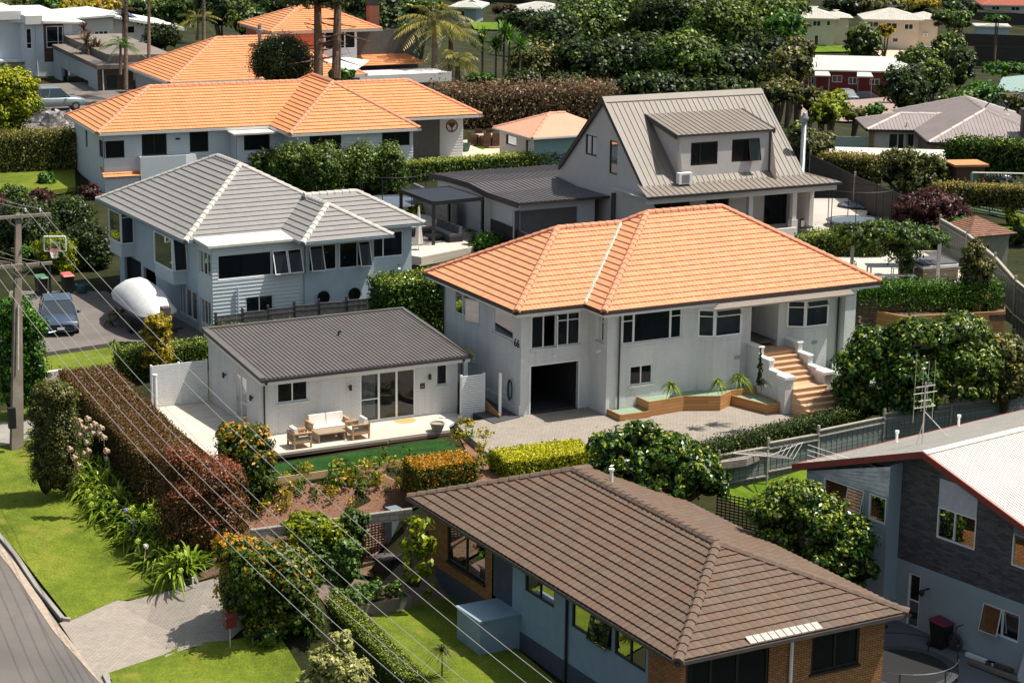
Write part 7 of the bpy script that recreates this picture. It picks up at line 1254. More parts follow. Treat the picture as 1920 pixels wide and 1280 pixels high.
# ---------------- fences, walls, timber edges ----------------
def wall_px(name,label,pix,z,h_,m,th=.12,cat='wall',lead=1):
 mb=MB();Ps=[G(*q)if len(q)>2 else G(q[0],q[1],z)for q in pix]
 for p,q in zip(Ps[:-1],Ps[1:]):
  d=(q-p);L=np.linalg.norm(d[:2]);s_=np.cross(d/np.linalg.norm(d),[0,0,1.]);s_=s_/np.linalg.norm(s_)*th/2;u=np.array([0,0,h_]);dn=np.array([0,0,-min(.8,h_*1.5+.1)]);mb.hexa([p-s_+dn,q-s_+dn,q+s_+dn,p+s_+dn,p-s_+u,q-s_+u,q+s_+u,p+s_+u])
 return solo(mb,name,m,label,cat)
M_vert=plank_mat('vertical_boards',lin((104,112,110)),lin((138,146,140)),.16)
def paling(name,label,segs,h_,m,cap=True,rail=None,steps=True,grp=None):
 """paling fence: (px,py,z) ground points, level panels stepping up from post to post"""
 Ps=[G(*s_)for s_ in segs];t=thing(name,label,'fence',Ps[0],grp);up=np.array([0,0,1.])
 for i,(p,q)in enumerate(zip(Ps[:-1],Ps[1:])):
  pm=MB();z0,z1=(max(p[2],q[2]),)*2 if steps else(p[2],q[2]);d=q-p;d[2]=0;L=np.linalg.norm(d);d/=L;s_=np.cross(d,up);n=max(2,int(L/.15))
  for k in range(n):
   a=p+d*L*(k+.04)/n;b=p+d*L*(k+.96)/n;za=z0+(z1-z0)*(k+.5)/n;o=s_*(.012 if k%2 else 0);lo=min(p[2],q[2])-.5;a[2]=b[2]=0;pm.hexa([a+o-s_*.01+up*lo,b+o-s_*.01+up*lo,b+o+s_*.01+up*lo,a+o+s_*.01+up*lo,a+o-s_*.01+up*(za+h_),b+o-s_*.01+up*(za+h_),b+o+s_*.01+up*(za+h_),a+o+s_*.01+up*(za+h_)])
  pm.build('palings',m,t)
  if cap:
   cm=MB()
   for zz,ww in((h_+.02,.14),(h_-.22,.06),(.05,.07)):a,b=p.copy(),q.copy();a[2],b[2]=z0+zz,z1+zz;e=b-a;cm.box((a+b)/2-s_*(.0 if ww>.1 else.05)*-1,(np.linalg.norm(e),ww,.05),e/np.linalg.norm(e),s_)
   cm.build('rails',rail or mat('fence_rail',lin((164,156,142)),.8,.2,6),t)
  bm_=MB();bm_.box((p[0],p[1],z0+h_/2),(.11,.11,h_+.5),d,s_);bm_.build('post',rail or MATS.get('fence_rail')or m,t)
 return t
paling('timber_fence','stepped grey paling fence with pale rails between the driveway hedge and the clothesline lawn',[(1345,915,-1.25),(1438,893,-1.12),(1532,868,-.95),(1655,835,-.8),(1780,810,-.65),(1960,775,-.4)],1.25,M_vert)
paling('boundary_fence','low weathered paling fence with dark posts behind the studio roof',[(405,628,.2),(455,620,.25),(503,614,.3),(552,607,.35),(598,602,.4),(650,597,.45),(705,590,.5)],.85,mat('bleached_palings',lin((170,158,150)),.9,.3,4),cap=True,rail=mat('dark_post',lin((62,64,68)),.7))
paling('curved_fence','tall grey paling fence sweeping down past the spa and terrace on the right',[(1760,470,3.1),(1810,500,3.0),(1862,545,2.5),(1900,590,1.9),(1960,640,1.3)],1.7,M_vf,steps=False)
paling('dark_slope_fence','tall dark fence sloping down behind the trampolines',[(1517,352,1.0),(1600,398,1.6),(1692,440,2.0)],2.3,M_dkf,cap=False,steps=False)
slat_screen(None,G(1755,388,.3),G(1960,425,.4),.3,2.1,'slatted_fence','pale green slatted fence above the small right hand lawn',9,m=mat('pale_green_metal',(0,0,0)))
slat_screen(None,G(1588,352,.3),G(1645,362,.3),.3,1.9,'slatted_fence','short pale slatted fence behind the dark sloping fence',9,m=mat('pale_green_metal',(0,0,0)))
wall_px('side_fence','dark fence running from the outdoor sofa towards the topiary balls',[(855,415,1.6),(1000,480,1.6)],1.6,1.1,M_dkf,.06,'fence')
wall_px('concrete_wall','grey board textured wall behind the outdoor sofa',[(776,388,1.6),(858,428,1.6)],1.6,1.5,brick_mat('grey_board_wall',lin((120,118,116)),lin((108,106,104)),lin((90,88,86)),1.2,.2),.15)
wall_px('retaining_wall','white rendered retaining wall end below the asphalt driveway',[(66,745,-1.2),(118,737,-1.2)],-1.2,1.15,mat('white_block',lin((206,198,190)),.85,.12,2),.25)
wall_px('block_wall','low brown stone retaining wall below the strip of grass by the driveway',[(60,712,-.75),(190,702,-.75)],-.75,.5,brick_mat('stone_blocks',lin((130,104,84)),lin((96,78,66)),lin((54,44,38)),.35,.16),.2)
tw=wall_px('timber_retaining','honey coloured timber retaining wall beside the two people',[(1597,622,1.25),(1694,642,1.25),(1880,632,1.3)],1.2,1.28,M_wood,.1)
wall_px('stone_wall','dark dry stone retaining wall below the bright green hedge',[(1590,588,2.4),(1880,580,2.4)],2.4,.68,brick_mat('dry_stone',lin((112,82,66)),lin((66,52,46)),lin((30,24,22)),.4,.14,bump=1),.3)
wall_px('garden_edge','low timber edging right of the front steps',[(1578,705,.55),(1605,690,.6),(1640,700,.6)],.4,.3,M_wood,.08,'edging');wall_px('garden_edge','lower stepped timber edging at the right of the front steps',[(1560,742,.25),(1600,735,.25)],.1,.35,M_wood,.08,'edging')
wall_px('concrete_edge','low concrete block edge at the foot of the bark bed',[(470,998,-1.25),(772,958,-.95)],-1.3,.12,brick_mat('grey_blocks',lin((150,144,136)),lin((134,128,120)),lin((80,78,76)),.4,.2),.2)
lt=MB();p,q=G(592,1068,-3.1),G(745,1036,-3.1);d=q-p;L=np.linalg.norm(d);d/=L;s_=np.cross(d,[0,0,1.])
for i in range(15):lt.box((p+q)/2+np.array([0,0,.1+i*.11]),(L,.03,.045),d,s_)
for i in range(26):lt.box(p+d*L*i/25+s_*.03+np.array([0,0,.85]),(.045,.03,1.7),d,s_)
solo(lt,'lattice_fence',M_dkf,'dark timber lattice fence behind the vegetable garden','fence')
bp=MB();bp.box(G(738,1050,-3.1)+[0,0,1.0],(.42,.42,2.2),d,s_);bp.box(G(738,1050,-3.1)+[0,0,2.12],(.5,.5,.08),d,s_);solo(bp,'block_pillar',mat('pillar_grey',lin((108,118,128)),.85,.1,3),'grey block pillar at the end of the lattice fence','pillar')
tr=MB();p,q=G(1352,1000,-2.2),G(1400,1010,-2.4);d=q-p;L=np.linalg.norm(d);d/=L;s_=np.cross(d,[0,0,1.])
for i in range(12):tr.box((p+q)/2+d*.5+np.array([0,0,.3+i*.12]),(L+1.5,.03,.05),d,s_)
for i in range(14):tr.box(p-d*.2+d*(L+1.2)*i/13+s_*.03+np.array([0,0,.95]),(.04,.03,1.5),d,s_)
solo(tr,'trellis',M_dkf,'dark slatted trellis behind the ridge of the brown roof','fence')
# ---------------- power pole and wires ----------------
pb=gp(30,848);PD=dep(pb);ptop=D(34,400,PD+.4);TP=thing('power_pole','tall tapered grey concrete power pole with two crossarms at the left edge','power pole',pb);pm=MB();d=H.A;s_=H.B
def ring(c,w_,k):return[c-d*w_-s_*k,c+d*w_-s_*k,c+d*w_+s_*k,c-d*w_+s_*k]
A_=ring(pb-[0,0,.5],.27,.2);B_=ring(ptop,.11,.1);pm.hexa(A_+B_);pm.build('concrete_pole',mat('pole_concrete',lin((134,122,108)),.9,.25,2,dirt=lin((100,92,84))),TP)
am=MB();a1=ptop+[0,0,-.1];a2=D(37,496,PD+.3);
M_arm=mat('crossarm_timber',lin((150,140,128)),.8,.2,5);arms=[]
for c,nm in((a1,'crossarm'),(a2,'crossarm')):m_=MB();m_.box(c-s_*.2,(2.7,.1,.13),d,s_);ao=m_.build(nm,M_arm,TP);b_=MB();b_.bar(c-s_*.22+d*.65,c-s_*.15-[0,0,.6],.02,4);b_.bar(c-s_*.22-d*.65,c-s_*.15-[0,0,.6],.02,4);b_.build('arm_brace',M_gcap,ao)
bx=MB();bx.box(pb+[-.05,-.25,1.6],(.3,.25,.9),d,s_);bx.build('pole_box',M_dark,TP);bx=MB();bx.bar(pb+(ptop-pb)*.35-s_*.2,pb+(ptop-pb)*.62-s_*.17,.035,6);bx.build('conduit',M_gcap,TP)
M_wire=mat('wire_aluminium',lin((196,186,180)),.5,.05,metal=.3)
WR=[((75,391),1150+42),((47.5,391),1140),((76,491),1030),((47,492),992),((20,492),955),((1,493),900),((-22,494),850)]
names=['upper right','upper left','lower right','second lower','middle lower','outer lower','lowest']
for i,((x,y),xe)in enumerate(WR):
 A_=D(x,y,PD);B_=D(xe,1400,47.8);K=28;mb=MB();mb.tube([A_+(B_-A_)*t-np.array([0,0,1.])*4*1.0*t*(1-t)*(1.0 if i<2 else 1.05)for t in np.linspace(0,1,K)],.011,4);C_=D(x-230,y-135,PD+26);mb.tube([A_+(C_-A_)*t-np.array([0,0,1.])*4*.8*t*(1-t)for t in np.linspace(0,1,12)],.012,4);solo(mb,'power_line',M_wire,f'{names[i]} power line sagging from the concrete pole across the gardens','power line')
 im_=MB();im_.lathe(A_-[0,0,.16],[(.03,0),(.05,.05),(.035,.08),(.055,.12),(.02,.18)],8);im_.build('insulator',M_white if i<2 else M_dark,TP)
 # ---------------- vehicles ----------------
def car(name,label,px,py,z,yaw,L,W,Hh,col,suv=False,cat='car',flip=False):
 P0=G(px,py,z);fr=Fr((P0[0],P0[1],0),yaw);t=thing(name,label,cat,(P0[0],P0[1],z));M_p=mat('paint_'+'_'.join(str(v)for v in col),lin(col),.25,.04,1,metal=.3,spec=.8);hb=Hh*(.56 if suv else.58);ab=Hh*.17
 # lower body: (x along the car, half width, top height)
 ST_=[(0,.36,hb*.72),(.02,.42,hb*.86),(.08,.47,hb*.93),(.2,.5,hb*1.0),(.32,.5,hb*1.05),(.5,.5,hb*1.06),(.72,.5,hb*1.08),(.9,.49,hb*1.08 if not suv else hb*1.12),(.97,.46,hb*1.02),(1,.41,hb*.8)]
 def sec(u,hw,top):x=u*L-L/2;w_=hw*W;return[fr.P(x,y_,z+zz)for y_,zz in((-w_*.9,ab),(-w_,ab+.12),(-w_,top*.62),(-w_*.97,top*.9),(-w_*.82,top),(0,top+.03),(w_*.82,top),(w_*.97,top*.9),(w_,top*.62),(w_,ab+.12),(w_*.9,ab))]
 b=MB();S_=[sec(*q)for q in ST_]
 for A,Bq in zip(S_[:-1],S_[1:]):
  for i in range(len(A)):j=(i+1)%len(A);b.face([A[i],A[j],Bq[j],Bq[i]])
 b.face(S_[0]);b.face(S_[-1]);bo=b.build('body',M_p,t,smooth=True)
 c0,c1,c2,c3=(.26,.42,.84 if suv else.76,.97 if suv else.93);g=MB();r=MB();wb,wt=W*.44,W*.37;zb_,zt_=z+hb*1.03,z+Hh
 Q={}
 for k,(u,w_,zz)in{'a':(c0,wb,zb_),'b':(c1,wt,zt_-.03),'c':(c2,wt,zt_),'d':(c3,wb,zb_+.03)}.items():Q[k]=(fr.P(u*L-L/2,-w_,zz),fr.P(u*L-L/2,w_,zz))
 g.face([Q['a'][0],Q['a'][1],Q['b'][1],Q['b'][0]]);g.face([Q['d'][0],Q['d'][1],Q['c'][1],Q['c'][0]]);g.face([Q['a'][0],Q['b'][0],Q['c'][0],Q['d'][0]]);g.face([Q['a'][1],Q['b'][1],Q['c'][1],Q['d'][1]]);g.build('windows',mat('car_glass',(.02,.03,.04),.08,spec=1),t)
 up=np.array([0,0,.03]);r.hexa([Q['b'][0],Q['b'][1],Q['c'][1],Q['c'][0]]+[p+up for p in(Q['b'][0],Q['b'][1],Q['c'][1],Q['c'][0])])
 for s_ in(0,1):
  for a,bb in(('a','b'),('c','d')):r.bar(Q[a][s_],Q[bb][s_],.035,5)
  mid0=(Q['b'][s_]*.55+Q['c'][s_]*.45);mid1=(Q['a'][s_]*.45+Q['d'][s_]*.55);r.bar(mid0,mid1,.03,4)
 r.build('roof',M_p,t)
 for u in(.18,.8):
  for s_ in(-1,1):c=fr.P(u*L-L/2,s_*(W/2-.11),z+.32);w1=MB();w1.bar(c-fr.B*.12,c+fr.B*.12,.33,18);wo=w1.build('tyre',M_dark,t);w2=MB();w2.bar(c-fr.B*.13*1,c+fr.B*.13,.2,10);w2.build('rim',mat('alloy',lin((170,172,176)),.3,.05,metal=.8),wo)
 for s_ in(-1,1):hl=MB();c=fr.P(-L/2+.17,s_*W*.36,z+hb*.76);hl.box(c,(.22,.34,.13),fr.A,fr.B);hl.build('headlight',mat('lamp_lens',lin((214,220,224)),.1,spec=1),t);tl=MB();tl.box(fr.P(L/2-.06,s_*W*.38,z+hb*.8),(.1,.25,.2),fr.A,fr.B);tl.build('tail_light',mat('red_lens',lin((150,20,16)),.3),t);mr=MB();mr.box(fr.P(c0*L-L/2+.35,s_*(W/2+.08),z+hb*1.1),(.14,.2,.13),fr.A,fr.B);mr.build('wing_mirror',M_p,t)
 gr=MB();gr.box(fr.P(-L/2+.02,0,z+hb*.66),(.06,W*.5,.14),fr.A,fr.B);gr.box(fr.P(-L/2+.03,0,z+hb*.38),(.06,W*.74,.14),fr.A,fr.B);gr.build('grille',M_dark,t);pl_=MB();pl_.box(fr.P(-L/2-.02,0,z+hb*.5),(.03,.36,.12),fr.A,fr.B);pl_.build('number_plate',M_white,t);return t
car('parked_car','dark blue grey sedan parked nose first at the front of the asphalt driveway',110,612,-.2,105,4.6,1.82,1.45,(70,84,106))
car('parked_car','silver green four wheel drive beside the grey flat roofed garage',103,205,2.1,206,4.6,1.85,1.75,(128,142,146),suv=True)
car('parked_car','white hatchback parked under the larger cream house',1726,94,-16,165,4.4,1.8,1.55,(226,228,230),suv=True)
car('parked_car','silver grey car parked in front of the red units',1589,188,-12.6,105,4.4,1.8,1.5,(150,158,166));car('parked_car','dark car under the carport frame behind the golden hedge on the right',1838,345,-.3,175,4.5,1.8,1.5,(90,92,96));car('parked_car','pale car roof half hidden by the big dark trees',1436,98,-13,170,4.4,1.8,1.5,(170,174,178))
# boat under its cover
q=G(300,632,-.2);BF_=Fr((q[0],q[1],0),120);tb=thing('covered_boat','boat on a trailer wrapped in a pale fabric cover beside the grey roofed house','boat',(q[0],q[1],-.2));hb=MB();cv=MB();n=12;prof=[(-.4,.55,1.15,1.35),(.0,.95,1.15,1.75),(1.2,1.15,1.2,2.25),(2.6,1.18,1.25,2.5),(3.8,1.05,1.3,2.3),(5.0,.7,1.35,1.8),(5.9,.12,1.4,1.5)]
def cs(x,hw,zs,zt_,j):return[BF_.P(x,math.cos(a)*hw*(1+.05*math.sin(a*11+j*1.7)),zs+(zt_-zs)*max(0,math.sin(a))**1.3*(1+.05*math.sin(a*13+j*2.1))-.2)for a in np.linspace(0,math.pi,11)]
R_c=[cs(*p,i)for i,p in enumerate(prof)]
for A,Bq in zip(R_c[:-1],R_c[1:]):
 for i in range(10):cv.face([A[i],A[i+1],Bq[i+1],Bq[i]])
cv.face(R_c[0]);cv.build('fabric_cover',mat('boat_canvas',lin((206,204,204)),.85,.1,3,bump=.5,bscale=6),tb,smooth=True)
for(x0,w0,z0,_),(x1,w1,z1,_)in zip(prof[:-1],prof[1:]):hb.face([BF_.P(x0,w0,z0-.2),BF_.P(x1,w1,z1-.2),BF_.P(x1,w1*.4,.35),BF_.P(x0,w0*.4,.35)]);hb.face([BF_.P(x0,-w0,z0-.2),BF_.P(x1,-w1,z1-.2),BF_.P(x1,-w1*.4,.35),BF_.P(x0,-w0*.4,.35)]);hb.face([BF_.P(x0,-w0*.4,.35),BF_.P(x0,w0*.4,.35),BF_.P(x1,w1*.4,.35),BF_.P(x1,-w1*.4,.35)])
hb.face([BF_.P(-.4,-.55,.95),BF_.P(-.4,.55,.95),BF_.P(-.4,.22,.35),BF_.P(-.4,-.22,.35)]);hb.build('hull',mat('boat_hull',lin((150,156,160)),.4),tb);om=MB();om.box(BF_.P(-.85,0,1.15),(.45,.4,.75),BF_.A,BF_.B);om.box(BF_.P(-.8,0,.5),(.2,.14,.9),BF_.A,BF_.B);om.build('outboard_motor',mat('motor_cover',lin((96,82,80)),.7),tb);tm=MB();tm.lb(BF_,-.6,5.5,-.7,-.6,.1,.2);tm.lb(BF_,-.6,5.5,.6,.7,.1,.2);tm.lb(BF_,-.7,-.6,-.95,.95,.25,.4);tm.build('trailer',M_gut,tb)
for s_ in(-1,1):w1=MB();c=BF_.P(1.6,s_*.95,.1);w1.bar(c-BF_.B*.1,c+BF_.B*.1,.3,14);w1.build('wheel',M_dark,tb)
# bins
def bin_(label,x,y,z,lid,yaw=29):
 P0=G(x,y,z);fr=Fr((P0[0],P0[1],0),yaw);t=thing('wheelie_bin',label,'wheelie bin',(P0[0],P0[1],z),'wheelie bins');b=MB();b.hexa([fr.P(-.22,-.26,z+.05),fr.P(.22,-.26,z+.05),fr.P(.22,.22,z+.05),fr.P(-.22,.22,z+.05),fr.P(-.28,-.36,z+.98),fr.P(.28,-.36,z+.98),fr.P(.28,.32,z+.98),fr.P(-.28,.32,z+.98)]);b.build('bin_body',mat('bin_black',(.012,.013,.012),.5),t)
 l=MB();l.hexa([fr.P(-.31,-.4,z+.98),fr.P(.31,-.4,z+.98),fr.P(.31,.36,z+1.02),fr.P(-.31,.36,z+1.02),fr.P(-.27,-.34,z+1.03),fr.P(.27,-.34,z+1.03),fr.P(.27,.34,z+1.1),fr.P(-.27,.34,z+1.1)]);l.build('lid',mat('lid_'+str(lid[0]),lin(lid),.5),t)
 for s_ in(-1,1):w1=MB();c=fr.P(s_*.25,.3,z+.1);w1.bar(c-fr.A*.03,c+fr.A*.03,.1,10);w1.build('wheel',M_dark,t)
bin_('black wheelie bin with green lid below the golden dome shaped bush',78,553,-.2,(70,116,84));bin_('black wheelie bin with faded red lid beside a blue pot',127,549,-.2,(206,96,88));bin_('black wheelie bin with maroon lid against the blue wall of the right hand house',1762,1214,-3.6,(112,40,58),37)
def pot(label,x,y,z,r,h_,m,name='plant_pot'):P0=G(x,y,z);mb=MB();mb.lathe((P0[0],P0[1],z),[(r*.65,0),(r*.9,h_*.5),(r,h_*.85),(r*1.08,h_*.86),(r*1.08,h_),(r*.9,h_),(r*.88,h_*.85),(.01,h_*.85)],16);return solo(mb,name,m,label,'pot',smooth=False)
M_pc=mat('concrete_pot',lin((158,146,130)),.85,.15,6);pot('grey concrete pot with a thin seedling on the corner of the pale deck',820,808,zd,.3,.38,M_pc);pot('blue glazed pot in the shade beside the red lidded bin',155,549,-.2,.35,.5,mat('blue_glaze',lin((60,90,100)),.3));pot('dark round pot between the two compost bins',748,1082,-3.25,.3,.34,M_dark)
lc=LC();b_=G(820,808,zd+.36);rosette(lc,b_,14,.5,.03,.4,.6);tag(lc.build('pot_seedling',L_olive,None,b_),'thin leafy seedling growing in the concrete pot on the deck','plant')
for x,y,lb in((722,1078,'left black ribbed compost bin by the vegetable beds'),(763,1078,'right black ribbed compost bin with a pot of dirt on its lid')):
 P0=G(x,y,-3.25);t=thing('compost_bin',lb,'compost bin',P0,'compost bins');mb=MB();n=24;pr_=[(.42,0),(.39,.3),(.36,.72)]
 mb.lathe(P0,pr_,n);[mb.bar(P0+np.array([math.cos(a)*.43,math.sin(a)*.43,0]),P0+np.array([math.cos(a)*.37,math.sin(a)*.37,.72]),.018,4)for a in np.linspace(0,6.283,24,endpoint=False)];mb.build('ribbed_body',mat('compost_black',(.03,.03,.032),.5),t);l=MB();l.lathe(P0+[0,0,.72],[(.4,0),(.38,.06),(.2,.12),(.03,.14),(.03,.2)],20);l.build('lid',mat('compost_lid',(.07,.065,.065),.6),t)
def planter(name,label,fr,a0,a1,b0,b1,z0,z1,m,n=16,kind='veg',vs_=.16):
 t=thing(name,label,'planter',fr.P((a0+a1)/2,(b0+b1)/2,z0));mb=MB()
 for q in((a0,a1,b0,b0+.08),(a0,a1,b1-.08,b1),(a0,a0+.08,b0+.08,b1-.08),(a1-.08,a1,b0+.08,b1-.08)):mb.lb(fr,*q,z0-.3,z1)
 mb.build('boards',m,t);s_=MB();s_.lb(fr,a0+.09,a1-.09,b0+.09,b1-.09,z0,z1-.1);s_.build('soil',M_soil,t);lc=LC()
 for _ in range(n):c=fr.P(rnd.uniform(a0+.3,a1-.3),rnd.uniform(b0+.2,b1-.2),z1+.12);lc.blob(c,(.26,.26,.25),vs_,1.3,core=0,jag=.3)
 if n:lc.build('vegetables',leafm(kind),t)
M_grt=mat('grey_sleeper',lin((128,116,106)),.9,.25,3);PQ=G(640,1168,-3.4);PF_=Fr((PQ[0],PQ[1],0),29);planter('raised_bed','grey timber raised vegetable bed nearest the lawn',PF_,-.2,2.85,0,1.5,-3.4,-2.85,M_grt,22);planter('raised_bed','low dark edged vegetable bed between the grey planter and the lattice fence',PF_,-.6,2.4,1.9,4.2,-3.4,-3.1,M_dkf,12,'bright')
sp2=MB();
# letterbox and street bits
q=gp(432,1222);t=thing('letterbox','dark red letterbox on a thin post beside the lower driveway','letterbox',q);mb=MB();mb.bar(q,q+[0,0,1.0],.025,6);mb.build('post',M_gcap,t);mb=MB();mb.box(q+[0,0,1.15],(.4,.35,.38),H.A,H.B);mb.hexa([q+H.A*a+H.B*b+np.array([0,0,1.34])for a,b in((-.23,-.2),(.23,-.2),(.23,.2),(-.23,.2))]+[q+H.A*a+H.B*b+np.array([0,0,1.46])for a,b in((-.2,-.02),(.2,-.02),(.2,.02),(-.2,.02))]);mb.build('box',mat('maroon_paint',lin((104,30,30)),.5),t)
q=gp(362,1108);mb=MB();mb.bar(q,q+[0,0,.55],.03,6);solo(mb,'marker_post',M_white,'short pale marker post at the edge of the lower driveway','post')
q=G(420,1172,-3.3);mb=MB();mb.bar(q+[0,0,-.3],q+[0,0,1.0],.035,6);solo(mb,'gate_post',M_gcap,'thin grey post beside the red letterbox','post')
# basketball hoop
q=G(95,556,-.2);t=thing('basketball_hoop','basketball hoop with clear white framed backboard and red rim by the driveway','basketball hoop',q);w0=dep(q);mb=MB();pt_=q+[0,0,2.6];mb.bar(q,pt_,.07,6);mb.bar(pt_,D(103,462,w0-.5),.06,5);mb.build('pole',M_dark,t);c=D(103,457,w0-.8);X=R_*1.0;Y=np.array([0,0,1.]);fb=MB()
def fq(hw,hh,c_,r_):P_=[c_-X*hw-Y*hh,c_+X*hw-Y*hh,c_+X*hw+Y*hh,c_-X*hw+Y*hh];[fb.bar(P_[i],P_[(i+1)%4],r_,4)for i in range(4)];return P_
P_=fq(.58,.4,c,.035);fq(.25,.19,c-Y*.12,.025);fo=fb.build('backboard_frame',M_white,t);bb=MB();bb.face(P_);bb.build('backboard',glass_mat('perspex',(.85,.88,.9),1,.95),fo);rm=MB();rc=c-Y*.32-f_*.3*np.array([1,1,0]);n=16;rr_=[rc+np.array([math.cos(a)*.23,math.sin(a)*.23,0])for a in np.linspace(0,2*math.pi,n+1)];rm.tube(rr_,.025,5);rm.build('rim',mat('hoop_red',lin((210,80,60)),.5),t);nm=MB()
for i in range(n):a=2*math.pi*i/n;p0=rr_[i];p1=rc+np.array([math.cos(a+.35)*.13,math.sin(a+.35)*.13,-.4]);p2=rc+np.array([math.cos(a-.35)*.13,math.sin(a-.35)*.13,-.4]);nm.bar(p0,p1,.012,3);nm.bar(p0,p2,.012,3)
nm.build('net',M_white,t)
# clothesline, antenna, street lamp
q=G(1437,912,-1.45);t=thing('clothesline','rotary clothesline with galvanised arms on the right hand lawn','clothesline',q);mb=MB();tp=q+[0,0,1.55];mb.bar(q,tp,.035,6);ends=[]
for k in range(4):a=.5+k*math.pi/2;e=tp+np.array([math.cos(a)*1.75,math.sin(a)*1.75,.12]);mb.bar(tp-[0,0,.25],e,.022,5);ends.append(e)
mb.build('frame',M_gcap,t);wl2=MB()
for s_ in(1,.85,.7,.55,.4):[wl2.bar(tp+(ends[k]-tp)*s_,tp+(ends[(k+1)%4]-tp)*s_,.008,3)for k in range(4)]
wl2.build('lines',M_gcap,t)
P_v=D(1729,832,77);nn=None;d_=ray(1729,833);P0=RH.P(0,rb,rz);nn=np.cross(RH.A,RH.B-np.array([0,0,sl_]));P_v=CP+d_*(((P0-CP)@nn)/(d_@nn));t=thing('tv_antenna','tall lattice television antenna braced on the white corrugated roof','antenna',P_v);mb=MB();tpp=P_v+[0,0,2.4];mb.bar(P_v,tpp,.03,5);mb.bar(P_v+[0,0,1.3],P_v+RH.A*1.4+[0,-.2,0.1],.018,4);mb.bar(P_v+[0,0,.9],P_v-RH.A*.1+[-.15,0,0],.018,4);mb.build('mast',M_gcap,t);mb=MB();X=H.A
for z_,L_ in((1.45,1.0),(2.0,1.1),(2.25,.9),(1.7,.6)):mb.bar(P_v+[0,0,z_]-X*L_/2,P_v+[0,0,z_]+X*L_/2,.016,4)
for x_ in(-.5,-.15,.1,.4):mb.bar(P_v+X*x_+[0,0,1.3 if abs(x_)<.3 else.9],P_v+X*x_+[0,0,3.2 if abs(x_)<.45 else 3.6],.012,3)
for i in range(7):mb.bar(P_v+X*(-.45+i*.13)+[0,-.12,1.5],P_v+X*(-.45+i*.13)+[0,.12,1.5],.01,3)
mb.build('aerial_rods',M_gcap,t)
for x,y,z,h_,lb in((1762,212,-9,5.0,'grey street lamp among the trees behind the grey bungalow'),):q=D(x,y,240);t=thing('street_lamp',lb,'street lamp',q);mb=MB();mb.bar(q,q+[0,0,1.7],.06,6);mb.build('post',M_gcap,t);mb=MB();mb.lathe(q+[0,0,1.7],[(.35,0),(.3,.12),(.05,.2)],10);mb.build('lamp_head',M_white,t)
# ---------------- furniture ----------------
M_teak=mat('teak',lin((196,154,110)),.6,.2,8);M_slat=mat('grey_teak',lin((150,130,108)),.7,.15,10);M_cush=mat('ivory_cushion',lin((230,222,214)),.95,.04,3)
def seat_unit(fr,name,label,W,Dp,z,backc=1,grp=None,cat='armchair'):
 """origin at the back left foot; faces -b"""
 t=thing(name,label,cat,fr.P(0,0,z),grp);mb=MB()
 for a in(0,W-.07):mb.lb(fr,a,a+.07,-.07,0,z,z+.66);mb.lb(fr,a,a+.07,-Dp,-Dp+.07,z,z+.62);mb.lb(fr,a-.01,a+.08,-Dp-.01,.01,z+.6,z+.66)
 mb.lb(fr,.07,W-.07,-.05,0,z+.6,z+.66);mb.lb(fr,.07,W-.07,-Dp+.0,-Dp+.05,z+.22,z+.32);mb.lb(fr,.07,W-.07,-.05,0,z+.22,z+.32);mb.lb(fr,.0,.06,-Dp+.07,-.07,z+.22,z+.32);mb.lb(fr,W-.06,W,-Dp+.07,-.07,z+.22,z+.32);mb.lb(fr,.07,W-.07,-Dp+.06,-.05,z+.26,z+.3);mb.build('frame',M_teak,t);s_=MB()
 for i in range(3):
  zz=z+.36+i*.085
  for a in(.02,W-.05):s_.lb(fr,a,a+.03,-Dp+.07,-.07,zz,zz+.06)
  s_.lb(fr,.07,W-.07,-.04,-.01,zz,zz+.06)
 s_.build('slats',M_slat,t);n=backc
 for i in range(n):c=MB();w_=(W-.16)/n;a=.08+i*w_;c.hexa([fr.P(a+.01,-.26,z+.44),fr.P(a+w_-.01,-.26,z+.44),fr.P(a+w_-.01,-.08,z+.44),fr.P(a+.01,-.08,z+.44),fr.P(a+.03,-.2,z+.86),fr.P(a+w_-.03,-.2,z+.86),fr.P(a+w_-.03,-.06,z+.84),fr.P(a+.03,-.06,z+.84)]);c.build('back_cushion',M_cush,t)
 c=MB();c.lb(fr,.08,W-.08,-Dp+.05,-.09,z+.3,z+.43);c.build('seat_cushion',M_cush,t);return t
q=G(556,812,zd);sf0=S.g(552,801,zd);SFr=Fr(S.P(sf0[0],-.45,0),28.3);seat_unit(SFr,'outdoor_sofa','two seat teak outdoor sofa with ivory cushions against the studio wall',1.75,.8,zd,2,cat='sofa')
a_=S.g(541,836,zd);seat_unit(Fr(S.P(a_[0],a_[1]+.35-.95,0),28.3-90+180),'outdoor_armchair','left teak armchair with ivory cushion, facing the coffee table',.78,.8,zd,1,'teak armchairs')
a_=S.g(692,822,zd);seat_unit(Fr(S.P(a_[0]+.05,a_[1]+.78,0),28.3-90),'outdoor_armchair','right teak armchair with ivory cushion, seen from its side',.78,.8,zd,1,'teak armchairs')
a_=S.g(597,832,zd);t=thing('coffee_table','rectangular weathered grey slab coffee table on the pale deck','coffee table',S.P(a_[0]+.55,a_[1]+.3,zd));mb=MB();mb.lb(S,a_[0],a_[0]+1.25,a_[1],a_[1]+.75,zd+.36,zd+.41);mb.build('table_top',M_slat,t);mb=MB()
for a in(a_[0]+.03,a_[0]+1.17):l_=MB();l_.lb(S,a,a+.05,a_[1]+.02,a_[1]+.73,zd,zd+.36);l_.build('slab_leg',M_slat,t)
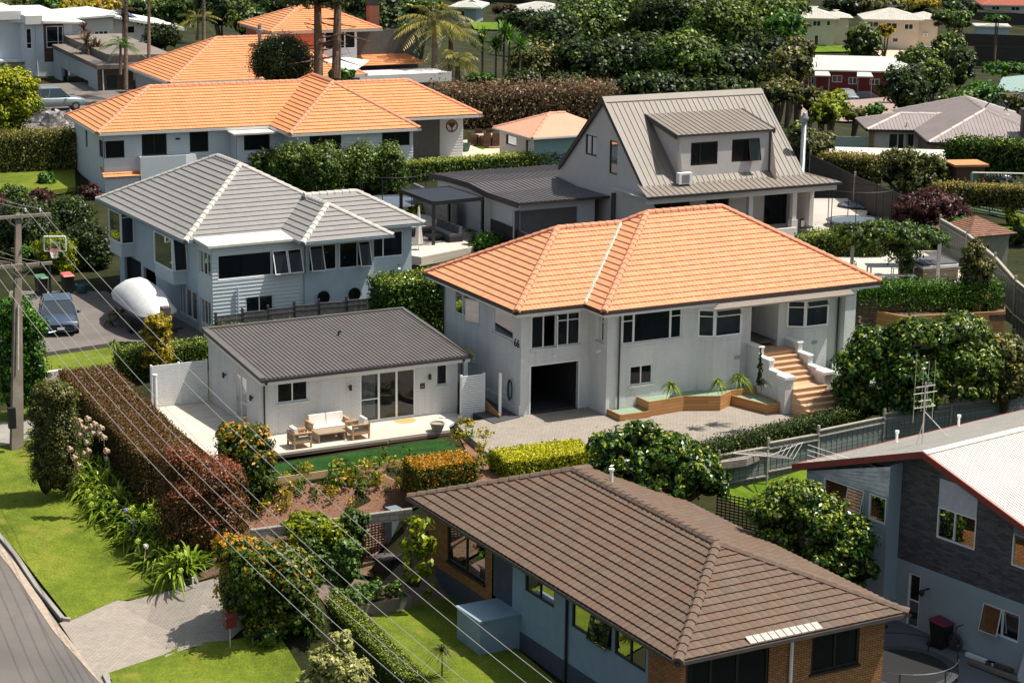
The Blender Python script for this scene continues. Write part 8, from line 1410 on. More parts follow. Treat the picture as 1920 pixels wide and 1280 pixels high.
mt=MB();a_=S.g(765,787,zd);mt.face([S.P(a_[0]-.45+.45*math.cos(t_)+.3,-.42+.36*math.sin(t_)if math.sin(t_)<0 else-.42,zd+.012)for t_ in np.linspace(math.pi,2*math.pi,12)]+[S.P(a_[0]+.3,-.14,zd+.012),S.P(a_[0]-.6,-.14,zd+.012)]);solo(mt,'door_mat',mat('coir',lin((190,154,92)),.95,.1,20),'half round coir door mat outside the sliding door','door mat')
# pergola, sofa, umbrella on the neighbour's deck
pg=[G(752,355,4.05),G(813,378,4.05),G(905,369,4.05),G(842,349,4.05)];zD=1.55;t=thing('black_pergola','black flat louvred pergola on four square posts above the outdoor sofa','pergola',(pg[0]+pg[2])/2-[0,0,2.5]);mb=MB()
for i in range(4):p,q=pg[i],pg[(i+1)%4];d=q-p;L=np.linalg.norm(d);d/=L;mb.box((p+q)/2-[0,0,.1],(L+.12,.12,.22),d,np.cross(d,[0,0,1.]))
mb.build('beam',M_dark,t)
for p in pg:b_=MB();b_.box(p-[0,0,1.35],(.15,.15,2.5),H.A,H.B);b_.build('post',M_dark,t)
lv=MB();n=34
for i in range(n):a=pg[0]+(pg[3]-pg[0])*(i+.5)/n;b=pg[1]+(pg[2]-pg[1])*(i+.5)/n;d=b-a;L=np.linalg.norm(d);d/=L;lv.box((a+b)/2-[0,0,.04],(L-.1,.085,.02),d,H.A*.9+np.array([0,0,.45]),np.cross(d,H.A*.9+np.array([0,0,.45])))
lv.build('louvres',mat('louvre_slate',(.04,.042,.055),.4),t)
sheet('deck',[G(700,440,zD),G(712,470,zD),G(790,482,zD),G(892,462,zD),G(900,440,zD),G(845,405,zD),G(760,400,zD)],M_deck,.5,0);dw=MB();
def lump(fr,parts,name,label,cat,m,z):t=thing(name,label,cat,fr.P(0,0,z));[(lambda b_:(b_.lb(fr,*q),b_.build(n_,m_,t)))(MB())for n_,m_,q in parts];return t
q=G(868,453,zD);OF_=Fr((q[0],q[1],0),28.3);M_ch=mat('charcoal_cushion',lin((78,78,84)),.9,.1,4);M_chd=mat('dark_wicker',lin((44,42,46)),.8)
t=lump(OF_,[('base',M_chd,(-.85,.0,0,3.2,zD,zD+.32)),('base',M_chd,(-2.6,-.85,2.4,3.2,zD,zD+.32)),('seat_cushion',M_ch,(-.83,-.12,.02,3.0,zD+.32,zD+.46)),('seat_cushion',M_ch,(-2.6,-.83,2.42,3.0,zD+.32,zD+.46))],'corner_sofa','charcoal corner sofa with four back cushions under the black pergola','sofa',M_ch,zD)
for i in range(4):b_=MB();b_.hexa([OF_.P(-.28,.04+i*.75,zD+.46),OF_.P(-.05,.04+i*.75,zD+.46),OF_.P(-.05,.72+i*.75,zD+.46),OF_.P(-.28,.72+i*.75,zD+.46),OF_.P(-.18,.08+i*.75,zD+.86),OF_.P(0,.08+i*.75,zD+.86),OF_.P(0,.68+i*.75,zD+.86),OF_.P(-.18,.68+i*.75,zD+.86)]);b_.build('back_cushion',M_ch,t)
q=G(815,450,zD);lump(Fr((q[0],q[1],0),28.3),[('table_top',M_chd,(-.5,.5,-.4,.4,zD+.2,zD+.32)),('base',M_chd,(-.3,.3,-.25,.25,zD,zD+.2))],'low_table','low dark square table in front of the corner sofa','table',M_ch,zD)
def brolly(label,x,y,z,h_,col,r=.22):q=G(x,y,z);t=thing('closed_umbrella',label,'umbrella',q,'closed umbrellas');mb=MB();mb.bar(q,q+[0,0,h_],.025,6);mb.build('pole',M_white,t);mb=MB();n=12;A=[q+np.array([math.cos(a)*r*(1+.25*(k%2)),math.sin(a)*r*(1+.25*(k%2)),.35])for k,a in enumerate(np.linspace(0,6.283,n,endpoint=False))];Bq=[q+np.array([math.cos(a)*.05,math.sin(a)*.05,h_-.1])for a in np.linspace(0,6.283,n,endpoint=False)];[mb.face([A[i],A[(i+1)%n],Bq[(i+1)%n],Bq[i]])for i in range(n)];mb.face(Bq);mb.build('folded_canopy',mat('brolly_'+str(col[0]),lin(col),.9,.08,3),t)
brolly('closed cream umbrella beside the wall at the end of the grey roofed house',785,468,zD,2.5,(220,210,200));brolly('closed beige umbrella in front of the grey bungalow windows',1697,292,-1.6,2.9,(206,188,172));brolly('closed grey umbrella above the mauve hedge',1012,186,.4,2.2,(150,148,154))
pot('tall dark pot at the end of the corner sofa',885,458,zD,.3,.6,M_dark)
# trampolines
def tramp(label,x,y,z,rx,ry,h_,net=0,yaw=0.,mc=(84,94,108)):
 q=G(x,y,z);t=thing('trampoline',label,'trampoline',q,'trampolines');n=28;P_=[q+np.array([math.cos(a)*rx*math.cos(yaw)-math.sin(a)*ry*math.sin(yaw),math.cos(a)*rx*math.sin(yaw)+math.sin(a)*ry*math.cos(yaw),h_])for a in np.linspace(0,2*math.pi,n,endpoint=False)];mb=MB();mb.face([q+(p-q)*np.array([.86,.86,1])for p in P_]);mb.build('mat',mat('tramp_mat'+str(mc[0]),lin(mc),.6),t);mb=MB()
 for i in range(n):a,b=P_[i],P_[(i+1)%n];c0,c1=q+(a-q)*np.array([.86,.86,1]),q+(b-q)*np.array([.86,.86,1]);mb.face([a+[0,0,.02],b+[0,0,.02],c1+[0,0,.02],c0+[0,0,.02]]);mb.bar(a,b,.03,4)
 mb.build('padding',mat('tramp_pad',lin((60,62,70)),.6),t)
 for i in range(0,n,4):l_=MB();l_.bar(P_[i],P_[i]*[1,1,0]+[0,0,z],.025,4);l_.build('leg',M_dark,t)
 if net:
  nb=MB()
  for i in range(0,n,4):nb.bar(P_[i],P_[i]+[0,0,net],.025,4)
  nb.tube([p+np.array([0,0,net])for p in P_+P_[:1]],.015,3);nb.build('net_poles',M_dark,t)
 return t
tramp('large oval trampoline with tall net poles on the paved terrace',1609,432,1.9,1.9,1.5,.6,1.9);tramp('dark covered trampoline behind the large oval one',1622,402,1.7,1.7,1.2,.6);tramp('round trampoline half hidden behind the grey tiled roof',735,398,1.3,2.1,2.1,.7,1.8);tramp('black trampoline at the lower right beside the brown house',1690,1275,-3.6,1.9,1.9,.5,.5,mc=(22,23,26))
# spa, terrace table, gazebo
q=G(1752,522,3.1);t=thing('spa_pool','square spa pool with grey panelled sides, white rim and dark lid','spa pool',q);SP=Fr((q[0]-.2,q[1]+.2,0),20);mb=MB();mb.lb(SP,-1.0,1.0,-1.0,1.0,3.1,3.8);mb.build('side_panels',plank_mat('spa_panel',lin((112,100,90)),lin((124,112,100)),.3),t);mb=MB();mb.lb(SP,-1.06,1.06,-1.06,1.06,3.8,3.93);mb.build('rim',mat('spa_rim',lin((206,208,212)),.4),t);mb=MB();mb.lb(SP,-.95,.95,-.95,.95,3.93,4.01);mb.build('cover',mat('spa_cover',lin((84,82,86)),.7),t)
M_wp2=mat('white_furniture',lin((222,224,228)),.5,.05);q=G(1668,524,3.1);TT=Fr((q[0],q[1],0),5);t=thing('terrace_table','long white outdoor dining table under the vine covered pergola','table',q);mb=MB();mb.lb(TT,-1.2,1.2,-.45,.45,3.8,3.85);mb.build('table_top',M_wp2,t)
for a in(-1.1,1.04):
 for b in(-.38,.32):l_=MB();l_.lb(TT,a,a+.07,b,b+.07,3.1,3.8);l_.build('leg',M_wp2,t)
mb=MB();mb.lb(TT,-1.0,1.0,-1.1,-.8,3.5,3.55);[mb.lb(TT,a,a+.06,-1.05,-.85,3.1,3.5)for a in(-.9,.84)];solo(mb,'bench',M_wp2,'white bench on the near side of the terrace table','bench')
def xchair(label,a,b,rot):c=TT.P(a,b,0);fr=Fr((c[0],c[1],0),rot);t=thing('cross_back_chair',label,'chair',fr.P(0,0,3.1),'white cross back chairs');mb=MB();mb.lb(fr,-.22,.22,-.22,.22,3.53,3.57);mb.build('seat',M_wp2,t);mb=MB();mb.bar(fr.P(-.2,.2,3.57),fr.P(-.2,.26,4.0),.018,4);mb.bar(fr.P(.2,.2,3.57),fr.P(.2,.26,4.0),.018,4);mb.bar(fr.P(-.22,.26,4.0),fr.P(.22,.26,4.0),.03,4);mb.bar(fr.P(-.2,.22,3.63),fr.P(.2,.26,3.97),.014,4);mb.bar(fr.P(.2,.22,3.63),fr.P(-.2,.26,3.97),.014,4);mb.build('backrest',M_wp2,t);[(lambda l_:(l_.lb(fr,x_,x_+.04,y_,y_+.04,3.1,3.53),l_.build('leg',M_wp2,t)))(MB())for x_ in(-.2,.16)for y_ in(-.2,.16)]
xchair('white cross back chair at the left end of the terrace table',-1.5,.1,95);xchair('white cross back chair behind the right half of the terrace table',.5,.75,5);xchair('second white cross back chair behind the terrace table',1.0,.75,5);xchair('white cross back chair at the right end of the terrace table',1.55,-.2,-80)
for x,y0,y1,lb in((1596,520,452,'white timber pergola post left of the terrace table'),(1757,540,468,'white timber pergola post right of the terrace table')):q=G(x,y0-4,3.1);mb=MB();mb.box(q+[0,0,1.1],(.16,.16,2.3));solo(mb,'pergola_post',mat('pergola_white',lin((210,206,200)),.7,.1,5),lb,'post','pergola posts')
q=G(1835,490,2.6);GZ=Fr((q[0],q[1]+1.5,0),25);t=thing('garden_gazebo','small gazebo with brown shingle pyramid roof behind the curved fence','gazebo',GZ.P(0,0,1.9));rf=MB();zg0=G(1835,443,4.1)[2];hip_roof(GZ,rf,MB(),-1.6,1.6,-1.6,1.6,4.0,.5,kw=dict(course=.16,lift=.03),caps_on=False);rf.build('shingle_roof',tile_mat('shingles',[(112,74,56),(140,98,76),(126,86,66)],.3,.16),t);mb=MB();mb.lb(GZ,-1.3,1.3,-1.3,1.3,1.5,3.95);mb.build('walls',mat('gazebo_wall',lin((130,132,112)),.8),t)
q=D(1822,332,140);CB=Fr((q[0],q[1],0),10);t=thing('play_cabin','small brown timber cabin with an orange brown flat roof beside the ivy hedge','shed',q);mb=MB();mb.lb(CB,-1.1,.9,0,1.8,q[2]-.8,q[2]+.7);mb.build('walls',mat('cabin_brown',lin((84,50,36)),.8),t);mb=MB();mb.lb(CB,-1.3,1.1,-.2,2,q[2]+.7,q[2]+.85);mb.build('flat_roof',mat('cabin_roof',lin((190,130,84)),.8),t);rw=MB();n=16;c=CB.P(.15,-.03,q[2]+.1);P_=[c+CB.A*math.cos(a)*.33+np.array([0,0,math.sin(a)*.33])for a in np.linspace(0,6.283,n,endpoint=False)];rw.face(P_);rw.build('round_window',mat('teal_glass',lin((60,110,110)),.2),t)
q=D(1830,350,136);CB=Fr((q[0],q[1],0),-2);mb=MB();zt_=q[2]+.9;[mb.bar(CB.P(a,0,zt_),CB.P(b,0,zt_),.06,4)for a,b in((-.3,6),)];mb.bar(CB.P(-.3,0,zt_),CB.P(-.3,0,zt_-1.6),.06,4);mb.bar(CB.P(1.5,0,zt_-1.2),CB.P(2.2,0,zt_),.05,4);mb.bar(CB.P(2.9,0,zt_),CB.P(3.8,0,zt_-1.2),.05,4);solo(mb,'open_carport',M_gcap,'pale metal carport frame over the dark car on the right','carport')
# patio sets by the orange roofed house
M_wic=mat('brown_wicker',lin((86,62,50)),.9,.2,20);M_irn=mat('wrought_iron',lin((70,74,80)),.5)
zP=1.35;DP=dep(G(860,290,zP));sheet('deck',[G(775,290,zP),G(780,312,zP),G(905,300,zP),G(915,285,zP),G(870,268,zP),G(800,270,zP)],mat('pine_deck',lin((206,190,160)),.8,.15,3),.35,0)
for i,(x,y,lb)in enumerate(((818,284,'left dark iron patio chair by the glass doors'),(838,280,'wide dark iron garden bench by the white wall'),(868,280,'right dark iron patio chair next to the pot'))):
 q=G(x,y,zP);fr=Fr((q[0],q[1],0),10+20*i);t=thing('iron_chair',lb,'chair',q,'iron patio chairs');w_=.3 if i!=1 else.55;mb=MB();mb.lb(fr,-w_,w_,-.25,.25,zP+.4,zP+.44);mb.build('seat',M_irn,t);mb=MB();mb.tube([fr.P(-w_*math.cos(a),.25,zP+.44+.45*math.sin(a))for a in np.linspace(0,math.pi,9)],.02,4);[mb.bar(fr.P(k*w_*.3,.25,zP+.44),fr.P(k*w_*.3,.25,zP+.85-.04*abs(k)),.012,3)for k in(-2,-1,0,1,2)];mb.build('backrest',M_irn,t)
 for sx in(-1,1):
  for sy in(-1,1):l_=MB();l_.bar(fr.P(sx*w_*.9,sy*.22,zP+.4),fr.P(sx*w_*.95,sy*.25,zP),.015,4);l_.build('leg',M_irn,t)
q=G(854,284,zP);mb=MB();mb.lathe(q,[(.2,0),(.03,.04),(.03,.68),(.4,.7),(.4,.73)],16);solo(mb,'round_table',M_irn,'round dark iron patio table between the iron chairs','table');pot('teal pot at the corner of the timber deck',873,284,zP,.35,.6,mat('teal_pot',lin((50,92,90)),.5));pot('dark bowl planter on the paving below the timber deck',903,299,1.2,.45,.3,M_dark)
q=G(918,270,1.3);WT=Fr((q[0],q[1],0),20);t=thing('wicker_table','dining table with brown wicker chairs near the pink roofed shed','table',q);mb=MB();mb.lb(WT,-1.0,1.0,-.5,.5,2.0,2.05);mb.build('table_top',mat('stone_top',lin((176,150,120)),.7),t);[(lambda l_:(l_.lb(WT,a,a+.08,b,b+.08,1.3,2.0),l_.build('leg',M_wic,t)))(MB())for a in(-.9,.82)for b in(-.4,.32)]
for i,(a,b,r_)in enumerate(((-.6,-.9,200),(.1,-.9,200),(.8,-.9,200),(-.5,.9,20),(.4,.9,20),(-1.4,0,110))):c=WT.P(a,b,0);fr=Fr((c[0],c[1],0),r_);t=thing('wicker_chair','brown wicker dining chair around the table near the pink roofed shed','chair',fr.P(0,0,1.3),'brown wicker chairs');mb=MB();mb.lb(fr,-.28,.28,-.28,.28,1.3,1.75);mb.build('seat',M_wic,t);mb=MB();mb.lb(fr,-.28,.28,.22,.3,1.75,2.3);mb.lb(fr,-.3,-.24,-.25,.25,1.75,1.95);mb.lb(fr,.24,.3,-.25,.25,1.75,1.95);mb.build('backrest',M_wic,t)
q=G(1512,438,2.2);fr=Fr((q[0],q[1],0),60);t=thing('terrace_chair','upholstered chair with cream cushion at the edge of the concrete terrace','chair',q);mb=MB();mb.lb(fr,-.3,.3,-.3,.3,2.55,2.62);mb.build('seat',M_chd,t);mb=MB();mb.lb(fr,-.3,.3,.26,.32,2.62,3.05);mb.build('backrest',M_chd,t);mb=MB();mb.lb(fr,-.26,.26,.1,.26,2.62,2.98);mb.build('cushion',M_cush,t);[(lambda l_:(l_.lb(fr,a,a+.04,b,b+.04,2.2,2.55),l_.build('leg',M_chd,t)))(MB())for a in(-.28,.24)for b in(-.28,.24)]
q=G(1488,408,2.2);fr=Fr((q[0],q[1],0),28);t=thing('verandah_sofa','mauve grey sofa in the shade of the verandah','sofa',q);mb=MB();mb.lb(fr,-.8,.8,0,.8,2.3,2.62);mb.build('seat',mat('mauve_fabric',lin((150,134,138)),.9),t);mb=MB();mb.lb(fr,-.8,.8,.6,.8,2.62,3.0);mb.build('backrest',mat('mauve_fabric',(0,0,0)),t)
# scrap / covered motorbikes next to the silver four wheel drive
for i,(x,y,lb)in enumerate(((78,222,'small trailer heap under crumpled silver tarpaulin beside the yellow green tree'),(100,228,'middle heap under crumpled pale tarpaulin beside the driveway'),(120,225,'right heap under dark and silver tarpaulin near the hedge'))):
 c=G(x,y+8,2.0);mb=MB();n,m_=14,8
 g_=[[c+np.array([math.cos(a)*(1.1-.07*k)*(1+.2*math.sin(3*a+i+k)),math.sin(a)*(.8-.05*k),.95*math.sin(k/m_*1.5)*(1+.25*math.sin(2*a+k))])for a in np.linspace(0,6.283,n,endpoint=False)]for k in range(m_+1)]
 for k in range(m_):[mb.face([g_[k][j],g_[k][(j+1)%n],g_[k+1][(j+1)%n],g_[k+1][j]])for j in range(n)]
 mb.face(g_[-1]);solo(mb,'tarpaulin_heap',mat('silver_tarp',lin((176,170,168)),.5,.5,3,col2=lin((60,56,58))),lb,'tarpaulin','tarpaulin covered heaps')
 # odds and ends by the right hand house
q=G(1790,1222,-3.6);mb=MB();c=q+[0,0,.4];mb.tube([c+RH.B*.28*math.cos(a)+np.array([0,0,.28*math.sin(a)])for a in np.linspace(0,6.283,17)],.05,6);mb.bar(c-RH.A*.15,c+RH.A*.15,.12,10);mb.bar(q,c+[0,0,.55],.02,4);mb.bar(c+[0,0,.55],c+RH.B*-.3+[0,0,.75],.02,4);solo(mb,'hose_reel',mat('reel_grey',lin((70,62,66)),.6),'garden hose reel on a stand beside the maroon lidded bin','hose reel')
for i,(x0,y0,x1,y1,m_,lb)in enumerate(((1812,1225,1865,1245,M_white,'white length of spouting lying along the blue wall'),(1818,1240,1905,1272,M_grt,'long grey timber plank lying on the concrete by the blue wall'),(1850,1240,1900,1256,M_bark,'short brown timber offcut in the pile by the blue wall'))):p,q=G(x0,y0,-3.5),G(x1,y1,-3.5);mb=MB();d=q-p;L=np.linalg.norm(d);d/=L;mb.box((p+q)/2,(L,.16,.12),d,np.cross(d,[0,0,1.]));solo(mb,'timber_offcut',m_,lb,'timber','building offcuts')
p=G(1905,1275,-3.6);mb=MB();mb.hexa([p,p+RH.B*-1.2,p+RH.B*-1.2+RH.A*.06,p+RH.A*.06,p+RH.A*.7+[0,0,2],p+RH.B*-1.2+RH.A*.7+[0,0,2],p+RH.B*-1.2+RH.A*.76+[0,0,2],p+RH.A*.76+[0,0,2]]);solo(mb,'leaning_board',mat('board_grey',lin((186,190,196)),.7),'pale grey board leaning at the bottom right corner','board')
# deck rail and barbecue at the front corner of the brown house
rl=MB();a0r_,b0r_=-1.6,2.2
for k in range(14):rl.lb(BR,-1.7+.0,-1.66,b0r_-.1-.18*k,b0r_-.05-.18*k,-5.0,-4.0)
rl.lb(BR,-1.75,-1.6,-.6,b0r_+.1,-4.0,-3.92);rl.lb(BR,-1.75,.4,b0r_,b0r_+.1,-4.0,-3.92)
for k in range(10):rl.lb(BR,-1.7+k*.2,-1.65+k*.2,b0r_,b0r_+.06,-5,-4)
solo(rl,'deck_rail',M_dark,'black timber balustrade at the front corner of the brown tiled house','railing');dkb=MB();dkb.lb(BR,-1.8,.54,-3,b0r_+.1,-5.15,-5.0);struct(dkb,'deck',M_step);bq=MB();bq.lathe(BR.P(-.6,1.2,-5.0),[(.3,0),(.32,.6),(.45,.65),(.45,.85),(.3,1.1),(.05,1.2)],14,1.3,.9);solo(bq,'barbecue',M_dark,'black hooded barbecue on the brown house deck','barbecue')
# ---------------- people ----------------
def person(label,x,y,z,hgt,yaw,shirt,shorts,skin,hair,arm=0,female=False,pants_to=.47):
 q=G(x,y,z);fr=Fr((q[0],q[1],0),yaw);t=thing('person',label,'person',q,'people by the timber wall');s_=hgt/1.75;J={}
 def j(n,a,b,c,r):J[n]=(fr.P(a*s_,b*s_,z+c*s_),r*s_)
 j('pel',0,0,.95,.14);j('chest',0,.0,1.3,.155);j('neck',0,0,1.47,.055);j('head',0,-.02,1.62,.09);j('top',0,-.01,1.7,.075)
 for k,sg in(('L',-1),('R',1)):
  j('hip'+k,sg*.09,0,.88,.1);j('knee'+k,sg*.1,-.02,.5,.06);j('ank'+k,sg*.1,.02,.09,.042);j('toe'+k,sg*.11,-.14,.04,.035);j('sh'+k,sg*.18,0,1.4,.06)
  if arm and sg==arm:j('el'+k,sg*.34,-.05,1.22,.042);j('wr'+k,sg*.2,-.2,1.3,.032);j('ha'+k,sg*.13,-.24,1.34,.035)
  else:j('el'+k,sg*.25,.02,1.13,.042);j('wr'+k,sg*.24,-.1,.9,.032);j('ha'+k,sg*.23,-.13,.82,.034)
 E=[('pel','chest'),('chest','neck'),('neck','head'),('head','top')]
 for k in 'LR':E+=[('pel','hip'+k),('hip'+k,'knee'+k),('knee'+k,'ank'+k),('ank'+k,'toe'+k),('chest','sh'+k),('sh'+k,'el'+k),('el'+k,'wr'+k),('wr'+k,'ha'+k)]
 names_=list(J);off=wl(t);me=bpy.data.meshes.new('body');me.from_pydata([tuple(J[n][0]-off)for n in names_],[(names_.index(a),names_.index(b))for a,b in E],[]);o=bpy.data.objects.new('body',me);COL.objects.link(o);sk=o.modifiers.new('s','SKIN');
 for i,n in enumerate(names_):v=me.skin_vertices[0].data[i];v.radius=(J[n][1],J[n][1]*.8 if n in('pel','chest')else J[n][1]);v.use_root=n=='pel'
 sb=o.modifiers.new('b','SUBSURF');sb.levels=sb.render_levels=2;bpy.context.view_layer.update();dg_=bpy.context.evaluated_depsgraph_get();m2=bpy.data.meshes.new_from_object(o.evaluated_get(dg_));bpy.data.objects.remove(o);m2.materials.clear()
 for c in(skin,shirt,shorts):m2.materials.append(c)
 for p in m2.polygons:
  c=p.center;zz=(c.z+off[2]-z)/s_;d2=math.hypot(c.x,c.y)/s_;p.material_index=1 if(.98<zz<1.47 and(d2<.2 or(zz>1.2 and not female)))else 2 if(pants_to<zz<=.98 and d2<.22)else 0;p.use_smooth=True
 o=bpy.data.objects.new('body',m2);COL.objects.link(o);o.parent=t;o['wl']=tuple(off);hm=MB();c=J['head'][0];hm.lathe(c+[0,0,-.02*s_],[(.098*s_,-.02),(.104*s_,.05*s_),(.085*s_,.11*s_),(.03*s_,.145*s_)],12);
 if female:hm.bar(c+fr.B*.08,c+fr.B*.11-[0,0,.3],.05,6,.02)
 hm.build('hair',hair,t,smooth=True);nm=MB();fc=c-fr.B*.1*s_;nm.bar(fc+[0,0,.01],fc-fr.B*.02-[0,0,.03],.012,4);[nm.bar(fc+fr.A*e_*s_+[0,0,.02],fc+fr.A*e_*s_-fr.B*.004+[0,0,.02],.01,4)for e_ in(-.035,.035)];nm.build('face',skin,t)
M_skin=mat('skin_tan',lin((196,130,96)),.6,.05);M_hair=mat('hair_brown',lin((90,58,40)),.7);M_blk=mat('cloth_black',lin((34,34,40)),.9);M_wsh=mat('cloth_white',lin((222,222,228)),.9,.08,10)
person('person in black top and white shorts standing on the timber edge beside the house',1602,667,1.18,1.55,200,M_blk,M_wsh,M_skin,M_hair,female=True);person('person in dark t-shirt standing behind the one in white shorts',1608,660,1.2,1.72,190,M_blk,mat('cloth_grey',lin((70,70,80)),.9),M_skin,M_hair,arm=-1)
# ---------------- more ground surfaces ----------------
M_bark2=mat('bark_mulch',lin((142,106,82)),.95,.5,22,bump=.9,bscale=30,col2=lin((84,52,42)));M_dirt=mat('dry_soil',lin((112,88,66)),.95,.4,10,bump=.6,col2=lin((70,52,40)))
M_pink=mat('pink_paving',lin((206,176,150)),.85,.1,2);M_terr=mat('terrace_concrete',lin((178,170,160)),.85,.08,1.2,dirt=lin((156,148,138)));M_yard=mat('yard_concrete',lin((108,112,118)),.9,.15,1,dirt=lin((84,88,94)))
xs=np.r_[np.arange(-900,-80,60),np.arange(-80,-32,3.),np.arange(-32,32,.7),np.arange(32,120,2.),np.arange(120,1000,60)];ys=np.r_[np.arange(20,56,4),np.arange(56,108,.7),np.arange(108,170,2.),np.arange(170,460,8),np.arange(460,2200,80)]
GX,GY=np.meshgrid(xs,ys);ZZ=gh(GX.ravel(),GY.ravel()).reshape(GX.shape);ZZ=np.clip(ZZ,-18,8)
me=bpy.data.meshes.new('ground');nx,ny=len(xs),len(ys)
me.from_pydata([(float(a),float(b),float(c))for a,b,c in zip(GX.ravel(),GY.ravel(),ZZ.ravel())],[],[(j*nx+i,j*nx+i+1,(j+1)*nx+i+1,(j+1)*nx+i)for j in range(ny-1)for i in range(nx-1)])
M_lawn=grass_mat('lawn_grass',lin((88,106,30)),lin((118,132,40)),lin((140,144,54)),.35,spots=lin((134,126,58)))
M_lawn2=grass_mat('lawn_far',lin((78,108,20)),lin((108,134,30)),lin((128,148,42)),.3)
M_turf=grass_mat('artificial_turf',lin((30,62,22)),lin((42,80,30)),lin((58,96,40)),1.2)
M_rough=grass_mat('rough_ground',lin((32,34,18)),lin((52,56,28)),lin((74,66,42)),.25)
me.materials.append(M_rough);go=bpy.data.objects.new('ground',me);COL.objects.link(go);go['kind']='structure';me.polygons.foreach_set('use_smooth',[True]*len(me.polygons))
M_asph=mat('asphalt',lin((108,101,97)),.9,.16,1.2,bump=.5,bscale=60,dirt=lin((84,79,76)))
M_asph2=mat('driveway_asphalt',lin((112,104,98)),.9,.14,1.5,bump=.4,bscale=60,dirt=lin((92,86,82)))
drape('road',[(-60,985),(-3,1018),(30,1058),(112,1182),(130,1205),(215,1300),(-60,1300)],M_asph,.07)
drape('driveway',[(112,1175),(220,1130),(300,1118),(412,1090),(470,1090),(520,1130),(430,1205),(330,1228),(190,1285)],M_pave,.09)
drape('verge',[(-60,780),(60,770),(90,900),(215,1010),(330,1110),(300,1120),(220,1134),(132,1168),(30,1040),(-3,1003),(-60,960)],M_lawn,.1)
drape('verge',[(205,1266),(330,1226),(430,1205),(520,1190),(600,1300),(215,1300)],M_lawn,.1)
def kerb(pix,w_=.16,h_=.16,name='kerb'):
 mb=MB();Ps=[gpt(x,y)for x,y in pix]
 for p,q in zip(Ps[:-1],Ps[1:]):
  p=np.array([p[0],p[1],gh(p[0],p[1])[0]+.07]);q=np.array([q[0],q[1],gh(q[0],q[1])[0]+.07]);d=q-p;L=np.linalg.norm(d);d/=L;s_=np.cross(d,[0,0,1.]);s_/=np.linalg.norm(s_);mb.box((p+q)/2+np.array([0,0,.0]),(L,w_,h_*1.6),d,s_,np.cross(s_,d))
 struct(mb,name,M_conc)
kerb([(-40,970),(-2,1010),(30,1050),(70,1108),(118,1172),(132,1172)]);kerb([(196,1276),(206,1292),(230,1320)])
drape('kerb_channel',[(-40,980),(-2,1021),(30,1062),(112,1183),(200,1285),(188,1288),(98,1186),(22,1074),(-10,1034),(-40,1000)],mat('channel_concrete',lin((168,150,134)),.9,.2,4),.085)
sheet('driveway',pz_([(856,796),(985,768),(1180,700),(1600,640),(1640,760),(1400,860),(1250,880),(1100,895),(962,895),(930,862)],-.05),M_pave,.3,0)
sheet('driveway',pz_([(55,665),(225,640),(330,640),(400,625),(390,560),(260,470),(130,500),(20,540),(0,640)],-.2),M_asph2,.25,0)
sheet('lawn',pz_([(55,672),(225,648),(330,655),(300,690),(60,700)],-.16),M_lawn,.3,0)
ST=[S.P(.2,-2.56,-.27),S.P(7.6,-2.52,-.27),S.P(8.1,-3.9,-.3),S.P(-.4,-4.9,-.35)]
sheet('lawn',[G(500,872,-.3),G(830,822,-.25),G(872,846,-.28),G(512,897,-.36)],M_turf,.2,0)
eb=MB();p,q=G(506,903,-.36),G(876,849,-.28);d=q-p;L=np.linalg.norm(d);d/=L;eb.box((p+q)/2,(L,.05,.28),d,np.cross(d,[0,0,1.]));struct(eb,'lawn_edging',mat('pine_edging',lin((196,164,120)),.8))
drape('bark_bed',[(395,900),(470,895),(505,900),(700,878),(878,855),(850,800),(920,850),(962,905),(900,925),(772,962),(470,1002),(400,960)],M_bark2,.05)
drape('soil_bed',[(60,870),(200,985),(330,1108),(410,1085),(480,1085),(560,1060),(470,1000),(395,905),(150,700),(60,740)],M_dirt,.04)
drape('bank_bed',[(470,1004),(772,964),(760,1030),(590,1060),(480,1070)],M_dirt,.045)
drape('yard_soil',[(560,1070),(780,1030),(840,1100),(850,1180),(620,1150)],mat('yard_paving',lin((110,92,82)),.9,.3,5),.05)
drape('back_lawn',[(640,1165),(740,1140),(850,1120),(1060,1300),(770,1300)],M_lawn,.07)
drape('right_lawn',[(1330,900),(1440,880),(1540,860),(1600,880),(1600,960),(1400,960),(1340,930)],M_lawn2,.07)
drape('right_yard',[(1560,960),(1690,1120),(1960,1240),(1960,1330),(1640,1330),(1560,1100)],M_yard,.06)
sheet('lawn',pz_([(-40,318),(140,312),(142,350),(60,362),(-40,350)],1.0),M_lawn,.3,0)
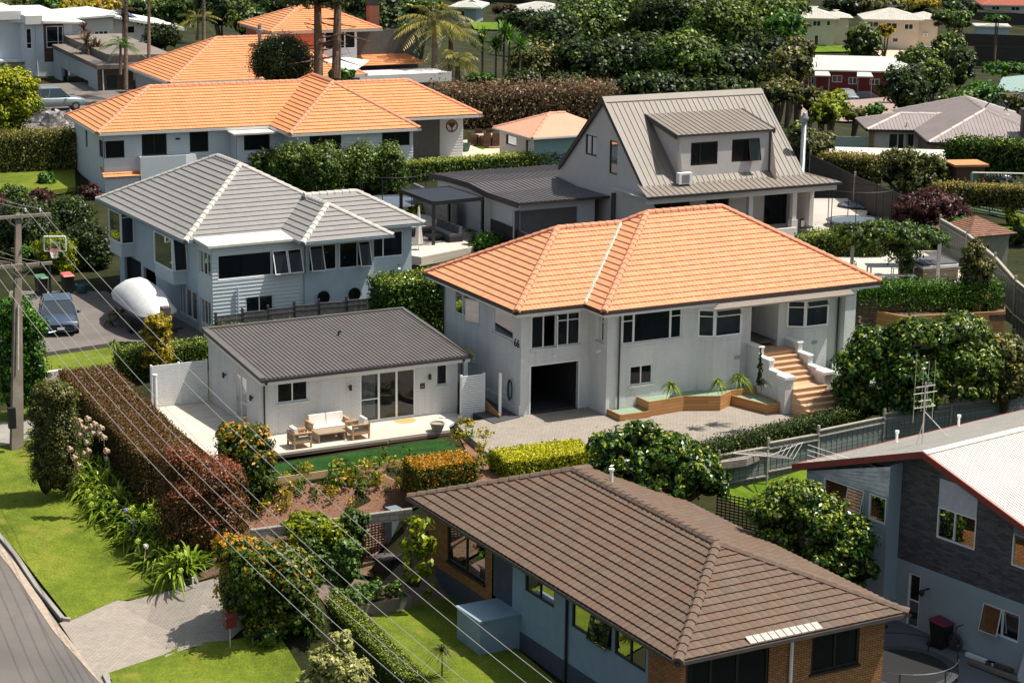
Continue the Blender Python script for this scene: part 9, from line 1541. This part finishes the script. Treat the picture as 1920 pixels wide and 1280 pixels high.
sheet('driveway',pz_([(30,160),(260,150),(260,215),(140,240),(20,245)],2.05),M_asph2,.3,0)
sheet('paving',pz_([(770,270),(880,262),(960,262),(1000,290),(960,312),(760,325)],1.15),M_pink,.3,0)
sheet('lawn',pz_([(885,308),(900,282),(945,262),(915,252),(890,258),(960,300)],1.2)[:5],M_lawn,.05,0)
sheet('terrace',pz_([(1395,400),(1440,372),(1640,372),(1600,445),(1490,470),(1405,452)],2.18),M_terr,.4,0)
sheet('terrace_deck',pz_([(1560,470),(1790,470),(1860,530),(1845,548),(1600,548),(1560,520)],3.08),M_deck,.4,0)
sheet('garden_bed',pz_([(1590,580),(1885,570),(1885,589),(1694,594),(1597,574)],2.45),M_dirt,.3,0)
sheet('side_garden',pz_([(1560,650),(1600,625),(1700,645),(1700,700),(1640,720),(1560,700)],1.1),M_pebble,.3,0)
sheet('lawn',pz_([(1770,385),(1960,392),(1960,430),(1800,425)],.5),M_lawn2,.4,0)
sheet('side_path',[H.P(-.1,-.2,-.02),H.P(-1.6,-.6,-.02),H.P(-1.9,3.5,.05),H.P(-1.2,8,.1),H.P(-.1,8,.1)],mat('dark_gravel',lin((72,70,74)),.95,.3,12),.3,0)
drape('parking',[(1490,185),(1680,185),(1700,215),(1600,232),(1500,225)],mat('red_asphalt',lin((150,128,118)),.9,.1,.4),.25)
drape('far_lawn',[(1490,88),(1600,90),(1600,100),(1500,100)],M_lawn2,.3);drape('far_drive',[(1640,98),(1790,92),(1800,104),(1660,118)],M_pink,.3);drape('far_lawn',[(880,44),(960,46),(960,60),(890,58)],M_lawn2,.3)
drape('house_path',[(-60,800),(62,790),(66,830),(-60,850)],M_conc,.12)
rp=MB();rp.hexa([H.P(-1.0,3.3,.0),H.P(-.95,3.3,.0),H.P(-.95,.0,.0),H.P(-1.0,.0,.0),H.P(-1.0,3.3,.9),H.P(-.95,3.3,.9),H.P(-.95,.0,.1),H.P(-1.0,.0,.1)]);solo(rp,'ramp_board',M_wood,'honey timber board sloping down the side path of house 66','edging')
